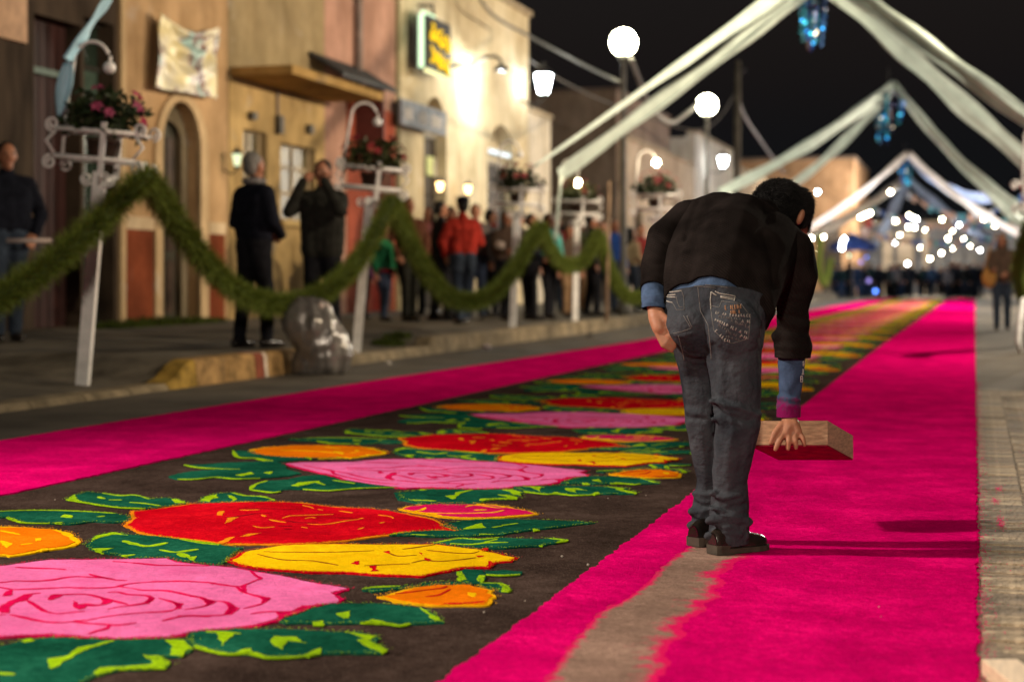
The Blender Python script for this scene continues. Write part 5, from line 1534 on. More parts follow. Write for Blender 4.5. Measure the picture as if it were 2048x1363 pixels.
cable([(1477, 150, 47), (1481, 215, 48), (1520, 280, 54), (1567, 345, 62)], 0.05, 'cable slanting down from the utility pole')
cable([(1058, 120, 37), (1130, 165, 42), (1230, 210, 46), (1400, 260, 47), (1476, 180, 47)], 0.025, 'thin cable from the corner lantern to the utility pole')

# ------------------------------------------------------------------ far parasol
c = pix(1705, 465, 72)
t = thing('market_parasol', 'blue market parasol at the left of the crowd', 'parasol', (c.x, c.y, 0))
cp = MB()
n = 8
vs = [(0, 0, c.z)] + [(1.05 * math.cos(k * 6.283 / n), 1.05 * math.sin(k * 6.283 / n), c.z - .55) for k in range(n)] + [(1.05 * math.cos(k * 6.283 / n), 1.05 * math.sin(k * 6.283 / n), c.z - .8) for k in range(n)]
cp.add(vs, [(0, 1 + k, 1 + (k + 1) % n) for k in range(n)] + [(1 + k, 1 + n + k, 1 + n + (k + 1) % n, 1 + (k + 1) % n) for k in range(n)])
cp.build('canopy', mat('parasol_blue', (0.02, 0.06, 0.28), 0.6, 0.15), t)
MB().tube([(0, 0, 0), (0, 0, c.z)], 0.03, 8).build('pole', M_post, t)
# small red and white balloon like shapes beside it
for px_, py_, col, lab in ((1738, 448, (0.35, 0.05, 0.04), 'dark red balloon above the blue parasol'), (1729, 464, (0.6, 0.5, 0.5), 'white balloon above the blue parasol')):
    o_ = pix(px_, py_, 71)
    tt = thing('balloon', lab, 'balloon', tuple(o_), 0)
    MB().lathe([(0.02, -.26), (0.12, -.16), (0.2, 0.02), (0.18, .14), (0.1, .22), (0.02, .25)], n=12).build('skin', mat('balloon_%d' % px_, col, 0.35, 0.1), tt, True)
    MB().tube([(0, 0, -.26), (0.1, 0, -1.2)], 0.006, 4).build('cord', M_iron, tt)

# ------------------------------------------------------------------ clear plastic sack at the kerb
M_sack = mat('clear_plastic_sack', (0.18, 0.165, 0.155), 0.27, 0.45, 3, 0.35, 8, spec=0.7, coat=0.2, metal=0.35, bdist=0.03, stretch=(1, 1, 0.35))
b0 = gp(640, 750)
zc = depth_of(b0) + 0.22
sk = MB()
for (x, y, r) in ((648, 712, .27), (640, 690, .27), (625, 660, .26), (612, 642, .23), (660, 722, .20), (625, 725, .22), (600, 632, .16), (640, 625, .13)):
    q = pix(x, y, zc)
    sk.ball(q, (r, r * .8, r), 16)
def sackd(co, no):
    out = np.zeros(len(co))
    for i, c in enumerate(co):
        v = Vector(c)
        out[i] = 0.03 * noise.noise(v * 3.5) + 0.024 * noise.noise(Vector((v.x * 11, v.y * 11, v.z * 1.6))) + 0.006 * noise.noise(Vector((v.x * 26, v.y * 26, v.z * 5)))
    return out
me = remeshed(sk, 'sack', 0.013, 8, sackd)
# keep it on the road
for v in me.vertices:
    if v.co.z < 0.004: v.co.z = 0.004
t = thing('plastic_sack', 'bulging clear plastic sack leaning against the kerb', 'sack', (b0.x, b0.y, 0))
o = link('sack', me, M_sack, t, (-b0.x, -b0.y, 0))
nk = MB()
c = pix(628, 622, zc)
for k in range(9):
    a = k * .7
    nk.tube([c - Vector((0, 0, .06)), c + Vector((.05 * math.cos(a), .05 * math.sin(a), 0.02)), c + Vector((.14 * math.cos(a), .12 * math.sin(a), .06))], [.03, .02, .03], 5)
nk.build('tied_neck', mat('sack_neck', (0.45, 0.36, 0.32), 0.4, 0.1, spec=0.6), t, True).location = (-b0.x, -b0.y, 0)
# litter and wood
def scrap(px_, py_, s, col, label, seed):
    r = random.Random(seed)
    p = gp(px_, py_)
    b = MB().ball((p.x, p.y, s * .45), (s, s * .8, s * .5), 10)
    b.v = [(x + r.uniform(-.3, .3) * s, y + r.uniform(-.3, .3) * s, max(0.004, z + r.uniform(-.25, .25) * s)) for x, y, z in b.v]
    tag(b.build('paper_scrap', mat('scrap_%d' % seed, col, 0.7, 0.1)), label, 'litter')
scrap(972, 698, 0.06, (0.6, 0.5, 0.52), 'crumpled white paper scrap on the road below the kerb', 1)
scrap(776, 728, 0.03, (0.6, 0.55, 0.5), 'tiny white paper scrap beside the plastic sack', 2)
scrap(1180, 672, 0.05, (0.05, 0.05, 0.05), 'small dark scrap on the road near the far kerb', 3)
pl = MB()
A, B = gp(1962, 1316, .045), gp(2036, 1316, .045)
ux = (B - A); fw = Vector((ST * -1, CT, 0))
pl.obox((A + B) / 2 - fw * 0.35 - Vector((0, 0, .0225)), ux / 2, fw * 0.35, Vector((0, 0, .0225)))
o = pl.build('wood_plank', mat('pale_pine', (0.66, 0.50, 0.34), 0.6, 0.08, 5, stretch=(20, 2, 20)))
bv = o.modifiers.new('b', 'BEVEL'); bv.width = 0.003
tag(o, 'short pale wood plank in the bottom right corner', 'plank')

# ------------------------------------------------------------------ people
from mathutils.bvhtree import BVHTree
M_skin = mat('skin', (0.33, 0.14, 0.078), 0.55, 0.10, 9, 0.15, 60, 0.35)
M_skin2 = mat('skin_darker', (0.30, 0.125, 0.07), 0.55, 0.10, 9, 0.15, 60, 0.35)  # slightly darker skin tone
M_hair = mat('black_hair', (0.010, 0.009, 0.009), 0.6, 0.3, 30, 0.3, 90, 0.2, stretch=(1, 1, 0.3))
M_greyhair = mat('grey_hair', (0.16, 0.15, 0.14), 0.55, 0.3, 30, 0.6, 90, 0.4)
M_shoe = mat('black_leather', (0.014, 0.010, 0.008), 0.22, 0.3, 10, 0.2, 50, 0.6)
M_sole = mat('shoe_sole', (0.05, 0.038, 0.028), 0.8, 0.2, 20)

def cloth(name, col, var=0.2, scale=14, bump=0.5, bscale=160, rough=0.9, bdist=0.004, col2=None):
    return mat(name, col, rough, var, scale, bump, bscale, 0.05, sheen=0.0, bdist=bdist, col2=col2)

def knit(name, col):
    """ribbed knit: fine wave relief over a dark wool colour"""
    m = cloth(name, col, 0.25, 9, 0.0, rough=1.0)
    m.node_tree.nodes['Principled BSDF'].inputs['Specular IOR Level'].default_value = 0.02
    nt = m.node_tree
    b = nt.nodes['Principled BSDF']
    tc = nt.nodes.new('ShaderNodeTexCoord')
    w1 = nt.nodes.new('ShaderNodeTexWave'); w1.bands_direction = 'DIAGONAL'; w1.inputs['Scale'].default_value = 44; w1.inputs['Distortion'].default_value = 1.2; w1.inputs['Detail'].default_value = 1
    w2 = nt.nodes.new('ShaderNodeTexNoise'); w2.inputs['Scale'].default_value = 170
    nt.links.new(tc.outputs['Object'], w1.inputs['Vector']); nt.links.new(tc.outputs['Object'], w2.inputs['Vector'])
    ad = nt.nodes.new('ShaderNodeMath'); ad.operation = 'ADD'
    nt.links.new(w1.outputs['Fac'], ad.inputs[0]); nt.links.new(w2.outputs['Fac'], ad.inputs[1])
    bp = nt.nodes.new('ShaderNodeBump'); bp.inputs['Strength'].default_value = 0.38; bp.inputs['Distance'].default_value = 0.004
    nt.links.new(ad.outputs[0], bp.inputs['Height']); nt.links.new(bp.outputs[0], b.inputs['Normal'])
    return m

def chain(b, pts, n=16):
    """pts: (px, py, depth, radius)"""
    for a, c in zip(pts, pts[1:]):
        b.capsule(pix(*a[:3]), a[3], pix(*c[:3]), c[3], n)

def cut(me, planes):
    """remove what lies on the normal side of each plane (point, normal)"""
    bm = bmesh.new(); bm.from_mesh(me)
    for co, no in planes:
        bmesh.ops.bisect_plane(bm, geom=bm.verts[:] + bm.edges[:] + bm.faces[:], plane_co=co, plane_no=no, clear_outer=True)
    bm.to_mesh(me); bm.free()
    me.polygons.foreach_set('use_smooth', [True] * len(me.polygons))
    return me

def px_arrays(co):
    zc = -co[:, 0] * ST + co[:, 1] * CT
    xc = co[:, 0] * CT + co[:, 1] * ST
    return CX + F * xc / zc, HZ - F * (co[:, 2] - CAMH) / zc

def folds_fn(folds, nz=0.0, nscale=12):
    """creases given as lines (photo pixels, amplitude in metres, width in pixels) on the camera side"""
    def f(co, no):
        x, y = px_arrays(co)
        view = co - np.array([0, 0, CAMH]); view /= np.linalg.norm(view, axis=1)[:, None]
        facing = np.clip(-(view * no).sum(1) + 0.35, 0, 1)
        out = np.zeros(len(co))
        for pts, amp, w in folds:
            d = np.full(len(co), 1e9)
            for (ax, ay), (bx, by) in zip(pts, pts[1:]):
                vx, vy = bx - ax, by - ay
                t = np.clip(((x - ax) * vx + (y - ay) * vy) / (vx * vx + vy * vy), 0, 1)
                d = np.minimum(d, np.hypot(x - ax - t * vx, y - ay - t * vy))
            out += amp * (np.exp(-(d / w) ** 2) - 0.45 * np.exp(-(d / (2.2 * w)) ** 2))
        out *= facing
        if nz:
            out += np.array([noise.noise(Vector(c) * nscale) for c in co]) * nz
        return out
    return f

# ---- the man bending over the border with a tray
GZ = 0.018
man_o = gp(1450, 1105, GZ)
body = MB()
chain(body, [(1432, 612, 5.12, .10), (1440, 560, 5.17, .10), (1455, 500, 5.32, .11), (1475, 450, 5.46, .10)])
chain(body, [(1385, 448, 5.48, .06), (1470, 450, 5.46, .09), (1578, 505, 5.42, .06)])
chain(body, [(1393, 625, 5.15, .085), (1402, 740, 5.17, .058), (1408, 850, 5.17, .045), (1418, 950, 5.21, .035), (1410, 1068, 5.24, .03)])
chain(body, [(1468, 632, 5.06, .085), (1470, 740, 5.03, .062), (1474, 850, 5.02, .05), (1460, 950, 5.04, .038), (1456, 1080, 5.07, .03)])
chain(body, [(1500, 440, 5.50, .06), (1535, 432, 5.58, .052), (1556, 428, 5.64, .06)])            # neck
body.ball(pix(1558, 416, 5.66), (.083, .088, .092), 20)
chain(body, [(1575, 436, 5.68, .06), (1592, 456, 5.74, .045), (1598, 464, 5.76, .03)])            # jaw and chin
body.capsule(pix(1606, 448, 5.76), .012, pix(1611, 452, 5.77), .010)                               # nose
body.ball(pix(1601, 434, 5.585), (.013, .020, .030), 12, Matrix.Rotation(0.35, 3, 'Y'))             # ear
chain(body, [(1385, 448, 5.48, .055), (1335, 482, 5.36, .045), (1312, 525, 5.28, .038), (1306, 575, 5.20, .030), (1309, 612, 5.13, .026)])
chain(body, [(1578, 505, 5.42, .055), (1590, 580, 5.45, .045), (1586, 665, 5.47, .038), (1580, 760, 5.48, .030), (1578, 834, 5.475, .025)])
# left hand resting against the thigh, fingers curled
chain(body, [(1309, 612, 5.13, .024), (1313, 635, 5.10, .027), (1319, 656, 5.08, .024)])
chain(body, [(1309, 612, 5.13, .022), (1324, 640, 5.12, .020), (1331, 664, 5.09, .016)])
for i, (bx, by, mx, my, tx, ty) in enumerate(((1330, 652, 1341, 661, 1352, 668), (1325, 661, 1338, 673, 1352, 681), (1320, 668, 1333, 684, 1349, 692), (1316, 668, 1327, 690, 1343, 700))):
    chain(body, [(bx, by, 5.075, .0105), (mx, my, 5.062, .0098), (tx, ty, 5.066, .0085)], 10)
chain(body, [(1322, 628, 5.085, .012), (1336, 640, 5.07, .011), (1346, 650, 5.065, .009)], 10)     # thumb
# right hand over the tray wall
chain(body, [(1578, 834, 5.475, .025), (1577, 852, 5.445, .026), (1572, 864, 5.435, .020)])
chain(body, [(1578, 834, 5.475, .024), (1586, 850, 5.445, .024), (1594, 862, 5.435, .018)])
for pts in ([(1568, 862, 5.432, .0112), (1559, 880, 5.418, .0100), (1551, 898, 5.418, .0085)], [(1578, 866, 5.430, .0112), (1577, 882, 5.416, .0100), (1576, 897, 5.416, .0085)],
            [(1588, 866, 5.430, .0108), (1591, 881, 5.416, .0098), (1592, 895, 5.416, .0083)], [(1597, 862, 5.432, .0100), (1606, 876, 5.420, .0090), (1609, 889, 5.418, .0078)],
            [(1563, 848, 5.44, .0125), (1549, 866, 5.425, .0110), (1542, 885, 5.425, .0090)]):
    chain(body, pts, 10)
me = remeshed(body, 'person', 0.0042, 4)
man = link('person', me, M_skin, None, (0, 0, 0))
tag(man, 'person in dark sweater and jeans bending over the pink border with a tray', 'person')
# move the origin to the feet
me.transform(Matrix.Translation(-man_o)); man.location = man_o
def wear(name, me_or_mb, m, parent=None):
    if isinstance(me_or_mb, MB):
        o = me_or_mb.build(name, m, man if parent is None else parent, True)
    else:
        o = link(name, me_or_mb, m, man if parent is None else parent)
    if parent is None:
        o.location = -man_o
    return o
M_sw = knit('dark_sweater', (0.0125, 0.0095, 0.0088))
# sweater trunk
def trunk(dr=0.0):
    b = MB()
    chain(b, [(1388, 612, 5.12, .100 + dr), (1392, 560, 5.17, .108 + dr), (1405, 500, 5.32, .118 + dr), (1420, 455, 5.46, .112 + dr)])
    chain(b, [(1482, 620, 5.10, .105 + dr), (1490, 570, 5.16, .118 + dr), (1515, 520, 5.30, .122 + dr), (1535, 485, 5.42, .112 + dr)])
    chain(b, [(1436, 600, 5.10, .125 + dr), (1444, 550, 5.16, .135 + dr), (1462, 490, 5.32, .140 + dr), (1478, 455, 5.45, .122 + dr)])
    chain(b, [(1380, 446, 5.49, .082 + dr), (1440, 452, 5.47, .118 + dr), (1500, 462, 5.47, .115 + dr), (1575, 505, 5.43, .090 + dr)])
    chain(b, [(1500, 440, 5.50, .075 + dr), (1528, 432, 5.56, .060 + dr)])
    return b
b = trunk()
chain(b, [(1490, 565, 5.15, .10), (1510, 600, 5.08, .064), (1520, 618, 5.07, .052)])                # wool sagging from the belly
sw_folds = [([(1372, 470), (1352, 510), (1338, 550)], -.012, 7), ([(1398, 400), (1380, 440), (1370, 475)], -.010, 6), ([(1530, 470), (1545, 520), (1550, 570)], -.010, 8),
            ([(1420, 520), (1470, 540), (1520, 560)], .004, 12), ([(1400, 470), (1450, 490), (1510, 500)], .004, 14), ([(1512, 560), (1530, 590), (1540, 620)], -.006, 6)]
me = remeshed(b, 'sweater', 0.0065, 8, folds_fn(sw_folds, 0.004, 9))
PA, PB_, PC = pix(1440, 549, 5.0), pix(1322, 580, 5.10), pix(1540, 650, 5.04)
nrm = (PB_ - PA).cross(PC - PA).normalized()
if nrm.z > 0: nrm = -nrm
cut(me, [(PA, nrm)])
sw_o = wear('sweater', me, M_sw)
md = sw_o.modifiers.new('t', 'SOLIDIFY'); md.thickness = 0.009; md.offset = -1
# sleeves
b = MB(); chain(b, [(1380, 448, 5.48, .086), (1334, 476, 5.37, .066), (1314, 515, 5.29, .050), (1309, 555, 5.225, .045), (1306, 600, 5.16, .044)])
me = remeshed(b, 'sleeve', 0.0065, 8, folds_fn([([(1290, 500), (1330, 515)], .006, 6), ([(1290, 530), (1335, 525)], -.005, 5), ([(1288, 550), (1330, 556)], .005, 5), ([(1310, 470), (1350, 500)], -.006, 6)], 0.004, 14))
n_ = (pix(1306, 600, 5.16) - pix(1309, 555, 5.225)).normalized()
cut(me, [(pix(1307, 579, 5.19), n_)])
s_ = wear('sleeve', me, M_sw); md = s_.modifiers.new('t', 'SOLIDIFY'); md.thickness = .008
b = MB(); chain(b, [(1578, 506, 5.42, .090), (1592, 548, 5.44, .076), (1590, 580, 5.45, .066), (1585, 618, 5.46, .053), (1586, 655, 5.47, .056), (1585, 690, 5.475, .064), (1584, 760, 5.48, .058)])
b.ball(pix(1606, 690, 5.47), (.034, .03, .022), 12); b.ball(pix(1560, 672, 5.46), (.03, .03, .03), 12); b.ball(pix(1572, 630, 5.44), (.035, .03, .02), 12); b.ball(pix(1604, 645, 5.45), (.03, .03, .022), 12)
me = remeshed(b, 'sleeve', 0.0065, 6, folds_fn([([(1550, 625), (1620, 640)], -.010, 5), ([(1548, 660), (1625, 668)], -.010, 5), ([(1550, 642), (1622, 655)], .007, 5), ([(1545, 690), (1625, 700)], .006, 6), ([(1560, 590), (1615, 600)], .005, 6)], 0.005, 16))
cut(me, [(pix(1585, 714, 5.48), (pix(1584, 760, 5.48) - pix(1585, 690, 5.475)).normalized())])
s_ = wear('sleeve', me, M_sw); md = s_.modifiers.new('t', 'SOLIDIFY'); md.thickness = .010
# blue shirt: hem below the sweater and the two cuffs
M_shirt = cloth('blue_shirt', (0.046, 0.072, 0.13), 0.25, 12)
me = remeshed(trunk(-.010), 'shirt', 0.007, 8)
cut(me, [(PA + nrm * 0.040, nrm), (PA - nrm * 0.08, -nrm)])
wear('shirt_hem', me, M_shirt)
b = MB(); chain(b, [(1310, 545, 5.24, .038), (1306, 585, 5.185, .040), (1307, 602, 5.15, .041), (1308, 640, 5.1, .038)])
me = remeshed(b, 'cuff', 0.005, 4, folds_fn([([(1288, 590), (1330, 594)], .006, 4), ([(1288, 600), (1328, 606)], -.005, 4), ([(1290, 610), (1328, 612)], .005, 4)], .003, 25))
cut(me, [(pix(1308, 617, 5.13), Vector((0, -.2, -1)).normalized())])
wear('shirt_sleeve', me, M_shirt)
b = MB(); chain(b, [(1584, 690, 5.475, .046), (1583, 730, 5.48, .046), (1580, 790, 5.48, .037), (1577, 800, 5.48, .041), (1577, 815, 5.478, .042), (1577, 870, 5.47, .040)])
me = remeshed(b, 'forearm_sleeve', 0.005, 4, folds_fn([([(1552, 792), (1602, 800)], .007, 4), ([(1552, 803), (1602, 808)], -.006, 4), ([(1560, 740), (1575, 780)], .004, 6), ([(1600, 760), (1585, 790)], -.004, 6)], .003, 25))
cut(me, [(pix(1577, 833, 5.478), Vector((0, 0, -1)))])
# the cuff end is dusted with magenta
M_cuff = cloth('dusty_cuff', (0.042, 0.065, 0.12), 0.2, 12)
_nt2 = M_cuff.node_tree; _b2 = _nt2.nodes['Principled BSDF']
_tc2 = _nt2.nodes.new('ShaderNodeNewGeometry'); _sx = _nt2.nodes.new('ShaderNodeSeparateXYZ'); _nt2.links.new(_tc2.outputs['Position'], _sx.inputs[0])
_nz2 = _nt2.nodes.new('ShaderNodeTexNoise'); _nz2.inputs['Scale'].default_value = 45; _nt2.links.new(_tc2.outputs['Position'], _nz2.inputs['Vector'])
_m1 = _nt2.nodes.new('ShaderNodeMath'); _m1.operation = 'MULTIPLY_ADD'; _m1.inputs[1].default_value = 0.09; _nt2.links.new(_nz2.outputs['Fac'], _m1.inputs[0]); _nt2.links.new(_sx.outputs['Z'], _m1.inputs[2])
_r2 = _nt2.nodes.new('ShaderNodeMapRange'); _r2.inputs[1].default_value = pix(1577, 792, 5.48).z + .045; _r2.inputs[2].default_value = pix(1577, 815, 5.48).z + .045; _nt2.links.new(_m1.outputs[0], _r2.inputs[0])
_mx2 = _nt2.nodes.new('ShaderNodeMix'); _mx2.data_type = 'RGBA'; _nt2.links.new(_r2.outputs[0], _mx2.inputs['Factor'])
_nt2.links.new(_b2.inputs['Base Color'].links[0].from_socket, _mx2.inputs[6]); _mx2.inputs[7].default_value = (0.17, 0.006, 0.07, 1)
_nt2.links.new(_mx2.outputs[2], _b2.inputs['Base Color'])
fs_ = wear('shirt_sleeve', me, M_cuff)
tag(fs_, 'blue sleeve with magenta dusted cuff')
# white lettering down the outside of the sleeve
dp = bpy.context.evaluated_depsgraph_get(); dp.update()
bvf = BVHTree.FromPolygons([v.co.copy() for v in me.vertices], [tuple(p.vertices) for p in me.polygons])
def project(bvh, x, y, off=0.0003):
    o = Vector((0, 0, CAMH)); d = (pix(x, y, 5) - o).normalized()
    h = bvh.ray_cast(o, d)
    if h[0] is None: return None
    n = h[1] if h[1].dot(d) < 0 else -h[1]
    return h[0] + n * off
def decal(bvh, lines, r, name, m, parent=None):
    b = MB()
    for ln in lines:
        P = []
        for (ax, ay), (bx, by) in zip(ln, ln[1:]):
            k = max(1, int(math.hypot(bx - ax, by - ay) / 3))
            for j in range(k): P.append((ax + (bx - ax) * j / k, ay + (by - ay) * j / k))
        P.append(ln[-1])
        Q = [q for q in (project(bvh, *p) for p in P) if q is not None]
        run = [Q[0]] if Q else []
        for q in Q[1:]:
            if (q - run[-1]).length > 0.03:
                if len(run) > 1: b.tube(run, r, 5)
                run = [q]
            elif (q - run[-1]).length > 1e-4: run.append(q)
        if len(run) > 1: b.tube(run, r, 5)
    return tag(wear(name, b, m, parent), kind='stuff')
M_print = cloth('white_print', (0.62, 0.58, 0.54), 0.1)
glyph8 = [[(0, 0), (5, 0), (5, 5), (0, 5), (0, 10), (5, 10), (5, 5)], [(0, 0), (0, 5)], [(2, 0), (2, 10)]]
for gy, sh in ((722, 0), (737, 1), (752, 0)):
    L = [[(1606 - (gy - 722) * .16 + x * .75, gy + y * 1.0) for x, y in g] for g in ([[(0, 0), (5, 0), (5, 11), (0, 11), (0, 0)], [(0, 5), (5, 5)]] if not sh else [[(3, 0), (3, 11)], [(0, 11), (5, 11)]])]
    decal(bvf, L, 0.0013, 'sleeve_lettering', M_print)
# jeans
b = MB()
chain(b, [(1393, 590, 5.13, .100), (1391, 625, 5.12, .103), (1394, 660, 5.12, .096), (1402, 740, 5.17, .071), (1405, 800, 5.17, .064), (1409, 850, 5.17, .0605), (1416, 920, 5.20, .049), (1421, 960, 5.215, .045), (1414, 1010, 5.225, .049), (1409, 1055, 5.23, .048), (1409, 1110, 5.23, .046)])
chain(b, [(1470, 592, 5.11, .105), (1468, 630, 5.08, .108), (1466, 665, 5.06, .101), (1469, 740, 5.03, .083), (1472, 800, 5.02, .077), (1475, 850, 5.015, .0735), (1467, 900, 5.025, .065), (1459, 960, 5.04, .056), (1459, 1010, 5.05, .060), (1459, 1050, 5.055, .066), (1457, 1110, 5.06, .062)])
chain(b, [(1412, 590, 5.12, .118), (1436, 592, 5.10, .124), (1462, 596, 5.10, .118)])
chain(b, [(1432, 575, 5.10, .118), (1440, 600, 5.08, .110)])
chain(b, [(1386, 646, 5.07, .088), (1398, 670, 5.09, .080)]); chain(b, [(1464, 652, 5.01, .093), (1466, 685, 5.02, .085)])
for roll in ([(1424, 984, 5.0, .014), (1455, 996, 4.985, .019), (1488, 984, 5.0, .014)], [(1420, 1012, 4.995, .014), (1450, 1018, 4.985, .017), (1478, 1010, 4.99, .012)], [(1418, 1040, 4.99, .019), (1455, 1048, 4.985, .024), (1498, 1042, 5.0, .022)],
             [(1388, 986, 5.195, .014), (1410, 996, 5.175, .018), (1428, 986, 5.18, .013)], [(1382, 1022, 5.2, .018), (1405, 1028, 5.178, .022), (1424, 1020, 5.18, .014)], [(1380, 1050, 5.2, .018), (1404, 1056, 5.18, .020), (1424, 1050, 5.18, .014)],
             [(1424, 803, 4.965, .015), (1462, 814, 4.95, .020), (1514, 828, 4.97, .020)], [(1428, 838, 4.965, .013), (1460, 840, 4.95, .016), (1505, 848, 4.955, .013)], [(1374, 820, 5.14, .015), (1400, 829, 5.115, .017), (1428, 838, 5.12, .013)],
             [(1416, 1072, 5.0, .022), (1455, 1080, 4.99, .026), (1490, 1070, 5.01, .022)]):
    chain(b, [(x_, y_, z_ + .013, r_c * .80) for x_, y_, z_, r_c in roll], 10)
jf = [([(1423, 801), (1448, 808), (1480, 815), (1515, 828)], .012, 6), ([(1428, 815), (1450, 830), (1500, 842)], -.010, 5), ([(1440, 795), (1458, 820), (1464, 845)], .007, 5), ([(1374, 820), (1400, 826), (1428, 838)], .008, 6), ([(1376, 836), (1404, 838), (1425, 828)], -.008, 5),
      ([(1392, 985), (1412, 990), (1430, 982)], .012, 5), ([(1386, 1004), (1405, 1012), (1428, 1010)], -.012, 5), ([(1384, 1022), (1404, 1022), (1424, 1016)], .010, 5), ([(1382, 1038), (1405, 1044)], -.006, 5),
      ([(1424, 988), (1450, 995), (1478, 988)], .012, 6), ([(1428, 1006), (1455, 1018), (1490, 1008)], -.013, 6), ([(1424, 1030), (1455, 1032), (1497, 1036)], .011, 6), ([(1420, 1052), (1450, 1046), (1490, 1052)], -.010, 6), ([(1416, 1068), (1450, 1064), (1480, 1068)], .008, 6),
      ([(1427, 690), (1430, 760), (1430, 840), (1424, 930)], -.010, 7), ([(1465, 860), (1458, 900), (1452, 950)], .005, 9), ([(1488, 870), (1480, 930), (1470, 975)], -.005, 8), ([(1402, 860), (1408, 910), (1412, 960)], .004, 8),
      ([(1345, 668), (1365, 672), (1390, 664)], .006, 5), ([(1440, 700), (1480, 712), (1515, 700)], -.005, 7), ([(1445, 730), (1442, 780)], .006, 8), ([(1365, 700), (1372, 760), (1380, 800)], .004, 8)]
jf = [(p_, a_ * 1.0, w_) for p_, a_, w_ in jf]
me = remeshed(b, 'jeans', 0.006, 11, folds_fn(jf, .005, 18))
wn = nrm
cut(me, [(pix(1440, 573, 5.0), -Vector((0, -0.35, -1)).normalized()), (Vector((-0.7, 5.05, 0.042)), Vector((0, 0.06, -1)).normalized())])
M_jean = cloth('dark_denim', (0.017, 0.020, 0.026), 0.35, 7, 0.9, 38, 0.85, 0.010, col2=(0.058, 0.062, 0.072))
jeans = wear('jeans', me, M_jean)
md = jeans.modifiers.new('t', 'SOLIDIFY'); md.thickness = .004
bvj = BVHTree.FromPolygons([v.co.copy() for v in me.vertices], [tuple(p.vertices) for p in me.polygons])
cj = cr(1300, 540, 7.573)
M_stitch = cloth('pale_stitching', (0.36, 0.33, 0.29), 0.2)
M_stdim = cloth('dim_stitching', (0.13, 0.12, 0.115), 0.2)
decal(bvj, [cj(L) for L in ([(200, 440), (250, 468), (340, 490)], [(225, 335), (350, 330), (480, 310)], [(255, 380), (390, 370)], [(245, 405), (385, 408)], [(225, 335), (260, 400)], [(925, 330), (915, 450), (925, 600)], [(925, 330), (1010, 385)],
                            [(985, 320), (1050, 352), (1290, 392)], [(1065, 392), (1280, 425)], [(1068, 410), (1275, 450)], [(1290, 392), (1275, 465)])], 0.0016, 'pocket_stitching', M_stitch)
decal(bvj, [cj(L) for L in ([(340, 490), (370, 540), (400, 600), (520, 598)], [(400, 400), (420, 500), (450, 560), (510, 555)], [(480, 310), (510, 400), (520, 600)], [(510, 690), (570, 790), (620, 880)], [(620, 880), (480, 930), (350, 960)], [(560, 690), (600, 790), (640, 870)],
                            [(930, 540), (1050, 565), (1085, 470), (1360, 500)], [(925, 600), (945, 760), (970, 910), (1110, 1050), (1240, 1110)], [(720, 200), (735, 330), (765, 620), (880, 830), (910, 1100), (930, 1350)], [(240, 300), (450, 228), (720, 208), (1000, 240), (1180, 268)],
                            [(250, 330), (460, 255), (720, 240), (1000, 268)], [(1240, 1110), (1400, 1060), (1490, 1040), (1520, 700), (1380, 510)], [(430, 990), (480, 1180), (520, 1363)])], 0.0013, 'seam_stitching', M_stdim)
# washed-out lettering on the right back pocket, too worn to read
r_ = random.Random(12)
def scribble(rows, seed, hmul=1.0):
    r = random.Random(seed)
    out = []
    for (x0, y0, x1, y1, hh) in rows:
        L = math.hypot(x1 - x0, y1 - y0); ux, uy = (x1 - x0) / L, (y1 - y0) / L
        p = 0
        while p < L - 10:
            w = r.uniform(22, 38)
            if r.random() < .14:
                p += w; continue
            nx, ny = -uy, ux
            def q(a, b_): return (x0 + ux * (p + a * w) + nx * b_ * hh * hmul, y0 + uy * (p + a * w) + ny * b_ * hh * hmul)
            g = r.choice([[(0, .5), (0, -.5), (.6, -.5), (.6, .5)], [(0, .5), (.35, -.5), (.7, .5)], [(0, -.5), (0, .5), (.6, .5)], [(.6, -.5), (0, -.5), (0, .5), (.6, .5)], [(0, .5), (0, -.5), (.6, 0), (0, .1)], [(.3, -.5), (.3, .5)]])
            out.append(cj([q(a, b_) for a, b_ in g]))
            p += w + 8
    return out
rows = [(1000, 640, 1180, 675, 34), (1205, 675, 1360, 690, 40), (1380, 680, 1520, 690, 36), (1390, 770, 1525, 775, 40), (990, 750, 1210, 850, 40), (1225, 860, 1400, 940, 40), (1000, 915, 1130, 1040, 40), (1110, 1050, 1250, 1085, 36), (1380, 990, 1480, 1035, 44), (1430, 930, 1490, 950, 36)]
decal(bvj, scribble(rows, 3), 0.0015, 'pocket_print', cloth('pocket_print_white', (0.34, 0.30, 0.27), 0.2))
decal(bvj, scribble([(1020, 700, 1380, 740, 30), (1230, 760, 1480, 830, 34), (1040, 830, 1220, 930, 30), (1150, 930, 1380, 1010, 34), (1300, 800, 1500, 860, 30), (1130, 1000, 1380, 1060, 30)], 4), 0.0012, 'pocket_print', cloth('pocket_print_dim', (0.13, 0.115, 0.11), 0.2))
decal(bvj, scribble([(1140, 570, 1390, 550, 60), (1220, 640, 1400, 625, 50)], 6), 0.0017, 'pocket_print', cloth('pocket_print_orange', (0.28, 0.14, 0.075), 0.2))
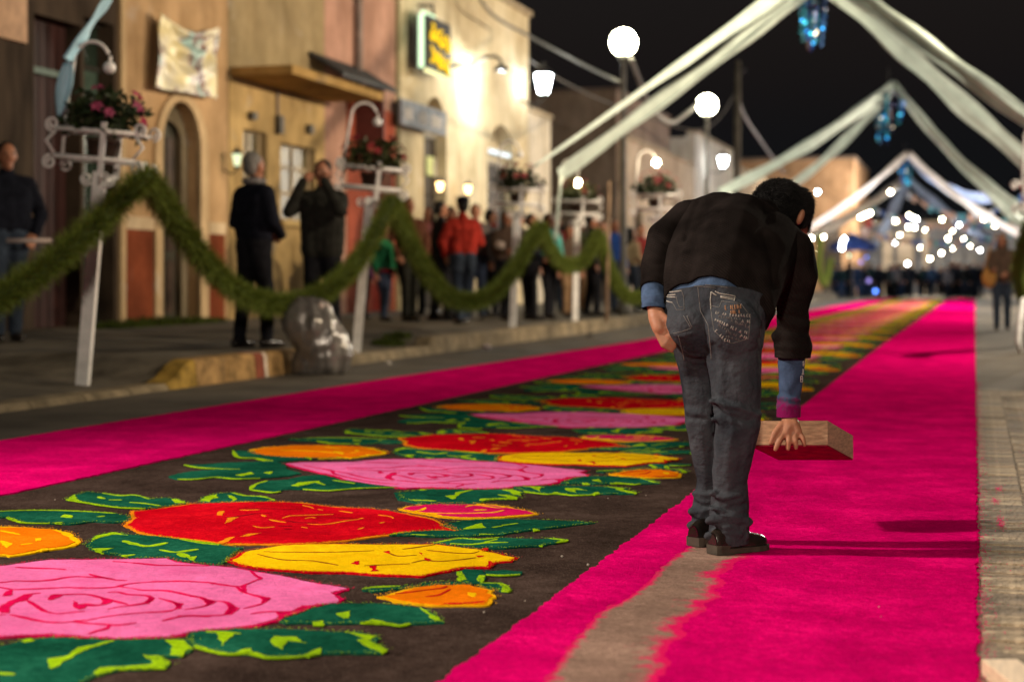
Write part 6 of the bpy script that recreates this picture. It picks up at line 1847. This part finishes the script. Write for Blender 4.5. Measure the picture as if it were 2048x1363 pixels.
# shoes
def shoe(heel, toe, parent_name, sc=1.0):
    H0, T0 = Vector(heel), Vector(toe)
    d = (T0 - H0); L = d.length; d.normalize(); s = Vector((-d.y, d.x, 0))
    prof = [(0.0, .022, .062), (.05, .030, .074), (.2, .033, .082), (.38, .034, .080), (.55, .038, .066), (.70, .044, .052), (.84, .042, .046), (.94, .032, .040), (1.0, .014, .030)]
    b = MB(); n = 12; vs = []
    for t, w, h in prof:
        c = H0 + d * L * t
        for k in range(n):
            a = math.pi * k / (n - 1)
            vs.append(c + s * (w * math.cos(a)) * sc + Vector((0, 0, .014 + (h - .012) * math.sin(a) ** .8 * sc)))
    m = len(prof)
    fs = [(i * n + k, i * n + k + 1, (i + 1) * n + k + 1, (i + 1) * n + k) for i in range(m - 1) for k in range(n - 1)]
    fs += [tuple(range(n)), tuple((m - 1) * n + k for k in range(n - 1, -1, -1))]
    fs += [((i + 1) * n, i * n, i * n + n - 1, (i + 1) * n + n - 1) for i in range(m - 1)]
    b.add(vs, fs)
    o = wear('shoe', b, M_shoe)
    sd = o.modifiers.new('s', 'SUBSURF'); sd.levels = 2; sd.render_levels = 2
    so = MB()
    out = [(t, w * 1.06 + .002) for t, w, h in prof]
    poly = [H0 + d * L * (t * 1.01 - .005) + s * w for t, w in out] + [H0 + d * L * (t * 1.01 - .005) - s * w for t, w in reversed(out)]
    so.prism([(p.x, p.y) for p in poly], GZ - .002, GZ + .014)
    hl = [H0 + d * L * (t * 1.0 - .006) + s * w for t, w in out[:3]] + [H0 + d * L * (t * 1.0 - .006) - s * w for t, w in reversed(out[:3])]
    so.prism([(p.x, p.y) for p in hl], GZ + .0142, GZ + .026)
    so.build('sole', M_sole, o)
    return o
shoe(gp(1424, 1106, GZ), gp(1529, 1093, GZ), 's')
shoe(gp(1386, 1090, GZ), gp(1478, 1072, GZ), 's')
# hair
b = MB()
b.ball(pix(1557, 415, 5.655), (.094, .102, .098), 20)
b.ball(pix(1545, 420, 5.62), (.080, .080, .085), 16); b.ball(pix(1582, 418, 5.68), (.075, .08, .075), 16); b.ball(pix(1596, 412, 5.72), (.05, .06, .065), 14)
b.ball(pix(1608, 440, 5.735), (.020, .03, .04), 12); b.ball(pix(1584, 445, 5.63), (.022, .022, .035), 12)
me = remeshed(b, 'hair', 0.006, 6, lambda co, no: np.array([0.003 * noise.noise(Vector(c) * 16) + 0.0015 * noise.noise(Vector((c[0] * 90, c[1] * 90, c[2] * 25))) for c in co]))
hair = wear('hair', me, M_hair)
st = MB(); r_ = random.Random(2)
hv = [(v.co.copy(), v.normal.copy()) for v in me.vertices]
for i in range(14000):
    c, n = r_.choice(hv)
    dn = Vector((r_.gauss(.25, .25), r_.gauss(.15, .25), r_.gauss(-.25, .3)))
    dn = (dn - n * dn.dot(n)); 
    if dn.length < .05: continue
    dn.normalize()
    L = r_.uniform(.014, .034)
    tip = c + dn * L + n * r_.uniform(.002, .014)
    w = dn.cross(n).normalized() * .0006
    st.add([c - w - n * .002, c + w - n * .002, c + dn * L * .5 + n * .004 + w * .7, tip, c + dn * L * .5 + n * .004 - w * .7], [(0, 1, 2, 3, 4)])
for i in range(16):
    c, n = r_.choice([q for q in hv if q[1].z > .5])
    tip = c + n * r_.uniform(.02, .035) + Vector((r_.gauss(0, .012), r_.gauss(0, .012), 0)); w = n.orthogonal().normalized() * .0005
    st.add([c - w, c + w, tip], [(0, 1, 2)])
so_ = st.build('hair_strands', M_hair, hair); tag(so_, kind='stuff')

# ---- wooden sieve tray in his right hand (tilted, underside colour mixes pink dust and light bounced off the carpet)
NW0, NW1 = pix(1500, 841, 5.455), pix(1655, 841, 5.455)                # top edge of the near wall
dn = (pix(1575, 889, 5.43) - pix(1575, 841, 5.455))                    # down the near wall
ex = (NW1 - NW0); ed = (pix(1703, 918, 5.66) - pix(1652, 890, 5.435))   # along the bottom, away from the camera
o_c = NW0
t = thing('sieve_tray', 'shallow wooden tray with pink stained underside in the bending person\'s hand', 'tray', tuple(o_c))
exn, dnn, edn = ex.normalized(), dn.normalized(), ed.normalized()
th = 0.012
M_tray = mat('raw_wood', (0.42, 0.25, 0.15), 0.7, 0.18, 9, 0.25, 60, 0.2, stretch=(3, 3, 14))
Hh = dn.length
def wall_box(a, u, lu, v, lv, w, lw, nm, m):
    c = a + u * lu / 2 + v * lv / 2 + w * lw / 2 - o_c
    return MB().obox(c, u * lu / 2, v * lv / 2, w * lw / 2).build(nm, m, t)
wall_box(NW0, exn, ex.length, dnn, Hh, edn, th, 'tray_wall', M_tray)
wall_box(NW0 + ed - edn * th, exn, ex.length, dnn, Hh, edn, th, 'tray_wall', M_tray)
wall_box(NW0 + edn * (th + .001), exn, th, dnn, Hh, edn, ed.length - 2 * th - .002, 'tray_wall', M_tray)
wall_box(NW1 - exn * th + edn * (th + .001), exn, th, dnn, Hh, edn, ed.length - 2 * th - .002, 'tray_wall', M_tray)
wall_box(NW0 + dnn * (Hh + .0005) + exn * .001 + edn * .001, exn, ex.length - .002, dnn, .004, edn, ed.length - .002, 'tray_bottom', mat('dust_and_bounce_base', (0.22, 0.004, 0.02), 0.8, 0.2, 25, 0.3, 90))  # red bounce from the carpet is put into the dusty base colour

# ------------------------------------------------------------------ spectators
def person(label, fx, fy, hy, heading, jcol, tcol, arms=('down', 'down'), hair=None, long=False, skin=None, zb=None, voxel=0.014, scarf=None, grp=None, hmax=1.86, coat=0.0, stride=0.05, capc=None, hem=None, face=True, stripe=None):
    z0 = zb if zb is not None else 0.25
    for _ in range(4):
        p = gp(fx, fy, z0)
        if zb is None: z0 = pave_z(p.x, p.y)
    zc = depth_of(p)
    ht = min(hmax, (fy - hy) * zc / F)
    s = ht / 1.70
    R = Matrix.Translation((p.x, p.y, z0)) @ Matrix.Rotation(math.radians(heading), 4, 'Z') @ Matrix.Scale(s, 4)
    def T(v): return R @ Vector(v)
    def cap(b, a, ra, c, rc, n=12): b.capsule(T(a), ra * s, T(c), rc * s, n, 3)
    AR = {'down': ((.245, -.03, 1.10), (.25, .05, .86), (.24, .08, .76)), 'front': ((.26, .0, 1.10), (.10, .22, .99), (.02, .25, .97)), 'face': ((.25, .22, 1.22), (.10, .24, 1.50), (.05, .16, 1.58)),
          'hold': ((.25, .04, 1.10), (.16, .28, 1.06), (.13, .36, 1.08)), 'pocket': ((.30, -.05, 1.10), (.22, .08, .92), (.17, .11, .84)), 'out': ((.27, .10, 1.12), (.24, .33, 1.02), (.23, .42, 1.02)),
          'chest': ((.25, .05, 1.12), (.06, .22, 1.20), (-.02, .23, 1.22))}
    body, jac, tro = MB(), MB(), MB()
    cap(body, (0, 0, .92), .09, (0, 0, 1.34), .09); cap(body, (0, 0, 1.36), .05, (0, .01, 1.52), .048)
    body.ball(T((0, .012, 1.595)), (.072 * s, .088 * s, .105 * s), 16, Matrix.Rotation(math.radians(heading), 3, 'Z'))
    cap(body, (0, .03, 1.53), .05, (0, .062, 1.505), .034); cap(body, (0, .088, 1.60), .012, (0, .11, 1.572), .014, 8)
    for sx in (-1, 1):
        body.ball(T((sx * .076, .0, 1.585)), (.014 * s, .02 * s, .03 * s), 8, Matrix.Rotation(math.radians(heading), 3, 'Z'))
        st_ = stride * sx
        cap(body, (sx * .085, 0, .88), .07, (sx * .09, .02 + st_, .47), .045); cap(body, (sx * .09, .02 + st_, .47), .045, (sx * .09, -.01 + st_ * 1.6, .06), .03)
        e, w, h_ = AR[arms[0 if sx < 0 else 1]]
        q = lambda v: (sx * v[0], v[1], v[2])
        cap(body, (sx * .17, 0, 1.36), .05, q(e), .036); cap(body, q(e), .036, q(w), .026)
        wv, hv_ = Vector(q(w)), Vector(q(h_))
        d = (hv_ - wv).normalized(); sd = d.cross(Vector((0, 1, 0)) if abs(d.y) < .8 else Vector((1, 0, 0))).normalized()
        cap(body, wv, .026, wv + d * .05, .034, 8)
        for k in range(4):
            bs = wv + d * .06 + sd * (k - 1.5) * .021
            cap(body, bs, .0115, bs + d * (.075 - .008 * abs(k - 1.3)) + Vector((0, .012, -.008)), .0095, 6)
        cap(body, wv + d * .02 + sd * .03, .012, wv + d * .065 + sd * .058, .010, 6)
        # clothes
        cap(jac, (sx * .08, 0, .98 - coat), .115 + coat * .1, (sx * .10, 0, 1.28), .118); cap(jac, (0, 0, 1.0 - coat), .12, (0, .0, 1.3), .125)
        cap(jac, (0, 0, 1.36), .085, (sx * .165, 0, 1.345), .082); cap(jac, (sx * .175, 0, 1.345), .078, q(e), .060); cap(jac, q(e), .060, tuple(wv - d * .005), .044)
        cap(tro, (sx * .07, 0, .92), .12, (sx * .085, 0, .80), .10); cap(tro, (sx * .085, 0, .80), .10, (sx * .09, .02 + st_, .47), .07); cap(tro, (sx * .09, .02 + st_, .47), .07, (sx * .09, -.01 + st_ * 1.6, .09), .058)
    cap(jac, (0, -.01, 1.40), .07, (0, 0, 1.455), .062)
    bm_ = remeshed(body, 'person', voxel * .8, 3)
    o = link('person', bm_, skin or M_skin, None)
    org = Vector((p.x, p.y, z0))
    bm_.transform(Matrix.Translation(-org)); o.location = org
    tag(o, label, 'person', grp)
    def put(nm, mb_or_me, m):
        if isinstance(mb_or_me, MB): c = mb_or_me.build(nm, m, o, True)
        else: c = link(nm, mb_or_me, m, o)
        c.location = -org
        return c
    wr = lambda co, no: np.array([.008 * noise.noise(Vector((c[0] * 9, c[1] * 9, c[2] * 14))) for c in co])
    put('jacket', remeshed(jac, 'jacket', voxel, 4, wr), jcol)
    put('trousers', remeshed(tro, 'trousers', voxel, 4, wr), tcol)
    for sx in (-1, 1):
        b = MB(); y_ = stride * sx * 1.6
        cap(b, (sx * .09, -.06 + y_, .042), .040, (sx * .095, .06 + y_, .042), .040); cap(b, (sx * .095, .06 + y_, .040), .040, (sx * .10, .15 + y_, .030), .030)
        put('shoe', b, M_shoe)
    b = MB(); rot = Matrix.Rotation(math.radians(heading), 3, 'Z')
    b.ball(T((0, -.022, 1.63)), (.083 * s, .090 * s, .088 * s), 16, rot); b.ball(T((0, -.045, 1.58)), (.078 * s, .062 * s, .08 * s), 14, rot)
    if long:
        cap(b, (0, -.06, 1.58), .07, (0, -.085, 1.40), .075); 
        for sx in (-1, 1): cap(b, (sx * .07, -.01, 1.60), .03, (sx * .075, .0, 1.44), .03)
    put('hair', remeshed(b, 'hair', voxel * .8, 4, lambda co, no: np.array([.006 * noise.noise(Vector(c) * 25) for c in co])), hair or M_hair)
    if face:
        for sx in (-1, 1): put('eye', MB().ball(T((sx * .03, .092, 1.605)), .011 * s, 8), M_eye)
        b = MB(); cap(b, (-.022, .092, 1.535), .007, (.022, .092, 1.535), .007, 6); put('mouth', b, M_lip)
    if capc:
        b = MB(); b.ball(T((0, -.01, 1.655)), (.095 * s, .105 * s, .075 * s), 14, rot); cap(b, (-.04, .10, 1.65), .014, (.04, .10, 1.65), .014); cap(b, (-.03, .15, 1.645), .012, (.03, .15, 1.645), .012)
        put('cap', remeshed(b, 'cap', .01, 2), capc)
    if scarf:
        b = MB(); b.tube([T((.085 * math.cos(a), .08 * math.sin(a), 1.455)) for a in [k * .45 for k in range(15)]], .028 * s, 8); put('collar', b, scarf)
    if hem:
        b = MB()
        for (zz_, rr) in ((.90, .15),): b.tube([T((.185 * math.cos(a), .135 * math.sin(a), zz_)) for a in [k * .42 for k in range(16)]], .035 * s, 8)
        put('jacket_hem', b, hem)
    return o
M_eye = mat('eye_dark', (0.015, 0.01, 0.008), 0.25, 0.1, spec=0.6)
M_lip = mat('lips', (0.22, 0.07, 0.055), 0.5)
C_navy = cloth('navy_wool', (0.009, 0.010, 0.016)); C_char = cloth('charcoal_jacket', (0.022, 0.022, 0.019)); C_black = cloth('black_trousers', (0.011, 0.011, 0.014))
C_jean = cloth('blue_jeans', (0.04, 0.053, 0.09)); C_jeand = cloth('dark_blue_jeans', (0.03, 0.04, 0.06)); C_red = cloth('red_jacket', (0.26, 0.022, 0.015)); C_grn = cloth('green_vest', (0.018, 0.13, 0.055))
C_brown = cloth('brown_coat', (0.085, 0.055, 0.04)); C_teal = cloth('teal_jacket', (0.07, 0.30, 0.27)); C_khaki = cloth('khaki_trousers', (0.26, 0.16, 0.09)); C_blue = cloth('blue_jacket', (0.02, 0.06, 0.24)); C_beige = cloth('beige_jacket', (0.33, 0.26, 0.16))
C_grey = cloth('grey_coat', (0.12, 0.10, 0.095)); C_org = cloth('rust_jacket', (0.085, 0.032, 0.02)); C_mar = cloth('maroon_trim', (0.14, 0.012, 0.016))
YD = math.degrees(YAW)
G = 'spectators on the pavement'
# headings: 0 looks along +Y; positive turns left
H_right, H_cam, H_away, H_left = YD - 90, YD + 180, YD, YD + 90
person('person in black sweater and jeans at the left photo edge holding a white stick', 14, 716, 214, H_right - 60, C_navy, C_jeand, ('pocket', 'out'), zb=None, grp=G, hmax=1.93)
person('grey haired person in navy jacket standing in profile by the ochre wall', 508, 695, 302, H_right + 48, C_navy, C_black, ('front', 'front'), M_greyhair, grp=G, scarf=mat('grey_collar', (0.16, 0.15, 0.15), 0.8))
person('person in charcoal jacket with both hands raised to the face', 645, 690, 312, H_cam - 12, C_char, C_black, ('face', 'face'), grp=G, skin=M_skin2, coat=.10)
person('child in green vest with red sleeves beneath the garland', 768, 642, 452, H_right - 40, C_grn, C_jean, ('down', 'down'), grp=G, hem=C_mar)
person('person in dark jacket with rust sleeve behind the garland peak', 818, 642, 366, H_cam + 30, C_org, C_char, ('pocket', 'pocket'), grp=G)
person('person in black jacket standing behind the red jacket', 882, 640, 388, H_right + 20, C_black, C_black, ('down', 'down'), grp=G)
person('person in red jacket and dark cap seen from behind', 925, 648, 383, H_away + 20, C_red, C_jeand, ('pocket', 'front'), grp=G, capc=C_navy, face=False, stride=.10)
person('person in grey blue clothes just right of the red jacket', 951, 638, 393, H_cam, C_grey, C_jean, ('down', 'hold'), grp=G)
person('person in dark clothes with raised pink sleeve in the crowd', 982, 634, 420, H_right, C_black, C_black, ('chest', 'hold'), grp=G, scarf=C_red)
person('long haired person in grey brown coat holding a pale bundle', 1013, 640, 423, H_right - 60, C_brown, C_black, ('hold', 'hold'), None, True, grp=G)
person('person in black clothes left of the teal jacket', 1063, 640, 428, H_right - 20, C_navy, C_black, ('down', 'front'), grp=G)
person('person in teal jacket behind the garland', 1097, 638, 428, H_right - 50, C_teal, C_black, ('pocket', 'front'), None, True, grp=G)
person('short person in brown coat and khaki trousers under the lit stand', 1138, 633, 452, H_cam + 20, C_brown, C_khaki, ('down', 'down'), grp=G)
person('person in dark clothes behind the wooden pole', 1184, 632, 415, H_right, C_navy, C_black, ('pocket', 'down'), grp=G)
person('person in blue jacket right of the wooden pole', 1229, 626, 412, H_cam + 40, C_blue, C_jeand, ('down', 'down'), grp=G)
person('dark haired person in beige jacket beside the bent man', 1262, 624, 455, H_right + 30, C_beige, C_jeand, ('hold', 'front'), None, True, grp=G)
person('person in grey coat beside the second arched doorway', 1040, 628, 418, H_cam - 30, C_grey, C_black, ('down', 'hold'), grp=G)
person('person in maroon sweater behind the teal jacket', 1112, 626, 424, H_cam + 10, C_mar, C_jeand, ('down', 'down'), grp=G, skin=M_skin2)
person('person in pale blue jeans and black top left of the red jacket', 902, 632, 398, H_right - 10, C_char, C_jean, ('hold', 'down'), grp=G)
person('person in olive jacket left of the lit stand', 1160, 624, 430, H_right - 70, cloth('olive_jacket', (0.07, 0.075, 0.035)), C_khaki, ('down', 'pocket'), None, True, grp=G)
person('person in white top close behind the blue jacket', 1205, 622, 425, H_cam, cloth('white_top', (0.42, 0.40, 0.37)), C_jeand, ('front', 'front'), grp=G)
person('person in dark red jacket nearest the bent man on the pavement', 1283, 620, 440, H_cam + 20, cloth('dark_red_jacket', (0.15, 0.02, 0.02)), C_black, ('down', 'down'), grp=G)
person('person in pink top left of the red jacket, half hidden', 858, 630, 402, H_cam - 20, cloth('pink_top', (0.36, 0.14, 0.14)), C_jeand, ('down', 'chest'), None, True, grp=G)
person('small child in purple jacket beside the green vest', 728, 636, 480, H_right - 30, cloth('purple_jacket', (0.12, 0.05, 0.12)), C_black, ('down', 'down'), grp=G)
rw = person('long haired person in brown coat and jeans with tan bag at the right', 2004, 660, 468, H_left + 75, C_brown, C_jeand, ('front', 'hold'), mat('brown_hair', (0.06, 0.03, 0.018), 0.5), True, zb=0.002, grp=None, coat=.08)
# things held
def held(name, label, cat_, b, m, smooth=True):
    o = b.build(name, m, None, smooth); return tag(o, label, cat_)
q = pix(60, 480, 11.4)
pw = [o for o in bpy.data.objects if o.get('label', '').startswith('person in black sweater')][0]
zc1 = depth_of(pw.location)
held('white_stick', 'short white stick held by the person at the left photo edge', 'stick', MB().tube([pix(14, 481, zc1 - .42), pix(102, 481, zc1 - .42)], .022, 10), mat('white_stick', (0.62, 0.50, 0.46), 0.5))
b = MB(); c = pix(1978, 555, depth_of(rw.location) - .1)
b.ball(c, (.13, .09, .19), 14)
tb = thing('shoulder_bag', 'tan shoulder bag hanging beside the brown coat', 'bag', tuple(c))
o = link('bag', remeshed(b, 'bag', .02, 3), cloth('tan_leather', (0.34, 0.17, 0.05), .2), tb, (-c.x, -c.y, -c.z))
MB().tube([(-.08, 0, .15), (.0, .02, .45), (.12, .04, .75)], .015, 6).build('strap', cloth('tan_leather', (0.34, 0.17, 0.05), .2), tb, True)
wp = [o for o in bpy.data.objects if o.get('label', '').startswith('long haired person in grey brown')][0]
b = MB(); c = pix(1000, 490, depth_of(wp.location) - .35); b.ball(c, (.09, .07, .07), 12)
held('cloth_bundle', 'pale cloth bundle held by the grey brown coat', 'bundle', b, cloth('pale_bundle', (0.55, 0.45, 0.38)))

# ------------------------------------------------------------------ far crowd that reads as one dark mass
r_ = random.Random(77)
cm = [cloth('crowd_navy', (0.010, 0.013, 0.022)), cloth('crowd_black', (0.007, 0.008, 0.010)), cloth('crowd_teal', (0.012, 0.03, 0.04)), cloth('crowd_blue', (0.02, 0.04, 0.10)), cloth('crowd_grey', (0.10, 0.10, 0.12)), M_skin2, M_hair]
cv, cf, cmi = [], [], []
def cadd(b, mi):
    o = len(cv); cv.extend(b.v); cf.extend([tuple(i + o for i in f) for f in b.f]); cmi.extend([mi] * len(b.f))
for i in range(62):
    px_ = r_.uniform(1668, 1968) if i > 8 else 1700 + i * 30
    zc = r_.uniform(76, 84)
    p = pix(px_, HZ + CAMH * F / zc, zc); p.z = 0
    h = r_.uniform(1.5, 1.78); s = h / 1.7
    jm = r_.choice((0, 0, 1, 1, 2, 2, 3, 4 if r_.random() < .5 else 0)); tm = r_.choice((0, 1, 1, 3))
    def c_(a, ra, d, rd, mi):
        b = MB(); b.capsule(p + Vector(a) * s, ra * s, p + Vector(d) * s, rd * s, 8, 2); cadd(b, mi)
    for sx in (-1, 1):
        c_((sx * .09, 0, .85), .10, (sx * .09, 0, .08), .06, tm); c_((sx * .19, 0, 1.34), .07, (sx * .25, .04, .85), .05, jm); c_((sx * .25, .04, .82), .035, (sx * .25, .05, .74), .03, 5)
        c_((sx * .09, -.05, .04), .04, (sx * .09, -.16, .04), .035, 6)
    c_((0, 0, .95), .17, (0, 0, 1.3), .18, jm); c_((0, 0, 1.4), .05, (0, 0, 1.5), .05, 5)
    b = MB(); b.ball(p + Vector((0, 0, 1.59)) * s, (.08 * s, .09 * s, .11 * s), 8); cadd(b, 5)
    b = MB(); b.ball(p + Vector((0, .03 if r_.random() < .5 else -.02, 1.63)) * s, (.09 * s, .095 * s, .09 * s), 8); cadd(b, 6)
me = bpy.data.meshes.new('crowd'); me.from_pydata([tuple(v) for v in cv], [], cf)
for m in cm: me.materials.append(m)
me.polygons.foreach_set('material_index', cmi); me.polygons.foreach_set('use_smooth', [True] * len(cf)); me.update()
co = link('crowd', me, None); tag(co, 'dark crowd standing across the far end of the carpet', 'crowd', kind='stuff')
